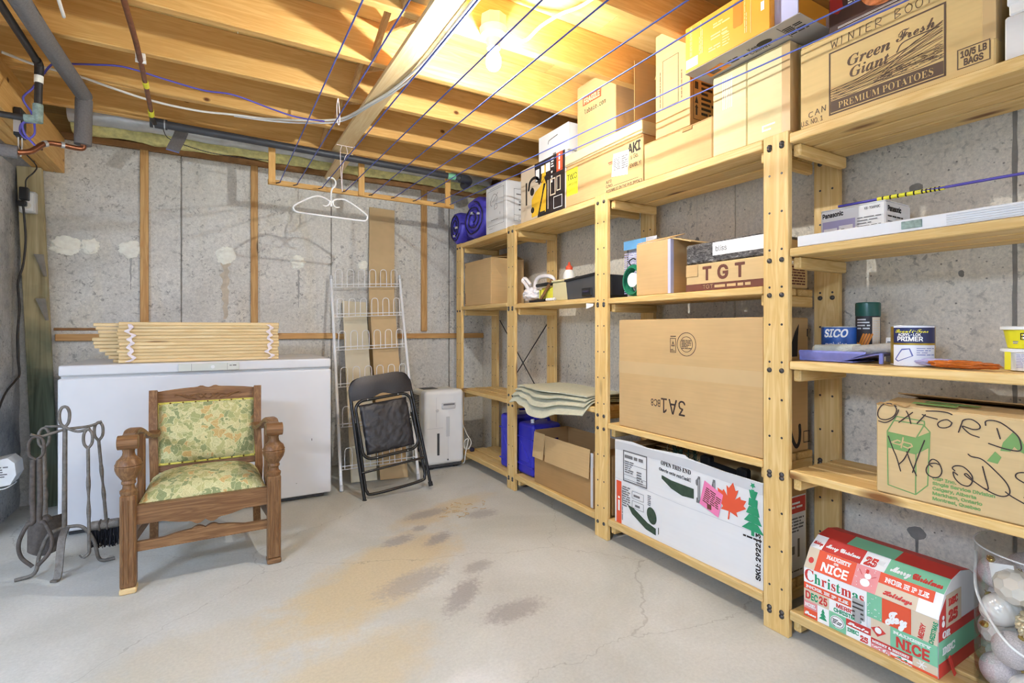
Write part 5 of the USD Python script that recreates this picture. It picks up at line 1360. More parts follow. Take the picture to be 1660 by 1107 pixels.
# ---- top shelf, near bay
PZ = 1.7295
t = thing('potato_carton', 'big tan potato carton printed with a field and premium potatoes lettering', 'box', loc=(1.87, .755, PZ))
part(t, 'body', cb(1.72, 2.0, .504, 1.006, PZ, 2.006, .004), 'card_potato')
part(t, 'flap', cb(1.722, 1.859, .506, 1.004, 2.006, 2.0095, .001), 'card_potato'); part(t, 'flap', cb(1.861, 1.998, .506, 1.004, 2.006, 2.0095, .001), 'card_potato')
part(t, 'tape', cb(1.7192, 1.76, .5032, .53, 1.80, 2.004, .0006), 'tape_clear')
O = (1.72, 1.006, PZ)
bx0, bz0, bw, bh_ = .094, .018, .306, .202
field = []
for i in range(16):
    f = i / 15
    pts = [(bx0 + bw * q_, bz0 + .046 + .0022 * i + (.006 + .07 * f) * q_ ** 1.7 + .0022 * math.sin(q_ * 14 + i * 1.7)) for q_ in np.linspace(.01 + .03 * (i % 3), .975, 12)]
    field.append(stroke(pts, .0009 + .0007 * (i % 3 == 0)))
q_ = random.Random(8)
for i in range(90):
    fx = q_.uniform(.42, .96)
    zz_ = bz0 + .052 + q_.uniform(.0, .055) * (fx - .2)
    field.append(stroke([(bx0 + bw * fx, zz_), (bx0 + bw * fx + .006, zz_ + .002), (bx0 + bw * fx + .012, zz_ + .001)], .0012))
field += [stroke([(bx0 + bw * a_, bz0 + b_) for a_, b_ in ((.50, .075), (.62, .10), (.75, .125), (.86, .135), (.97, .15))], .0018), stroke([(bx0 + bw * a_, bz0 + b_) for a_, b_ in ((.52, .07), (.66, .095), (.8, .112), (.97, .128))], .0016)]
clip = R(bx0 + .003, bz0 + .046, bw - .006, bh_ - .06)
deco(t, 'printed_picture', [unary_union(field).intersection(clip), frame2(bx0, bz0, bw, bh_, .0045)], O, FX, 'ink_brown', label='printed field picture in a brown frame')
band = R(bx0 + .006, bz0 + .008, bw - .012, .036)
pt_ = at(txt('PREMIUM POTATOES', .022, 'serif', w=.25), bx0 + .028, bz0 + .0145)
deco(t, 'lettering', [band.difference(pt_)], O, FX, 'ink_brown', label='brown band reading PREMIUM POTATOES')
gg = [at(txt('Green', .033, 'serifi', w=.118), bx0 + .055, bz0 + .135), at(txt('Giant', .033, 'serifi', w=.108), bx0 + .062, bz0 + .097), at(txt('Fresh', .034, 'script', w=.092), bx0 + .188, bz0 + .146), stroke([(bx0 + .19, bz0 + .118), (bx0 + .21, bz0 + .14), (bx0 + .29, bz0 + .142)], .003)]
deco(t, 'lettering', gg, O, FX, 'ink_brown')
deco(t, 'lettering', [frame2(.424, .022, .068, .053, .0022), at(txt('10/5 LB', .016, bold=True, w=.054), .431, .051), at(txt('BAGS', .016, bold=True, w=.04), .438, .029), at(txt('U.S. NO. 1', .016, w=.07), .004, .012)], O, FX, 'ink_brown')
HW = {'W': [[(0, 1), (.2, 0), (.45, .7), (.7, 0), (.95, 1)]], 'I': [[(.3, 0), (.35, 1)]], 'N': [[(.1, 0), (.15, 1), (.7, .05), (.8, 1)]], 'T': [[(0, .95), (.9, 1)], [(.45, 1), (.4, 0)]], 'E': [[(.8, 1), (.1, .95), (.05, .05), (.8, 0)], [(.1, .5), (.6, .52)]],
      'R': [[(.1, 0), (.15, 1), (.75, .85), (.6, .5), (.15, .45), (.8, 0)]], 'B': [[(.1, 0), (.15, 1), (.7, .8), (.2, .5), (.75, .25), (.1, 0)]], 'O': [[(.5, 1), (.1, .6), (.3, .05), (.75, .1), (.85, .6), (.5, 1)]], 'S': [[(.8, .95), (.2, .85), (.25, .55), (.75, .45), (.6, .05), (.05, .1)]],
      'C': [[(.8, .9), (.2, .8), (.1, .25), (.4, 0), (.8, .1)]], 'A': [[(.05, 0), (.45, 1), (.85, 0)], [(.2, .4), (.7, .42)]], 'X': [[(.05, 0), (.85, 1)], [(.1, .95), (.8, 0)]], 'F': [[(.9, 1), (.1, 1), (.05, 0)], [(.1, .5), (.6, .5)]], 'D': [[(.15, .95), (.1, 0)], [(0, 1), (.7, .85), (.85, .35), (.4, 0), (.0, .02)]]}


def hand(s, h, wd, pen, slope=0., sp=1.15):
    out = []
    x = 0
    for i, c in enumerate(s):
        if c in HW:
            for stq in HW[c]:
                out.append(stroke([(x + a_ * wd, b_ * h + slope * x) for a_, b_ in stq], pen, curve=c in 'ORSBCD'))
        x += wd * sp
    return unary_union(out)


deco(t, 'handwriting', [at(hand('WINTER BOOTS', .026, .022, .0014, .02), .10, .232), at(hand('CAN', .018, .018, .0018, .12), .028, .035)], O, FX, 'marker', label='pen writing')

t = carton('pizza_carton', 'flat dark brown carton with an orange food picture lying on the potato carton', 'box', 1.735, 1.99, .62, .922, 2.0105, 2.132, 'pizza_brown', flaps=False)
O = (1.735, .922, 2.0105)
part(t, 'base_edge', cb(1.733, 1.992, .618, .924, 2.0098, 2.020, .001), 'grey_print')
deco(t, 'print', [affinity.scale(Point(.165, .085).buffer(.06, 20), 1.15, 1)], O, FX, 'pizza', label='picture of a round orange dish')
deco(t, 'print', [Polygon([(.005, .075), (.03, .06), (.045, .075), (.04, .121), (.005, .121)])], O, FX, 'pizza_red')
deco(t, 'print', [words(.06, .075, .055, .04, 5, 41), R(.03, .014, .22, .0015), R(.03, .018, .24, .001)], O, FX, 'paper_white', off=.0012)
t = carton('white_carton', 'white glossy carton at the right end of the top shelf', 'box', 1.72, 1.98, .22, .487, PZ, 1.842, 'card_white', flaps=False)
t = carton('white_carton', 'thin white lidded carton stacked on the glossy white carton at the right', 'box', 1.722, 1.98, .21, .480, 1.8425, 1.93, 'card_white', flaps=False)
part(t, 'lid', cb(1.7195, 1.983, .207, .4825, 1.868, 1.932, .002), 'card_white')

# ---- second shelves
Z2 = 1.2375
t = carton('carton', 'plain brown carton with loose top flaps on the far second shelf', 'box', 1.722, 2.0, 3.245, 3.69, Z2, 1.575, 'card', flaps=False)
part(t, 'flap', panel((1.722, 3.247, 1.5755), (0, 1, 0), (-.02, 0, 1) if False else (1, 0, .12), .44, .135), 'card')
part(t, 'flap', panel((2.0, 3.69, 1.577), (0, -1, 0), (-1, 0, .35), .44, .13), 'card_dark')
deco(t, 'print', [R(.01, .02 + .012 * i, .012, .007) for i in range(7)] + [R(.01, .30, .006, .02)], (1.722, 3.69, Z2), FX, 'ink_brown')
part(t, 'tape', beam((1.75, 3.2445, 1.56), (1.86, 3.2445, 1.42), .0012, .05, up=(.6, 0, .5)), 'tape')

# crowded second shelf of the third bay
Zb = 1.223
r5 = np.random.default_rng(12)


def crumple(c, s, sd, amp=.6, sub=4):
    m = trimesh.creation.icosphere(sub, 1.0)
    v = m.vertices
    k = 1 + amp * (meshkit.fbm(v * 2.6 + sd, 4, sd) - .5) * 1.4
    m.vertices = v * k[:, None] * np.array(s) + np.array(c)
    zmin = m.vertices[:, 2].min()
    return m, zmin


t = thing('plastic_bag', 'crumpled white plastic bag with faint print beside the yellow case', 'bag', loc=(1.79, 2.78, Zb))
m, zm = crumple((1.79, 2.78, Zb + .045), (.07, .075, .05), 4)
m.apply_translation([0, 0, Zb - zm + .0005])
part(t, 'sack', m, 'bag_plastic', smooth=50)
part(t, 'handle', tube(smooth_path([(1.76, 2.79, Zb + .08), (1.752, 2.83, Zb + .13), (1.75, 2.855, Zb + .15), (1.76, 2.84, Zb + .165), (1.77, 2.79, Zb + .12)], 6), [.012, .011] * 12 + [.010], 8), 'bag_plastic', smooth=60)
part(t, 'handle', tube(smooth_path([(1.79, 2.77, Zb + .085), (1.785, 2.75, Zb + .14), (1.79, 2.71, Zb + .165), (1.80, 2.64, Zb + .165), (1.81, 2.60, Zb + .15), (1.815, 2.59, Zb + .12)], 6), .014, 8), 'bag_plastic', smooth=60)
deco(t, 'print', [], (1.72, 2.78, Zb), FX, 'pink') if False else None
t = thing('yellow_case', 'bright yellow plastic tool case behind the black handle', 'case', loc=(1.83, 2.63, Zb))
part(t, 'shell', rbox(1.775, 1.90, 2.545, 2.695, Zb + .0005, Zb + .095, .022), 'yellow_case', smooth=50)
part(t, 'rib', [cb(1.7735, 1.78, 2.57 + .03 * i, 2.577 + .03 * i, Zb + .012, Zb + .082, .002) for i in range(5)], 'yellow_case')
t = thing('rubber_handle_tool', 'black rubber-grip handled tool lying across the yellow case', 'tool', loc=(1.75, 2.63, Zb + .095))
part(t, 'grip', tube(smooth_path([(1.765, 2.705, Zb + .108), (1.762, 2.66, Zb + .108), (1.765, 2.60, Zb + .110), (1.78, 2.535, Zb + .111)], 5), [.012] + [.0115] * 14 + [.010], 12), 'black_plastic', smooth=50)
part(t, 'wood_leg', beam((1.745, 2.645, Zb + .006), (1.772, 2.55, Zb + .135), .012, .018), 'oak_y')
t = thing('putty_tray', 'flat black plastic tray at the front of the crowded second shelf', 'tray', loc=(1.73, 2.62, Zb))
part(t, 'tray', [cb(1.712, 1.765, 2.56, 2.72, Zb + .0005, Zb + .007, .002), cb(1.712, 1.717, 2.56, 2.72, Zb + .006, Zb + .016, .001), cb(1.760, 1.765, 2.56, 2.70, Zb + .006, Zb + .022, .001)], 'black_plastic')
t = thing('caulk_tube', 'small white paper tube lying at the shelf edge in front of the clear box', 'tube', loc=(1.725, 2.49, Zb))
part(t, 'tube', tube([(1.722, 2.535, Zb + .0105), (1.722, 2.455, Zb + .0105)], .0095, 10), 'paper_white', smooth=40)
part(t, 'cap', tube([(1.722, 2.455, Zb + .0105), (1.722, 2.445, Zb + .0105)], .006, 10), 'plastic_grey')
t = thing('clear_organiser', 'yellowish translucent plastic organiser box beside the black case', 'box', loc=(1.83, 2.43, Zb))
part(t, 'box', cb(1.76, 1.95, 2.356, 2.532, Zb + .0005, Zb + .113, .006), 'clear_box')
part(t, 'lid', cb(1.755, 1.955, 2.352, 2.537, Zb + .113, Zb + .126, .003), 'clear_box')
t = thing('glue_bottle', 'white glue bottle with an orange cap behind the translucent organiser', 'bottle', loc=(1.885, 2.54, Zb + .126))
bxx, byy, bzz = 1.865, 2.505, Zb + .1265
part(t, 'bottle', lathe([(.034, bzz), (.036, bzz + .004), (.037, bzz + .025), (.033, bzz + .05), (.022, bzz + .066), (.017, bzz + .07)], (bxx, byy, 0), 24), 'white_plastic', smooth=50)
part(t, 'cap', lathe([(.021, bzz + .068), (.0215, bzz + .086), (.016, bzz + .09), (.009, bzz + .098), (.006, bzz + .112), (.004, bzz + .116)], (bxx, byy, 0), 20), 'red_orange', smooth=40)
t = thing('black_case', 'dark grey plastic tool case with a recessed latch on the second shelf', 'case', loc=(1.85, 2.2, Zb))
part(t, 'shell', trimesh.convex.convex_hull(np.array([(x, y, z) for x, y, z in [(1.728, 2.10, Zb + .0005), (1.728, 2.335, Zb + .0005), (1.96, 2.10, Zb + .0005), (1.96, 2.335, Zb + .0005), (1.722, 2.085, Zb + .125), (1.722, 2.345, Zb + .108), (1.965, 2.085, Zb + .125), (1.965, 2.345, Zb + .108)]])), 'dark_grey')
part(t, 'rim', beam((1.72, 2.35, Zb + .108), (1.72, 2.08, Zb + .1255), .012, .012), 'black_plastic')
part(t, 'latch', cb(1.718, 1.73, 2.115, 2.20, Zb + .012, Zb + .055, .004), 'black_plastic')
part(t, 'latch_tongue', cb(1.714, 1.72, 2.135, 2.185, Zb + .03, Zb + .042, .002), 'bag_trim')
t = thing('black_case', 'black plastic case half hidden behind the third post on the second shelf', 'case', loc=(1.83, 2.02, Zb))
part(t, 'shell', rbox(1.74, 1.95, 1.985, 2.075, Zb + .0005, Zb + .115, .01), 'black_plastic', smooth=40)
t = thing('black_cable', 'short loop of black cable lying on the translucent organiser', 'cable', loc=(1.86, 2.38, Zb + .126))
part(t, 'loop', tube(smooth_path([(1.85, 2.45, Zb + .129), (1.855, 2.42, Zb + .145), (1.86, 2.39, Zb + .14), (1.87, 2.365, Zb + .129)], 6), .003, 6), 'cord_black')
t = thing('paper_tag', 'white price tag tucked under the second shelf by the third post', 'tag', loc=(1.70, 2.10, 1.19))
part(t, 'card', extr(Polygon([(0, 0), (.055, .012), (.06, .025), (0, .03)]), (1.698, 2.13, 1.165), (0, -1, 0), (0, 0, 1), .001), 'paper_white')

# second shelf, post three to post four
Zc = 1.2145


def pillow(u, v):
    y = 1.99 - .185 * u
    z = Zc + .004 + .30 * v
    e = (1 - np.abs(2 * u - 1) ** 3) * (1 - np.abs(2 * v - 1) ** 3)
    return np.stack([1.855 + .02 * v - .035 * np.clip(e, 0, 1) ** .6 + .008 * (meshkit.fbm(np.stack([u * 8, v * 8, u * 0], -1), 3, 2) - .5), y, z], -1)


t = thing('foil_bag', 'tall glossy printed bag with a blue top standing behind the green wire coil', 'bag', loc=(1.82, 1.89, Zc))
part(t, 'pouch', grid(pillow, 24, 30, .05), 'bag_print', smooth=60)
part(t, 'side_gusset', cb(1.855, 1.90, 1.982, 1.998, Zc + .003, Zc + .295, .006), 'marble_black')
deco(t, 'print', [R(.015, .245, .155, .045)], (1.817, 1.99, Zc), FX, 'sky_print', off=.0)
deco(t, 'print', [words(.02, .10, .14, .13, 12, 6), words(.02, .02, .13, .06, 6, 7)], (1.817, 1.99, Zc), FX, 'lilac_print', off=.001)
t = thing('wire_coil', 'coil of green plastic garden wire leaning on the carton', 'coil', loc=(1.76, 1.84, Zc))
cl = []
for i in range(11):
    rr_ = .058 + .0015 * (i % 4)
    a_ = np.linspace(0, 2 * math.pi, 40, endpoint=False)
    cl.append(tube(np.stack([1.742 + .0055 * i + .0 * a_, 1.842 + rr_ * .95 * np.cos(a_), Zc + .081 + rr_ * 1.12 * np.sin(a_) + .004 * ((i * 7) % 3 - 1)], 1), .004, 6, closed=True))
part(t, 'windings', cat(cl), 'twine_green', smooth=60)
part(t, 'spool_card', tube([(1.75, 1.842, Zc + .082), (1.80, 1.842, Zc + .082)], .035, 20), 'paper_white')
part(t, 'loose_end', tube(smooth_path([(1.75, 1.85, Zc + .15), (1.745, 1.86, Zc + .17), (1.75, 1.84, Zc + .185), (1.76, 1.83, Zc + .18)], 5), .003, 6), 'cord_black')
t = thing('square_carton', 'square tan carton with its top flaps ajar on the second shelf', 'box', loc=(1.85, 1.69, Zc))
part(t, 'body', cb(1.73, 1.985, 1.585, 1.795, Zc + .0005, Zc + .242, .003), 'card')
part(t, 'flap', panel((1.732, 1.79, Zc + .243), (0, -1, 0), (1, 0, .32) if False else (1, .0, .28), .2, .10), 'card')
part(t, 'flap', panel((1.985, 1.585, Zc + .243), (-1, 0, 0), (0, -1, -.30), .25, .11), 'card_tan')
part(t, 'tape', cb(1.729, 1.75, 1.5842, 1.60, Zc + .002, Zc + .24, .0006), 'lavender')

t = carton('tgt_carton', 'low brown carton lettered TGT under the black marbled box', 'box', 1.73, 2.0, 1.14, 1.50, Zc + .0005, Zc + .112, 'card_tan', flaps=False)
O = (1.73, 1.50, Zc)
deco(t, 'lettering', [at(txt('T', .05, bold=True), .085, .045), at(txt('G', .05, bold=True), .155, .045), at(txt('T', .05, bold=True), .235, .045)], O, FX, 'ink_maroon')
deco(t, 'printed_band', [R(.0, .002, .36, .028).difference(unary_union([at(txt('TGT', .015, w=.05), .085, .009), words(.142, .009, .16, .014, 1, 203, .8)]))], O, FX, 'ink_maroon')
part(t, 'torn_flap', panel((1.7285, 1.498, Zc + .112), (0, -1, 0), (-.04, 0, -1), .06, .05, .002), 'card')
O = (1.73, 1.14, Zc)
deco(t, 'print', [words(.05, .012, .2, .075, 7, 61)], O, FY, 'ink_maroon')
deco(t, 'label', [R(.10, .09, .08, .014)], O, FY, 'paper_white', off=.0012)
t = carton('marbled_box', 'black marbled flat box with a white bliss label on the TGT carton', 'box', 1.735, 1.995, 1.143, 1.505, Zc + .1135, Zc + .198, 'marble_black', flaps=False, ch=.006)
O = (1.735, 1.505, Zc + .1135)
deco(t, 'label', [R(.135, .026, .222, .052)], O, FX, 'paper_white', label='white label')
deco(t, 'lettering', [at(txt('bliss', .020, w=.05), .15, .042)], O, FX, 'ink_grey', off=.0014)
deco(t, 'print', [R(.06, .012, .2, .06)], (1.735, 1.143, Zc + .1135), FY, 'card_tan')
deco(t, 'lettering', [at(txt('bliss', .024, w=.06), .09, .03)], (1.735, 1.143, Zc + .1135), FY, 'ink_black', off=.0014)

# ---- big cartons of the middle bay
Zd = .591
t = thing('large_carton', 'very large brown carton marked 3A1 upside down on the third shelf', 'box', loc=(1.86, 1.52, Zd))
part(t, 'body', cb(1.716, 1.995, 1.135, 1.895, Zd, 1.103, .004), 'card')
part(t, 'flap', cb(1.7125, 1.7165, 1.137, 1.893, .878, 1.101, .001), 'card', 'upper flap')
part(t, 'flap', cb(1.7125, 1.7165, 1.137, 1.893, Zd + .001, .875, .001), 'card', 'lower flap')
part(t, 'tape', cb(1.7117, 1.7128, 1.136, 1.894, .848, .905, 0), 'tape_clear')
O = (1.7125, 1.893, 0)
deco(t, 'lettering', [at(affinity.rotate(txt('3A1', .062, w=.135), 180, origin=(0, 0)), .405, .755), at(affinity.rotate(txt('BC8', .030, w=.055), 180, origin=(0, 0)), .265, .745)], O, FX, 'marker')
ring = Point(.41, .995).buffer(.05, 24)
deco(t, 'print', [ring.difference(Point(.41, .995).buffer(.0475, 24)), Point(.41, .995).buffer(.033, 24).difference(Point(.41, .995).buffer(.031, 24)), words(.385, .975, .05, .04, 6, 51), frame2(.322, .958, .032, .062, .002), words(.325, .962, .026, .012, 2, 52), Polygon([(.328, .985), (.348, .985), (.338, 1.008)]).difference(Polygon([(.333, .989), (.343, .989), (.338, 1.0)])), words(.324, 1.024, .03, .008, 1, 53)], O, FX, 'ink_brown')
O = (1.716, 1.135, 0)
deco(t, 'printed_arrow', [Polygon([(.150, .955), (.165, 1.0), (.19, 1.05), (.214, 1.078), (.208, 1.03), (.204, .955)]), stroke([(.145, .80), (.155, .71), (.168, .655), (.195, .615), (.215, .625), (.222, .66), (.220, .69)], .016), frame2(.245, .622, .04, .045, .003), R(.268, 1.03, .006, .03)], O, FY, 'ink_black')
part(t, 'tape', cb(1.83, 1.88, 1.1342, 1.1352, 1.0, 1.103, 0), 'tape')

Ze = .1135
t = thing('tree_carton', 'white artificial-tree carton with a red maple leaf and a green tree sticker', 'box', loc=(1.86, 1.53, Ze))
bw_ = .004
part(t, 'front_panel', extr(Polygon([(0, 0), (.788, 0), (.788, .388), (.62, .392), (.45, .405), (.43, .415), (.22, .402), (.12, .41), (.02, .405), (.0, .402)]), (1.716, 1.927, Ze), (0, -1, 0), (0, 0, 1), -bw_) .apply_translation([0, 0, 0]), 'card_white')
part(t, 'back_panel', cb(1.985, 1.989, 1.139, 1.927, Ze, .50, .001), 'card_tan')
part(t, 'end_panel', cb(1.72, 1.985, 1.139, 1.143, Ze, .43, .001), 'card_white')
part(t, 'end_panel', cb(1.72, 1.985, 1.923, 1.927, Ze, .49, .001), 'card_tan')
part(t, 'bottom_panel', cb(1.72, 1.985, 1.143, 1.923, Ze, Ze + .004, .001), 'card_tan')
part(t, 'flap', panel((1.985, 1.70, .499), (0, 1, 0), (-1, 0, -.15), .22, .10), 'card_inside')
part(t, 'flap', cb(1.76, 1.98, 1.1365, 1.1385, .425, .515, .001), 'card_inside')
part(t, 'flap', panel((1.8, 1.925, .488), (1, 0, 0), (0, -.9, .1), .18, .12), 'card_dark')
O = (1.716, 1.927, Ze)
deco(t, 'seam', [stroke([(.0, .215), (.40, .20), (.788, .20)], .0022, False)], O, FX, 'ink_pale')
deco(t, 'tape', [Polygon([(0, .355), (.45, .365), (.788, .345), (.788, .385), (.45, .40), (0, .395)])], O, FX, 'ink_pale', off=.001, label='strip of clear packing tape')
deco(t, 'print', [frame2(.06, .215, .155, .145, .002).buffer(.002), at(words(0, 0, .12, .018, 1, 71, .8), .07, .325), words(.07, .255, .06, .06, 6, 72), R(.062, .30, .15, .0015), R(.062, .245, .15, .0015), R(.062, .225, .15, .0015), words(.15, .22, .04, .06, 5, 73)], O, FX, 'ink_grey', off=.0016)
deco(t, 'lettering', [at(txt('OPEN THIS END', .020, 'serif', w=.165), .30, .345, -2), at(txt('Ouvrir cette extrémité', .015, 'serif', w=.175), .29, .318, -3)], O, FX, 'ink_black', off=.0016)
deco(t, 'print', [Polygon([(.305, .30), (.36, .29), (.48, .285), (.48, .245), (.42, .24), (.36, .255), (.305, .285)])], O, FX, 'green_dark', off=.0016, label='picture of dark green needles')
lf = [(0, -.5), (.02, -.5), (.02, -.28), (.26, -.32), (.20, -.22), (.46, .0), (.38, .04), (.44, .2), (.28, .17), (.25, .24), (.12, .1), (.18, .38), (.10, .33), (0, .52)]
leaf = Polygon(lf + [(-a_, b_) for a_, b_ in lf[::-1]])
deco(t, 'leaf_sticker', [at(affinity.scale(leaf, .145, .145, origin=(0, 0)), .655, .285, -8)], O, FX, 'red_orange', off=.0022, label='red maple leaf')
tr_ = [Polygon([(-.045 + .009 * i, .03 * i - .07), (.045 - .009 * i, .03 * i - .075), (.02, .03 * i - .045), (-.015, .03 * i - .043)]) for i in range(5)] + [R(-.006, -.09, .012, .17)]
star = Polygon([(.012 * (1 if i % 2 else .45) * math.sin(i * math.pi / 5), .095 + .012 * (1 if i % 2 else .45) * math.cos(i * math.pi / 5)) for i in range(10)])
deco(t, 'tree_sticker', [at(unary_union(tr_ + [star]), .748, .275)], O, FX, 'green_print', off=.0022, label='green tree picture')
deco(t, 'lettering', [words(.708, .172, .075, .008, 1, 204, .8), at(txt('SKU: 292213', .017, bold=True, w=.17), .778, .03, 90)], O, FX, 'ink_black', off=.0016)
deco(t, 'lettering', [at(txt('1', .10, 'serif', bold=True, w=.03), .49, .24), at(txt('4', .10, 'serif', bold=True, w=.03), .56, .245)], O, FX, 'ink_grey', off=.0016)
deco(t, 'sticker', [Polygon([(.51, .235), (.60, .205), (.622, .30), (.535, .335)])], O, FX, 'pink_hot', off=.0030, label='tilted pink sticker')
deco(t, 'sticker_print', [at(words(0, 0, .075, .065, 8, 77), .525, .25, -18), R(.548, .225, .02, .02)], O, FX, 'ink_maroon', off=.0036)
deco(t, 'print', [R(.012, .0, .035, .205)], O, FX, 'red_orange', off=.0016)
deco(t, 'print', [at(words(0, 0, .07, .016, 1, 205, .8), .038, .06, 90)], O, FX, 'paper_white', off=.0022)
deco(t, 'print', [words(.055, .09, .05, .10, 9, 81), frame2(.12, .145, .075, .035, .0015), frame2(.12, .10, .075, .035, .0015), R(.13, .155, .04, .01), R(.14, .11, .03, .01), words(.22, .14, .02, .05, 6, 82), at(words(0, 0, .16, .008, 1, 83), .058, .02, 90)], O, FX, 'ink_grey', off=.0016)
deco(t, 'print', [Polygon([(.09, .105), (.13, .10), (.22, .06), (.27, .05), (.27, .02), (.21, .028), (.12, .07)]), affinity.rotate(affinity.scale(Point(.245, .10).buffer(.028, 16), 1, 1.35), 20), R(.285, .03, .003, .03)], O, FX, 'green_dark', off=.0016, label='printed pictures of tree parts')
O = (1.72, 1.139, Ze)
deco(t, 'print', [R(.02, .245, .24, .06)], O, FY, 'red'); deco(t, 'print', [words(.12, .26, .12, .03, 2, 84)], O, FY, 'paper_white', off=.0014)
deco(t, 'print', [words(.1, .17, .15, .06, 5, 85), R(.12, .08, .018, .05), R(.16, .09, .03, .03), R(.21, .075, .012, .07), words(.05, .02, .2, .02, 2, 86)], O, FY, 'ink_grey')
t = thing('tree_stand', 'black metal tree stand poking out of the tree carton', 'stand', loc=(1.85, 1.4, Ze + .005))
part(t, 'bar', beam((1.80, 1.45, .50), (1.80, 1.28, .485), .02, .016), 'black_plastic')
part(t, 'foot', [cb(1.782, 1.818, 1.425, 1.475, .478, .525, .006), cb(1.782, 1.818, 1.255, 1.30, .462, .512, .006)], 'black_plastic')
part(t, 'leg', [beam((1.80, 1.45, .48), (1.84, 1.46, Ze + .006), .016, .016), beam((1.80, 1.28, .47), (1.84, 1.27, Ze + .006), .016, .016)], 'black_plastic')
t = thing('artificial_branch', 'dark green artificial branch tips showing over the front of the tree carton', 'branch', loc=(1.80, 1.6, Ze + .005))
nd = []
for i in range(9):
    b0 = np.array([1.79 + .05 * r5.random(), 1.52 + .16 * r5.random(), .36])
    tip = b0 + np.array([-.02 + .03 * r5.random(), .05 * (r5.random() - .5), .16 + .03 * r5.random()])
    part(t, 'twig', tube([b0, tip], .0025, 5), 'wood_sill') if i == 0 else nd.append(tube([b0, tip], .0025, 5))
    for k in range(26):
        f = .25 + .75 * k / 26
        c = b0 + (tip - b0) * f
        d = unit(r5.normal(size=3) + np.array([0, 0, .9])) * .02
        nd.append(tube([c, c + d], [.0018, .0008], 4))
nd.append(tube([(1.79, 1.6, Ze + .0055), (1.80, 1.6, .40)], .004, 5))
part(t, 'needles', cat(nd), 'green_leaf', kind='stuff')

# ---- third bay, lower: floor mats, jugs, open box
def car_mat(k, x_front, z0, droop, ya, yb, sd):
    def f(u, v):
        y = yb + (ya - yb) * u
        notch = .028 * (1 / (1 + np.exp(-(u - .30) * 40))) - .030 * (1 / (1 + np.exp(-(u - .62) * 34))) - .012 * np.exp(-((u - .08) / .05) ** 2)
        edge = x_front - notch * (1 - v)
        x = edge + (2.0 - edge) * v
        over = np.clip(1.735 - x, 0, 1)
        z = z0 - droop * over ** 1.5 - .012 * np.sin(u * 5 + sd) * over * 6 + .004 * np.sin(u * 7 + v * 3 + sd)
        z = z + .022 * np.clip(u - .75, 0, 1) * (1 - v) * 2
        return np.stack([x, y, z], -1)
    return grid(f, 46, 16, .006)


LM = ['lowest light grey-green car floor mat hanging over the edge of the third shelf', 'second car floor mat from the bottom of the stack under the cross rods', 'third car floor mat from the bottom with a stepped front edge', 'topmost pale grey-green car floor mat on the stack']
for k in range(4):
    t = thing('car_floor_mat', LM[k], 'floor mat', loc=(1.82, 2.45, .66 + .0125 * k), group=None)
    part(t, 'carpet', car_mat(k, 1.640 + .014 * k, .667 + .0125 * k, 2.6 - .75 * k, 2.10 + .004 * k, 2.845 - .012 * k, k * .9), 'mat_fabric', smooth=50)

t = thing('water_jug', 'blue plastic water jug with a small white cap in front on the bottom shelf', 'jug', loc=(1.85, 2.82, Ze))


def jug(t, x0, x1, y0, y1, z0, z1, cap):
    a = trimesh.creation.icosphere(2, .024).vertices
    body = rbox(x0, x1, y0, y1, z0, z1, .026, 3)
    part(t, 'body', body, 'jug_blue', smooth=45)
    part(t, 'rib', [rbox(x0 - .004, x1 + .004, y0 - .004, y1 + .004, z0 + .06, z0 + .068, .003, 2), rbox(x0 - .004, x1 + .004, y0 - .004, y1 + .004, z1 - .10, z1 - .092, .003, 2)], 'jug_blue', smooth=40)
    part(t, 'front_emboss', trimesh.convex.convex_hull(np.array([(x0 - .003, y0 + .03, z0 + .09), (x0 - .003, y1 - .03, z0 + .09), (x0 - .003, y1 - .05, z1 - .12), (x0 + .005, y0 + .02, z0 + .08), (x0 + .005, y1 - .02, z0 + .08), (x0 + .005, y1 - .03, z1 - .11)])), 'jug_blue')
    part(t, 'handle', tube(smooth_path([((x0 + x1) / 2 - .05, (y0 + y1) / 2, z1 - .005), ((x0 + x1) / 2 - .03, (y0 + y1) / 2, z1 + .022), ((x0 + x1) / 2 + .06, (y0 + y1) / 2, z1 + .022), ((x0 + x1) / 2 + .08, (y0 + y1) / 2, z1 - .005)], 6), .010, 10), 'jug_blue', smooth=50)
    if cap == 'small':
        part(t, 'cap', lathe([(.012, z1 - .002), (.013, z1 + .018), (.011, z1 + .024)], (x0 + .05, (y0 + y1) / 2 - .02, 0), 18), 'white_plastic', 'small white vent cap', smooth=40)
    else:
        part(t, 'cap', lathe([(.032, z1 - .002), (.034, z1 + .004), (.034, z1 + .028), (.030, z1 + .034)], (x0 + .06, (y0 + y1) / 2 - .02, 0), 24), 'plastic_grey', 'wide grey screw cap', smooth=40)


jug(t, 1.742, 1.97, 2.725, 2.915, Ze, .45, 'small')
t = thing('water_jug', 'blue plastic water jug with a wide grey cap half hidden behind the second post', 'jug', loc=(1.85, 3.03, .10))
jug(t, 1.742, 1.97, 2.985, 3.15, .1005, .472, 'wide')

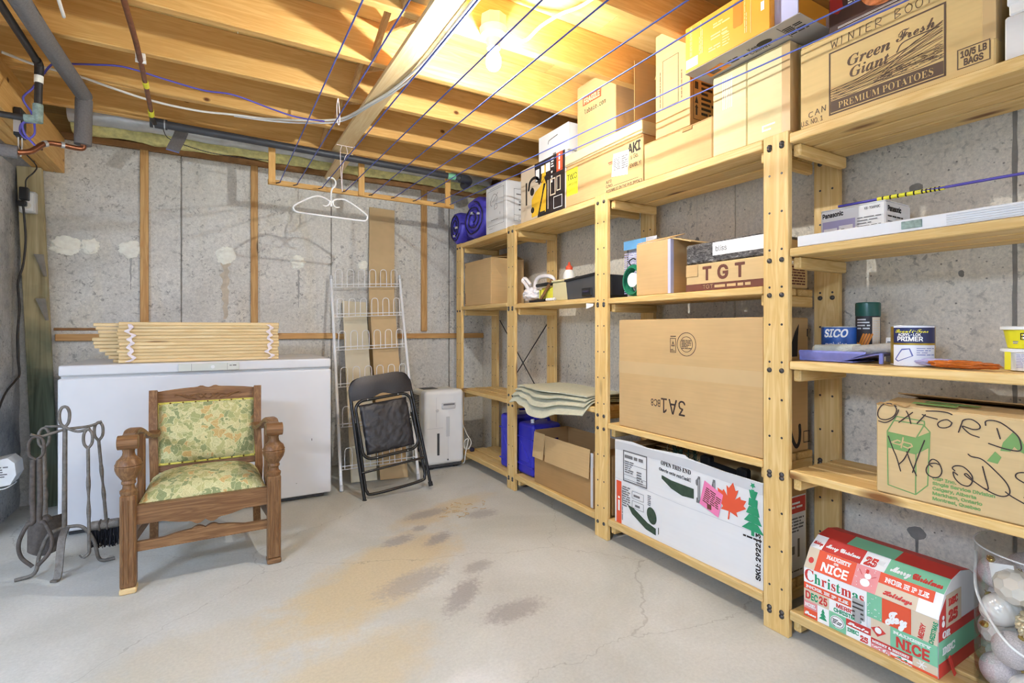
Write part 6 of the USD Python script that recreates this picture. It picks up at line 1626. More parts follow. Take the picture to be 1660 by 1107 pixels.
t = thing('open_box', 'open brown carton with folded-down front flaps on the bottom shelf', 'box', loc=(1.86, 2.39, Ze))
b0, b1, a0, a1, tz = 1.725, 1.985, 2.105, 2.675, .425
part(t, 'front_panel', cb(b0, b0 + .004, a0, a1, Ze, .33, .001), 'card_dark')
part(t, 'back_panel', cb(b1 - .004, b1, a0, a1, Ze, .43, .001), 'card_inside')
part(t, 'end_panel', cb(b0 + .004, b1 - .004, a0, a0 + .004, Ze, tz - .012, .001), 'card_inside')
slot = R(.08, .22, .09, .028).buffer(.006)
part(t, 'end_panel', extr(R(0, 0, b1 - b0 - .008, .32).difference(slot), (b0 + .004, a1, Ze), (1, 0, 0), (0, 0, 1), .004), 'card_inside', 'far end panel with a hand hole')
part(t, 'bottom_panel', cb(b0 + .004, b1 - .004, a0 + .004, a1 - .004, Ze, Ze + .004, .001), 'card_dark')
part(t, 'front_upper', cb(b0 - .002, b0 + .002, a0 + .03, a1 - .004, .30, tz - .006, .001), 'card')
part(t, 'flap', panel((b0 - .003, a1 - .002, tz + .0), (0, -1, 0), (-.10, 0, -1), .115, .155), 'card', 'narrow front flap folded down')
part(t, 'flap', panel((b0 - .004, a1 - .13, tz - .004), (0, -1, 0), (-.06, 0, -1), .415, .155), 'card', 'wide front flap folded down')
part(t, 'torn_edge', cb(b0 - .004, b0 + .004, a0 + .002, a0 + .02, Ze + .004, tz - .02, .002), 'ink_pale')
t = carton('brown_carton', 'brown carton behind the third post on the bottom shelf with a white mark', 'box', 1.74, 1.98, 1.975, 2.085, Ze, .42, 'card_dark')

# ---- near bay, shelves two and three
Zf = 1.3365
t = carton('phone_carton', 'white and lilac telephone carton on the upper near shelf', 'box', 1.85, 2.02, .808, 1.01, Zf, 1.473, 'card_white')
O = (1.85, 1.01, Zf)
deco(t, 'lettering', [at(txt('Panasonic', .0145, bold=True, w=.068), .008, .108, 2), at(txt('KX-TG6592C', .008, w=.045), .142, .115)], O, FX, 'ink_black')
deco(t, 'print', [R(.008, .015, .105, .080)], O, FX, 'lilac_print')
deco(t, 'print', [R(.012, .04, .044, .03), R(.062, .045, .044, .03)], O, FX, 'paper_white', off=.0014)
deco(t, 'print', [R(.018, .047, .01, .009), R(.034, .047, .014, .008), R(.07, .052, .01, .012), R(.088, .052, .012, .008), words(.12, .02, .07, .075, 8, 91, .3), R(.098, .019, .01, .014)], O, FX, 'ink_grey', off=.002)
O = (1.85, .808, Zf)
deco(t, 'lettering', [at(txt('Panasonic', .016, bold=True, w=.088), .015, .103), words(.015, .082, .1, .009, 1, 92)], O, FY, 'ink_black')
deco(t, 'print', [words(.015, .02, .06, .055, 5, 93, .35), words(.09, .02, .06, .055, 6, 94, .35)], O, FY, 'ink_grey')
deco(t, 'print', [Polygon([(0, .06), (.05, .035), (.05, .0), (0, .0)])], O, FY, 'ink_blue')
t = thing('blind_rail', 'long white slatted shade rail lying along the front of the upper near shelf', 'rail', loc=(1.73, .6, Zf))
part(t, 'rail', cb(1.706, 1.762, .20, 1.008, Zf - .0005, Zf + .036, .002), 'white_paint')
part(t, 'rib', [cb(1.7045, 1.7065, .20, .60, Zf + .004 + .006 * i, Zf + .0065 + .006 * i, 0) for i in range(5)], 'plastic_grey')
part(t, 'clip', cb(1.704, 1.7075, .655, .705, Zf + .008, Zf + .030, .001), 'verdigris', 'small dark green clip')
t = thing('ski_pole', 'thin purple stick with a yellow patterned sleeve lying above the telephone carton', 'stick', loc=(1.90, .6, 1.48))
part(t, 'shaft', tube([(1.86, .955, 1.481), (1.86, .80, 1.4795), (1.87, .10, 1.468)], .0042, 8), 'cable_blue', smooth=50)
part(t, 'sleeve', tube([(1.8605, .835, 1.4797), (1.8645, .66, 1.4768)], .0062, 10), 'yellow', 'yellow sleeve', smooth=50)
part(t, 'sleeve_pattern', [tube([(1.8605 + .004 * f, .835 - .175 * f, 1.4797 - .0029 * f), (1.8606 + .004 * f, .831 - .175 * f, 1.4796 - .0029 * f)], .0066, 10) for f in (.08, .2, .32, .44, .56, .68, .74, .80, .86, .92)], 'ink_black')
part(t, 'tip', tube([(1.8685, .46, 1.474), (1.874, .10, 1.468)], .0050, 8), 'black_plastic', smooth=50)
t = carton('flat_carton', 'low grey-white carton behind the shade rail on the upper near shelf', 'box', 1.92, 2.05, .46, .68, Zf, 1.392, 'card_white', flaps=False)

Zg = .9515


def can(name, label, x, y, z0, rr, h, m, lid='steel'):
    t = thing(name, label, 'can', loc=(x, y, z0))
    part(t, 'body', lathe([(rr - .002, z0), (rr, z0 + .002), (rr, z0 + h - .004), (rr - .001, z0 + h)], (x, y, 0), 40), m, smooth=40)
    part(t, 'rim', [tube(np.stack([x + (rr - .001) * np.cos(np.linspace(0, 2 * math.pi, 40, endpoint=False)), y + (rr - .001) * np.sin(np.linspace(0, 2 * math.pi, 40, endpoint=False)), 0 * np.arange(40) + zz_], 1), .0022, 6, closed=True) for zz_ in (z0 + .003, z0 + h)], lid, smooth=60)
    return t


def wrap(parent, name, g, x, y, rr, z0, mt, a0=None, label=None):
    """flat print bent round a can; local x = 0 faces the aisle"""
    g = unary_union(g) if isinstance(g, (list, tuple)) else g
    x_0, _, x_1, _ = g.bounds
    cuts = np.arange(math.floor(x_0 / .004) * .004, x_1 + .004, .004)
    ms = []
    for c in cuts:
        s_ = g.intersection(R(c, -1, .004, 3))
        if s_.is_empty:
            continue
        m_ = extr(s_, (0, 0, 0), (1, 0, 0), (0, 1, 0), .0006)
        if m_ is None:
            continue
        v = m_.vertices.copy()
        ang = (a0 if a0 is not None else math.pi) + v[:, 0] / rr
        q = rr + .0004 + v[:, 2]
        m_.vertices = np.stack([x + q * np.cos(ang), y + q * np.sin(ang), z0 + v[:, 1]], 1)
        ms.append(m_)
    if ms:
        mm = cat(ms)
        return part(parent, name, mm, mt, label)


CAMA = lambda x, y: math.atan2(-y, -x)        # the side of a can that faces the aisle end
x_, y_ = 1.93, .985
t = can('paint_can', 'blue paint can lettered SICO behind the blue paint tray', x_, y_, Zg, .058, .115, 'can_blue')
a_ = CAMA(x_, y_)
wrap(t, 'lettering', [at(txt('SICO', .026, bold=True, w=.075), -.055, .08, 0, 12), at(txt('evolution', .017, w=.07), -.05, .045)], x_, y_, .058, Zg, 'paper_white', a_)
wrap(t, 'print', [R(-.062, .0, .125, .035)], x_, y_, .058, Zg, 'can_navy', a_)
x_, y_ = 1.95, .905
t = thing('spray_can', 'tall dark spray can with a green cap and a wooden chair picture', 'can', loc=(x_, y_, Zg))
part(t, 'body', lathe([(.034, Zg), (.036, Zg + .003), (.036, Zg + .150), (.030, Zg + .158)], (x_, y_, 0), 32), 'black_print', smooth=40)
part(t, 'cap', lathe([(.0365, Zg + .152), (.037, Zg + .158), (.037, Zg + .195), (.034, Zg + .199)], (x_, y_, 0), 32), 'can_green', smooth=40)
a_ = CAMA(x_, y_)
wrap(t, 'print', [R(.012, .01, .03, .138)], x_, y_, .036, Zg, 'beige_print', a_)
wrap(t, 'print', [words(-.034, .105, .04, .04, 4, 95), words(.014, .02, .026, .12, 16, 96, .3)], x_, y_, .036, Zg, 'paper_white' if False else 'ink_pale', a_)
wrap(t, 'chair_picture', [stroke([(-.03 + .008 * i, .045), (-.012 + .008 * i, .09)], .006, False) for i in range(4)] + [stroke([(-.034, .06), (.008, .045)], .005, False), stroke([(-.03, .01), (-.02, .045)], .005, False), stroke([(.0, .01), (.002, .045)], .005, False)], x_, y_, .0364, Zg, 'orange_dark', a_)
x_, y_ = 1.80, .715
t = can('paint_can', 'white and navy primer can at the front of the paint shelf', x_, y_, Zg, .053, .117, 'can_gold')
a_ = CAMA(x_, y_) + .45
wrap(t, 'print', [R(-.075, .0, .115, .117)], x_, y_, .053, Zg, 'can_white', a_ - .0)
wrap(t, 'print', [R(-.075, .067, .115, .045)], x_, y_, .0534, Zg, 'can_navy', a_)
wrap(t, 'print', [R(-.075, .0615, .115, .0055)], x_, y_, .0534, Zg, 'can_gold', a_)
wrap(t, 'lettering', [at(txt('Beauti-Tone', .012, 'script', w=.082), -.068, .097)], x_, y_, .0538, Zg, 'yellow', a_)
wrap(t, 'lettering', [at(txt('ACRYL-LOK', .007, bold=True, w=.055), -.060, .088), at(txt('PRIMER', .012, bold=True, w=.062), -.062, .073)], x_, y_, .0538, Zg, 'paper_white', a_)
wrap(t, 'print', [Polygon([(-.07, .018), (-.05, .05), (-.03, .052), (-.022, .03), (-.06, .012)]).difference(Polygon([(-.066, .019), (-.049, .046), (-.032, .049), (-.026, .03), (-.059, .015)])), words(-.015, .03, .05, .025, 4, 97, .3), Point(.012, .018).buffer(.006).difference(Point(.012, .018).buffer(.005)), words(.015, .004, .02, .005, 1, 98)], x_, y_, .0534, Zg, 'ink_blue', a_)
t = thing('paint_tray', 'blue paint-roller tray smeared with white paint behind the fourth post', 'tray', loc=(1.84, .93, Zg))
part(t, 'basin', [cb(1.76, 1.90, .86, 1.028, Zg + .0005, Zg + .004, .001), trimesh.convex.convex_hull(np.array([(1.752, .82, Zg + .03), (1.752, 1.03, Zg + .03), (1.757, .82, Zg + .036), (1.757, 1.03, Zg + .036), (1.762, .90, Zg), (1.762, 1.03, Zg), (1.768, .9, Zg), (1.768, 1.03, Zg)])),
                  trimesh.convex.convex_hull(np.array([(1.90, .82, Zg + .03), (1.90, 1.03, Zg + .03), (1.905, .82, Zg + .036), (1.905, 1.03, Zg + .036), (1.89, .90, Zg), (1.89, 1.03, Zg), (1.896, .9, Zg), (1.896, 1.03, Zg)])), cb(1.757, 1.90, 1.026, 1.031, Zg + .002, Zg + .035, .001)], 'tray_blue')
part(t, 'ramp', beam((1.83, .90, Zg + .004), (1.83, .775, Zg + .033), .14, .004), 'tray_blue')
part(t, 'leg', [cb(1.758, 1.766, .775, .786, Zg + .0005, Zg + .034, .001), cb(1.892, 1.90, .775, .786, Zg + .0005, Zg + .034, .001)], 'tray_blue')
t = thing('paint_roller', 'white paint-roller sleeve with a cream end resting in the blue tray', 'roller', loc=(1.82, .94, Zg + .04))
part(t, 'sleeve', tube([(1.80, 1.0, Zg + .035), (1.84, .875, Zg + .040)], .019, 18), 'roller_nap', smooth=50)
part(t, 'end_cap', lathe([(.016, 0), (.014, .006), (.006, .009)], seg=16).apply_transform(trimesh.geometry.align_vectors([0, 0, 1], unit([-.04, .125, -.004]))).apply_translation([1.80, 1.0, Zg + .035]), 'board_cream', smooth=40)
t = thing('paint_roller', 'grey worn paint-roller sleeve lying across the edge of the blue tray', 'roller', loc=(1.80, .83, Zg + .045))
part(t, 'sleeve', tube([(1.775, .865, Zg + .040), (1.79, .755, Zg + .052)], .015, 16), 'roller_grey', smooth=50)
part(t, 'core', tube([(1.79, .757, Zg + .052), (1.791, .745, Zg + .053)], .009, 14), 'board_cream')
t = thing('small_carton', 'small white printed carton behind the primer can', 'box', loc=(1.93, .80, Zg))
part(t, 'body', cb(1.89, 1.97, .775, .825, Zg + .0005, Zg + .08, .002), 'card_white')
deco(t, 'print', [words(.005, .02, .04, .05, 6, 99)], (1.89, .825, Zg), FX, 'ink_grey')
t = thing('paint_brush', 'paint brush wrapped in clear orange-tinted plastic lying on the shelf edge', 'brush', loc=(1.745, .58, Zg))
m, zm = crumple((1.742, .575, Zg + .013), (.018, .075, .011), 21, .7, 4)
m.apply_translation([0, 0, Zg - zm + .0005])
part(t, 'handle', m, 'amber', smooth=50)
m, zm = crumple((1.775, .66, Zg + .012), (.022, .085, .010), 33, .8, 4)
m.apply_translation([0, 0, Zg - zm + .0005])
part(t, 'wrapper', m, 'lilac_print', 'clouded plastic wrapper', smooth=50)


def tub(label, x, y, z0, m_body, words_fn):
    t = thing('margarine_tub', label, 'tub', loc=(x, y, z0))
    s_ = 1.25
    def prof(rr, z):
        a = np.linspace(0, 2 * math.pi, 40, endpoint=False)
        return np.stack([x + rr * np.sign(np.cos(a)) * np.abs(np.cos(a)) ** .75, y + rr * s_ * np.sign(np.sin(a)) * np.abs(np.sin(a)) ** .75, 0 * a + z], 1)
    def ringm(rs):
        V = np.vstack([prof(rr, z) for rr, z in rs] + [np.array([[x, y, rs[0][1]], [x, y, rs[-1][1]]])])
        n = 40
        F = []
        for i in range(len(rs) - 1):
            for j in range(n):
                j2 = (j + 1) % n
                F += [(i * n + j, i * n + j2, (i + 1) * n + j2), (i * n + j, (i + 1) * n + j2, (i + 1) * n + j)]
        c0 = len(rs) * n
        F += [(c0, (j + 1) % n, j) for j in range(n)] + [(c0 + 1, (len(rs) - 1) * n + j, (len(rs) - 1) * n + (j + 1) % n) for j in range(n)]
        return trimesh.Trimesh(V, np.array(F), process=False)
    part(t, 'body', ringm([(.054, z0), (.056, z0 + .002), (.063, z0 + .052)]), m_body, smooth=40)
    part(t, 'lid', ringm([(.066, z0 + .048), (.0675, z0 + .049), (.0675, z0 + .056), (.064, z0 + .0575), (.063, z0 + .0562)]), 'tub_white', 'white lid', smooth=40)
    return t


t = tub('margarine tub with small lilac print stacked lowest at the right of the paint shelf', 1.835, .44, Zg, 'tub_white', None)
deco(t, 'print', [words(.0, .008, .08, .036, 9, 101, .4)], (1.775, .48, Zg), FX, 'lilac_print')
deco(t, 'print', [R(-.01, .003, .012, .046)], (1.7772, .493, Zg), FX, 'tub_yellow')
t = tub('yellow margarine tub lettered Becel on top of the lilac-printed tub', 1.835, .44, Zg + .0578, 'tub_yellow', None)
el = affinity.scale(Point(.052, .03).buffer(1, 24), .028, .020)
deco(t, 'print', [el], (1.7742, .492, Zg + .0578), FX, 'tub_white')
deco(t, 'print', [stroke([(.062, .046), (.078, .038), (.079, .025), (.064, .012)], .0025), words(.006, .012, .01, .008, 2, 5)], (1.7742, .492, Zg + .0578), FX, 'ink_blue', off=.0014)
deco(t, 'lettering', [at(txt('Becel', .0165, w=.052), .02, .023)], (1.7742, .492, Zg + .0578), FX, 'ink_black', off=.0018)

# ---- near bay: marked wood carton
Zh = .579
t = thing('wood_carton', 'brown carton hand-marked OXFORD WOODS with a green milk-carton print', 'box', loc=(1.86, .55, Zh))
cx0, cx1, cy0, cy1, cz1 = 1.703, 1.985, .30, .768, .838
part(t, 'body', cb(cx0, cx1, cy0, cy1, Zh, cz1, .004), 'card_tan')
part(t, 'flap', panel((cx1, cy1 - .004, cz1 + .001), (0, -1, 0), (-1, 0, .16), .46, .16), 'card_dark', 'rear top flap ajar')
part(t, 'flap', panel((cx0 + .002, cy0 + .004, cz1 + .0015), (0, 1, 0), (1, 0, .10), .455, .11), 'card_tan', 'front top flap')
deco(t, 'flap_print', [R(.08, .02, .1, .02), R(.10, .05, .12, .018)], (cx0 + .004, cy1, cz1 + .0065), ((0, -1, 0), unit((1, 0, .10))), 'ink_green', off=.0012)
O = (cx0, cy1, Zh)
part(t, 'edge_tear', [tube(smooth_path([(cx0 - .001, cy1 - .002 - .012 * i, cz1 + .002 + .003 * ((i * 5) % 3 - 1)) for i in range(8)], 4), .0022, 5)], 'card_dark')
V = lambda pts: [(a_, .016 + .945 * b_) for a_, b_ in pts]
gr = [[(0.029, 0.174), (0.031, 0.011), (0.099, 0.0), (0.127, 0.035), (0.132, 0.19)], [(0.099, 0.0), (0.1, 0.167)], [(0.029, 0.176), (0.046, 0.212), (0.117, 0.21), (0.132, 0.192)], [(0.046, 0.212), (0.052, 0.225), (0.119, 0.221), (0.12, 0.21)], [(0.1, 0.167), (0.119, 0.21)]]
band_ = [(0.029, 0.175), (0.099, 0.169), (0.133, 0.192), (0.131, 0.146), (0.099, 0.119), (0.031, 0.126)]
logo = unary_union([stroke(V(q), .0042, False) for q in ([(0.04, 0.144), (0.055, 0.153), (0.061, 0.151)], [(0.044, 0.142), (0.061, 0.14), (0.068, 0.148)], [(0.069, 0.163), (0.064, 0.132)], [(0.068, 0.151), (0.088, 0.148), (0.091, 0.142), (0.081, 0.134), (0.07, 0.137)])])
art = [stroke(V(q), .0028, False) for q in gr] + [Polygon(V(band_)).difference(logo)]
art += [Polygon(V(q)) for q in ([(0.301, 0.222), (0.316, 0.206), (0.337, 0.161), (0.311, 0.177), (0.304, 0.185), (0.297, 0.171), (0.278, 0.169), (0.283, 0.192)], [(0.252, 0.136), (0.268, 0.165), (0.28, 0.152), (0.273, 0.133)])]
for s_, y_, w_ in (('CIP Inc.', .055, .052), ('Single Service Division', .041, .13), ('Calgary, Alberta', .0265, .093), ('Markham, Ontario', .012, .105), ('Montreal, Quebec', -.003, .102)):
    art.append(at(txt(s_, .0078, bold=True, w=w_), .138, .016 + .945 * y_))
deco(t, 'green_print', art, O, FX, 'ink_green')
ox = [[(0.052, 0.256), (0.036, 0.262), (0.019, 0.257), (0.007, 0.239), (0.005, 0.221), (0.013, 0.211), (0.029, 0.212), (0.046, 0.225), (0.053, 0.244), (0.048, 0.258)], [(0.007, 0.204), (0.025, 0.202), (0.044, 0.216), (0.055, 0.235), (0.058, 0.246)], [(0.092, 0.243), (0.059, 0.208)], [(0.077, 0.245), (0.083, 0.231), (0.088, 0.209)], [(0.122, 0.241), (0.103, 0.212)], [(0.115, 0.24), (0.127, 0.236), (0.149, 0.232)], [(0.124, 0.252), (0.151, 0.255), (0.171, 0.254), (0.181, 0.25)], [(0.181, 0.227), (0.171, 0.234), (0.158, 0.229), (0.15, 0.219), (0.154, 0.21), (0.166, 0.21), (0.177, 0.217), (0.181, 0.227)], [(0.195, 0.203), (0.201, 0.226), (0.206, 0.239), (0.222, 0.243), (0.237, 0.232), (0.238, 0.221), (0.225, 0.216), (0.203, 0.221), (0.218, 0.203), (0.237, 0.197)], [(0.25, 0.232), (0.25, 0.242), (0.26, 0.247), (0.278, 0.244), (0.297, 0.229), (0.311, 0.213), (0.316, 0.195), (0.316, 0.18), (0.307, 0.175), (0.283, 0.177), (0.256, 0.184)], [(0.272, 0.227), (0.275, 0.214), (0.278, 0.201)]]
wd = [[(0.032, 0.161), (0.044, 0.124), (0.053, 0.1), (0.063, 0.061)], [(0.06, 0.082), (0.072, 0.1), (0.085, 0.133)], [(0.078, 0.123), (0.088, 0.091), (0.101, 0.057)], [(0.092, 0.064), (0.103, 0.107), (0.12, 0.165)], [(0.138, 0.092), (0.13, 0.1), (0.138, 0.114), (0.151, 0.109), (0.159, 0.087), (0.154, 0.069), (0.141, 0.062), (0.127, 0.068), (0.124, 0.082), (0.131, 0.098), (0.144, 0.104), (0.154, 0.102)], [(0.187, 0.093), (0.182, 0.1), (0.19, 0.108), (0.206, 0.108), (0.222, 0.09), (0.223, 0.071), (0.215, 0.058), (0.2, 0.059), (0.187, 0.073), (0.184, 0.089), (0.193, 0.083)], [(0.222, 0.08), (0.212, 0.091), (0.208, 0.087), (0.222, 0.076)], [(0.215, 0.146), (0.222, 0.141), (0.243, 0.138), (0.269, 0.113), (0.289, 0.088), (0.296, 0.068), (0.292, 0.055), (0.278, 0.049), (0.255, 0.056), (0.225, 0.075)], [(0.244, 0.119), (0.249, 0.093), (0.255, 0.062), (0.246, 0.061)], [(0.345, 0.110), (0.327, 0.122), (0.31, 0.118), (0.308, 0.105), (0.33, 0.090), (0.34, 0.07), (0.322, 0.058)], [(0.288, 0.063), (0.3, 0.054), (0.327, 0.04)]]
deco(t, 'handwriting', [stroke(V(q), .0028) for q in ox + wd], O, FX, 'marker', off=.0016, label='marker writing')

# ---- near bay, bottom: gift trunk and tub of baubles
Zi = .1005
t = thing('gift_trunk', 'patchwork red, green and white Christmas gift trunk with a silver clasp', 'gift box', loc=(1.85, .80, Zi))
gy0, gy1 = .622, .990
SEC = [(1.715, Zi), (1.715, .262), (1.752, .322), (1.80, .352), (1.86, .363), (1.92, .352), (1.968, .322), (2.0, .262), (2.0, Zi)]
part(t, 'body', extr(Polygon([(1.718, Zi), (2.0, Zi), (2.0, .262), (1.718, .262)]), (0, gy1, 0), (1, 0, 0), (0, 0, 1), gy1 - gy0), 'paper_white')
part(t, 'lid', extr(Polygon([(a_, b_) for a_, b_ in SEC[1:-1]]).buffer(0), (0, gy1 + .001, 0), (1, 0, 0), (0, 0, 1), gy1 - gy0 + .002), 'paper_white')
L_ = gy1 - gy0
H_ = .262 - Zi
FRM = []
for (xa, za), (xb, zb) in zip(SEC[:-1], SEC[1:]):
    d_ = np.array([xb - xa, 0, zb - za]); FRM.append(((xa, gy1, za), ((0, -1, 0), tuple(unit(d_))), np.linalg.norm(d_)))
CELLS = [  # u0 u1 v0 v1 colour, on the straight front
    (0, .52, .70, 1, 'paper_white'), (0, .40, .57, .70, 'red_orange'), (0, .22, .33, .57, 'beige_print'), (0, .12, .17, .33, 'pink'), (0, .12, 0, .17, 'red_orange'), (.12, .22, 0, .33, 'paper_white'),
    (.22, .52, .33, .57, 'paper_white'), (.40, .52, .57, .70, 'paper_white'), (.22, .36, 0, .33, 'mint'), (.36, .55, .20, .33, 'red'), (.36, .55, 0, .20, 'paper_white'), (.52, .63, .55, 1, 'mint'), (.63, .83, .55, 1, 'red_orange'), (.55, .69, .19, .55, 'beige_print'),
    (.83, 1, .55, 1, 'beige_print'), (.69, 1, .19, .55, 'mint'), (.55, .84, .09, .19, 'red'), (.55, .69, -.0, .09, 'pink'), (.69, .84, .04, .09, 'paper_white'), (.84, 1, .04, .19, 'beige_print'), (.69, 1, 0, .04, 'red_orange')]
LID = [  # segment, u0 u1, v0 v1, colour
    (1, 0, .09, 0, 1, 'beige_print'), (1, .09, .40, 0, 1, 'red_orange'), (1, .40, .58, 0, 1, 'pink'), (1, .58, .86, 0, .55, 'beige_print'), (1, .58, .95, .55, 1, 'red_orange'), (1, .86, 1, 0, .55, 'paper_white'),
    (2, 0, .10, 0, 1, 'paper_white'), (2, .10, .42, 0, 1, 'red'), (2, .42, .60, 0, 1, 'paper_white'), (2, .60, 1, 0, 1, 'mint'),
    (3, 0, .25, 0, 1, 'red'), (3, .25, .45, 0, 1, 'mint'), (3, .45, .62, 0, 1, 'mint'), (3, .62, 1, 0, 1, 'red'), (4, 0, 1, 0, 1, 'red'), (5, 0, .5, 0, 1, 'mint'), (5, .5, 1, 0, 1, 'red'), (6, 0, 1, 0, 1, 'red')]
bycol = {}
for u0, u1, v0, v1, c in CELLS:
    bycol.setdefault((0, c), []).append(R(u0 * L_ + .0002, v0 * H_ + .0002, (u1 - u0) * L_ - .0004, (v1 - v0) * H_ - .0004))
for s_, u0, u1, v0, v1, c in LID:
    hh = FRM[s_][2]
    bycol.setdefault((s_, c), []).append(R(u0 * L_, v0 * hh, (u1 - u0) * L_, (v1 - v0) * hh))
for (s_, c), gs in bycol.items():
    O, fr_, _ = FRM[s_]
    for g_ in gs:
        deco(t, 'printed_patch', g_, O, fr_, c, off=.0008 if s_ == 0 else .0014)


def cell(u, v):
    return u * L_, v * H_


def tx(s, u, v, wu, hv, style='serif', ang=0, seg=0, bold=True):
    hh = FRM[seg][2]
    return at(txt(s, hv * (H_ if seg == 0 else hh), style, bold, w=wu * L_), u * L_, v * (H_ if seg == 0 else hh), ang)


XM = []
cx_ = .012 * L_
for i_, ch_ in enumerate('Christmas'):
    g_ = txt(ch_, .034 if i_ else .040, 'serif')
    b_ = g_.bounds
    XM.append(('green_print' if i_ in (1, 3, 5, 7) else 'red', at(g_, cx_ - b_[0], .745 * H_ - (b_[1] if i_ == 0 else 0))))
    cx_ += (b_[2] - b_[0]) + .0032


def xm(c):
    k_ = .505 * L_ / cx_
    return [affinity.scale(g_, k_, 1, origin=(0, 0)) for c_, g_ in XM if c_ == c]


O, fr_, _ = FRM[0]
for mt, gs in (('red', [*xm('red'), tx('D', .015, .38, .045, .14, 'sans'), tx('25', .135, .38, .07, .14, 'sans'), tx('MERRY', .28, .46, .15, .07, 'sans'), tx('25', .47, .03, .06, .10), tx('NICE', .73, .23, .22, .17, 'sans'), tx('MERRY', .905, .56, .12, .07, 'sans', 80), Polygon([cell(.60, .25), cell(.55, .37), cell(.61, .45), cell(.66, .37)])]),
               ('green_print', [*xm('green_print'), tx('EC', .065, .38, .06, .13, 'sans'), tx('CHRISTMAS', .26, .36, .22, .07, 'sans'), tx('DEC', .37, .1, .09, .07), tx('CHRISTMAS', .97, .54, .18, .06, 'sans', 80), Polygon([cell(.135, .08), cell(.205, .08), cell(.18, .15), cell(.195, .15), cell(.175, .22), cell(.185, .22), cell(.17, .30), cell(.155, .22), cell(.165, .22), cell(.145, .15), cell(.16, .15)]), Polygon([cell(.73, .05), cell(.76, .08), cell(.77, .05)]), Polygon([cell(.78, .05), cell(.80, .07), cell(.81, .04)])]),
               ('paper_white', [tx('NOR H P LE', .02, .605, .36, .06), tx('NOEL', .01, .22, .10, .07), tx('Peace', .01, .05, .10, .07, 'script'), tx('Santa', .375, .235, .16, .06, 'script'), tx('Joy', .655, .64, .15, .22, 'script'), tx('MERRY & BRIGHT', .56, .115, .26, .045), tx('NAUGHTY', .71, .45, .25, .05), tx('Happy', .72, .006, .12, .022, 'script'), affinity.scale(Point(*cell(.605, .37)).buffer(.009), 1, 1)] + [Point(*cell(.525 + .1 * random.random(), .58 + .4 * random.random())).buffer(.0012) for _ in range(18)] + [Point(*cell(.56 + .12 * random.random(), .09 * random.random())).buffer(.0018) for _ in range(14)] + [unary_union([affinity.rotate(R(-.012, -.0008, .024, .0016), 60 * k_, origin=(0, 0)) for k_ in range(3)]).buffer(.0001)])):
    if mt == 'paper_white':
        gs[-1] = at(gs[-1], *cell(.90, .12))
    deco(t, 'lettering', gs, O, fr_, mt, off={'red': .0014, 'green_print': .0018, 'paper_white': .0022}[mt])
el = affinity.scale(Point(*cell(.29, .17)).buffer(1, 24), .021, .019)
deco(t, 'oval_badge', [el], O, fr_, 'paper_white', off=.0016)
deco(t, 'oval_badge_print', [el.buffer(-.002).difference(el.buffer(-.0032)), words(.29 * L_ - .014, .17 * H_ - .008, .028, .016, 3, 111)], O, fr_, 'ink_black', off=.0022)
O, fr_, h1 = FRM[1]
deco(t, 'lettering', [tx('NAUGHTY', .16, .72, .2, .18, seg=1), tx('OR', .23, .56, .04, .10, seg=1), tx('NICE', .14, .12, .22, .36, 'sans', seg=1), tx('NOR H P LE', .62, .66, .30, .2, seg=1), affinity.scale(Point(.49 * L_, .32 * h1).buffer(.013), 1, .9), Point(.50 * L_, .62 * h1).buffer(.009)] + [Point(.41 * L_ + .16 * L_ * random.random(), h1 * random.random()).buffer(.001) for _ in range(16)], O, fr_, 'paper_white', off=.0022)
deco(t, 'lettering', [tx('Holidays', .63, .16, .2, .2, 'script', seg=1), R(.48 * L_, .72 * h1, .02 * L_, .012), stroke([(.455 * L_, .62 * h1), (.43 * L_, .8 * h1)], .0014, False), stroke([(.53 * L_, .6 * h1), (.56 * L_, .7 * h1)], .0014, False), affinity.scale(Point(.045 * L_, .4 * h1).buffer(.008), 1, 1.2)], O, fr_, 'red', off=.0026)
O, fr_, h1 = FRM[2]
deco(t, 'lettering', [tx('Merry Christmas', .12, .3, .28, .3, 'script', seg=2)], O, fr_, 'paper_white', off=.0022)
deco(t, 'lettering', [tx('25', .44, .1, .09, .55, seg=2), tx('Holidays', .01, .3, .08, .25, 'script', seg=2), tx('Christmas', .78, .25, .2, .4, 'script', seg=2)], O, fr_, 'red', off=.0022)
deco(t, 'lettering', [tx('DEC', .53, .35, .06, .35, seg=2), tx('Merry', .63, .25, .14, .4, 'script', seg=2)], O, fr_, 'paper_white', off=.0026)
O = (1.715, gy0 - .001, Zi)
deco(t, 'printed_patch', R(.0, .0, .285, .04), O, FY, 'red'); deco(t, 'printed_patch', R(0, .10, .285, .028), O, FY, 'red'); deco(t, 'printed_patch', [R(0, .04, .285, .06)], O, FY, 'mint')
deco(t, 'printed_patch', [R(.045, .128, .1, .09)], O, FY, 'beige_print'); deco(t, 'printed_patch', [Polygon([(.005, .128), (.045, .128), (.045, .21), (.005, .17)])], O, FY, 'red')
deco(t, 'lettering', [at(txt('25', .03, 'serif', True, w=.06), .06, .14), at(txt('DEC', .02, 'serif', True, w=.06), .06, .185)], O, FY, 'red', off=.0016)
deco(t, 'lettering', [at(txt('OR', .018, 'serif', True, w=.05), .02, .105), at(txt('DEC', .02, 'serif', True, w=.08), .02, .06), Point(.025, .145).buffer(.009), Point(.025, .162).buffer(.006)], O, FY, 'paper_white', off=.0022)
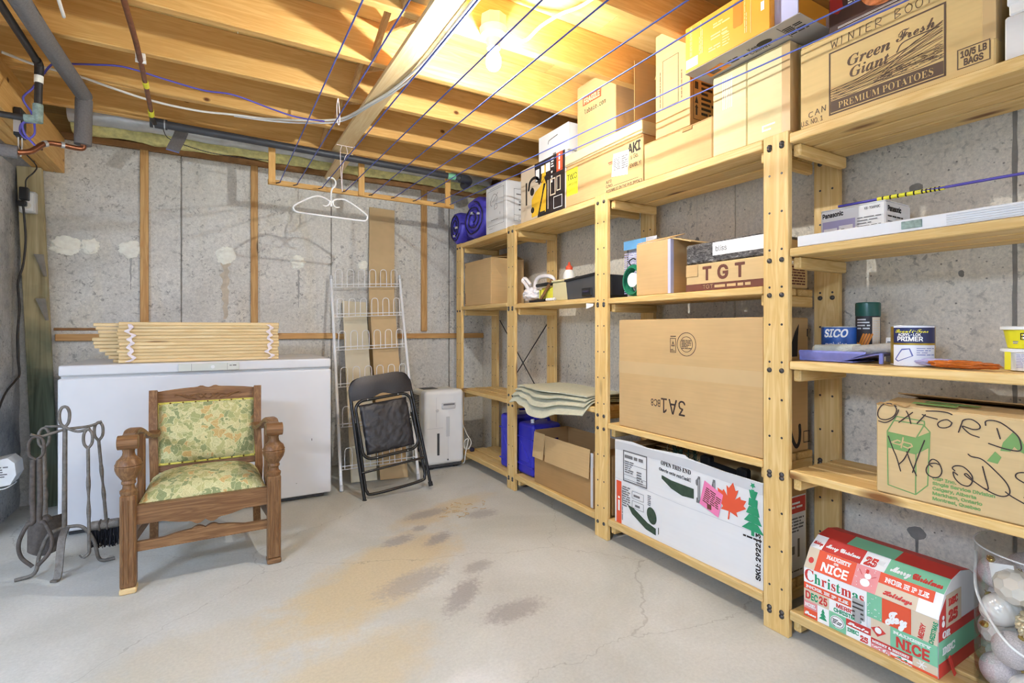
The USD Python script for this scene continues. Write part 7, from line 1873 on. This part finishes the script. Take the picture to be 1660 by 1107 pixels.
k_ = part(t, 'clasp', [rbox(1.708, 1.715, gy1 - .46 * L_ - .017, gy1 - .46 * L_ + .017, Zi + .42 * H_, Zi + .80 * H_, .002), cb(1.7055, 1.709, gy1 - .46 * L_ - .008, gy1 - .46 * L_ + .008, Zi + .36 * H_, Zi + .62 * H_, .001)], 'steel', 'silver metal clasp', smooth=40)
for i in range(4):
    part(k_, 'clasp_rib', cb(1.7065, 1.709, gy1 - .46 * L_ - .0155, gy1 - .46 * L_ + .0155, Zi + (.45 + .085 * i) * H_, Zi + (.48 + .085 * i) * H_, .0005), 'bolt')
t = thing('red_ribbon', 'short red ribbon tag between the gift trunk and the tub of baubles', 'ribbon', loc=(1.80, .61, Zi))
part(t, 'strip', sweep(smooth_path([(1.755, .611, Zi + .055), (1.765, .610, Zi + .035), (1.772, .607, Zi + .012), (1.776, .605, Zi + .002)], 5), [(-.006, -.001), (.006, -.001), (.006, .001), (-.006, .001)], up=(0, -1, 0)), 'red')

# clear tub with its baubles
tcx, tcy, tr_ = 1.868, .440, .147
t = thing('bauble_tub', 'clear plastic cylinder tub full of white and gold baubles at the lower right', 'tub', loc=(tcx, tcy, Zi))
part(t, 'wall', trimesh.creation.annulus(tr_ - .001, tr_, .38, sections=64).apply_translation([tcx, tcy, Zi + .191]), 'clear_plastic', 'clear cylinder wall', smooth=40)
part(t, 'base', lathe([(tr_ - .002, Zi + .0003), (tr_ - .002, Zi + .002)], (tcx, tcy, 0), 48), 'clear_plastic')
part(t, 'lid', lathe([(tr_ + .002, Zi + .378), (tr_ + .002, Zi + .3795)], (tcx, tcy, 0), 64), 'clear_plastic')
a_ = np.linspace(0, 2 * math.pi, 64, endpoint=False)
part(t, 'rim', tube(np.stack([tcx + tr_ * np.cos(a_), tcy + tr_ * np.sin(a_), 0 * a_ + Zi + .380], 1), .0022, 6, closed=True), 'plastic_grey', smooth=60)
part(t, 'handle', tube(smooth_path([(tcx + .0, tcy + tr_ + .003, Zi + .33), (tcx - .08, tcy + tr_ * .82, Zi + .24), (tcx - tr_ * .96, tcy + .04, Zi + .165), (tcx - tr_ * .98, tcy - .04, Zi + .155), (tcx - .09, tcy - tr_ * .75, Zi + .20), (tcx, tcy - tr_ - .003, Zi + .33)], 8), .0035, 8), 'white_plastic', 'clear hoop handle', smooth=60)
part(t, 'paper_insert', panel((tcx - .09, tcy + .085, Zi + .28), (0, -1, .2), (.1, .2, 1), .05, .06, .001), 'paper_white')


part0 = part


def bauble(kind, label):
    th = thing('bauble', label, 'bauble', local=True)

    def part(p_, n_, m_, *ar, **kw):
        m_ = m_.copy(); m_.apply_scale(1.16)
        return part0(p_, n_, m_, *ar, **kw)
    if kind == 'ribbed':
        m = trimesh.creation.icosphere(4, .039)
        v = m.vertices
        a = np.arctan2(v[:, 1], v[:, 0])
        rr_ = np.hypot(v[:, 0], v[:, 1])
        k = 1 + .045 * np.abs(np.sin(a * 8)) * np.clip(rr_ / .039, 0, 1)
        m.vertices = np.stack([v[:, 0] * k, v[:, 1] * k, v[:, 2] * .86], 1)
        part(th, 'ball', m, 'pearl', smooth=60)
    elif kind == 'facet':
        g_ = trimesh.creation.icosphere(1, 1.0)
        m = trimesh.convex.convex_hull(g_.triangles_center / np.linalg.norm(g_.triangles_center, axis=1)[:, None] * .039)
        part(th, 'ball', m, 'champagne')
    elif kind == 'cone':
        ms = [trimesh.creation.icosphere(2, .03)]
        n_ = 70
        for i in range(n_):
            z_ = 1 - 2 * (i + .5) / n_
            a = i * 2.39996
            d = np.array([math.sqrt(1 - z_ * z_) * math.cos(a), math.sqrt(1 - z_ * z_) * math.sin(a), z_])
            s_ = trimesh.creation.icosphere(1, .0085)
            s_.vertices = s_.vertices * np.array([1, .8, .5])
            s_.apply_transform(trimesh.geometry.align_vectors([1, 0, 0], unit(d + np.array([0, 0, -.6]))))
            s_.apply_translation(d * .0305)
            ms.append(s_)
        part(th, 'ball', cat(ms), 'gold_foil', smooth=50)
    else:
        part(th, 'ball', trimesh.creation.icosphere(3, .038), 'glitter', smooth=60)
    zc = .0335 if kind == 'ribbed' else .038
    c_ = part(th, 'cap', lathe([(.0075, zc - .002), (.0075, zc + .005), (.006, zc + .0065)], seg=14), 'gold_cap', 'small gold cap', smooth=40)
    part(c_, 'hanger_ring', tube(np.array([(.004 * math.cos(q), 0, zc + .0095 + .004 * math.sin(q)) for q in np.linspace(0, 2 * math.pi, 12, endpoint=False)]), .0008, 5, closed=True), 'gold_cap')
    return th


KL = {'ribbed': 'white ribbed bauble', 'facet': 'faceted pearl bauble', 'cone': 'gold textured bauble', 'glit': 'glittery pinkish bauble'}
LAY = ['in the bottom layer of the clear tub', 'in the second layer from the bottom of the clear tub', 'in the middle of the clear tub', 'in the top layer of the clear tub']
proto = {}
rr = random.Random(3)
seq = ['ribbed', 'cone', 'glit', 'ribbed', 'facet', 'cone', 'ribbed', 'facet', 'ribbed', 'facet', 'glit', 'cone', 'ribbed']
NB, BR = 31, .0464
pp = np.array([(rr.uniform(-.09, .09), rr.uniform(-.09, .09), .05 + .0088 * i) for i in range(NB)])
for it in range(900):               # let the balls settle in the tub
    pp[:, 2] -= .0012 if it < 750 else .0002
    for _ in range(2):
        d = pp[:, None] - pp[None]
        L = np.linalg.norm(d, axis=2) + np.eye(NB)
        ov = np.clip(2 * BR - L, 0, None) * (1 - np.eye(NB))
        pp += (d / L[..., None] * ov[..., None] * .35).sum(1)
        rad = np.hypot(pp[:, 0], pp[:, 1])
        k_ = np.minimum(1, (tr_ - .003 - BR) / np.maximum(rad, 1e-9))
        pp[:, :2] *= k_[:, None]
        pp[:, 2] = np.clip(pp[:, 2], BR + .003, None)
pp = pp[pp[:, 2] < .33]
order = np.argsort(pp[:, 2])
for n_, i in enumerate(order):
    x, y, z = pp[i]
    lay = min(3, int((z - BR) / .085))
    kind = seq[(n_ * 5 + lay) % len(seq)]
    if lay == 3:
        kind = ('ribbed', 'facet', 'ribbed', 'cone')[n_ % 4]
    loc = (tcx + x, tcy + y, Zi + z)
    lab = KL[kind] + ' ' + LAY[lay]
    if kind not in proto:
        proto[kind] = bauble(kind, lab)
        pr_ = stage.GetPrimAtPath(proto[kind])
        pr_.GetAttribute('xformOp:translate').Set(Gf.Vec3d(*map(float, loc)))
        meta(pr_, group='baubles ' + LAY[lay])
    else:
        copy_thing(proto[kind], loc, lab, group='baubles ' + LAY[lay], rot=(rr.uniform(20, 75) * rr.choice((-1, 1)), rr.uniform(-60, 60), rr.uniform(0, 360)))
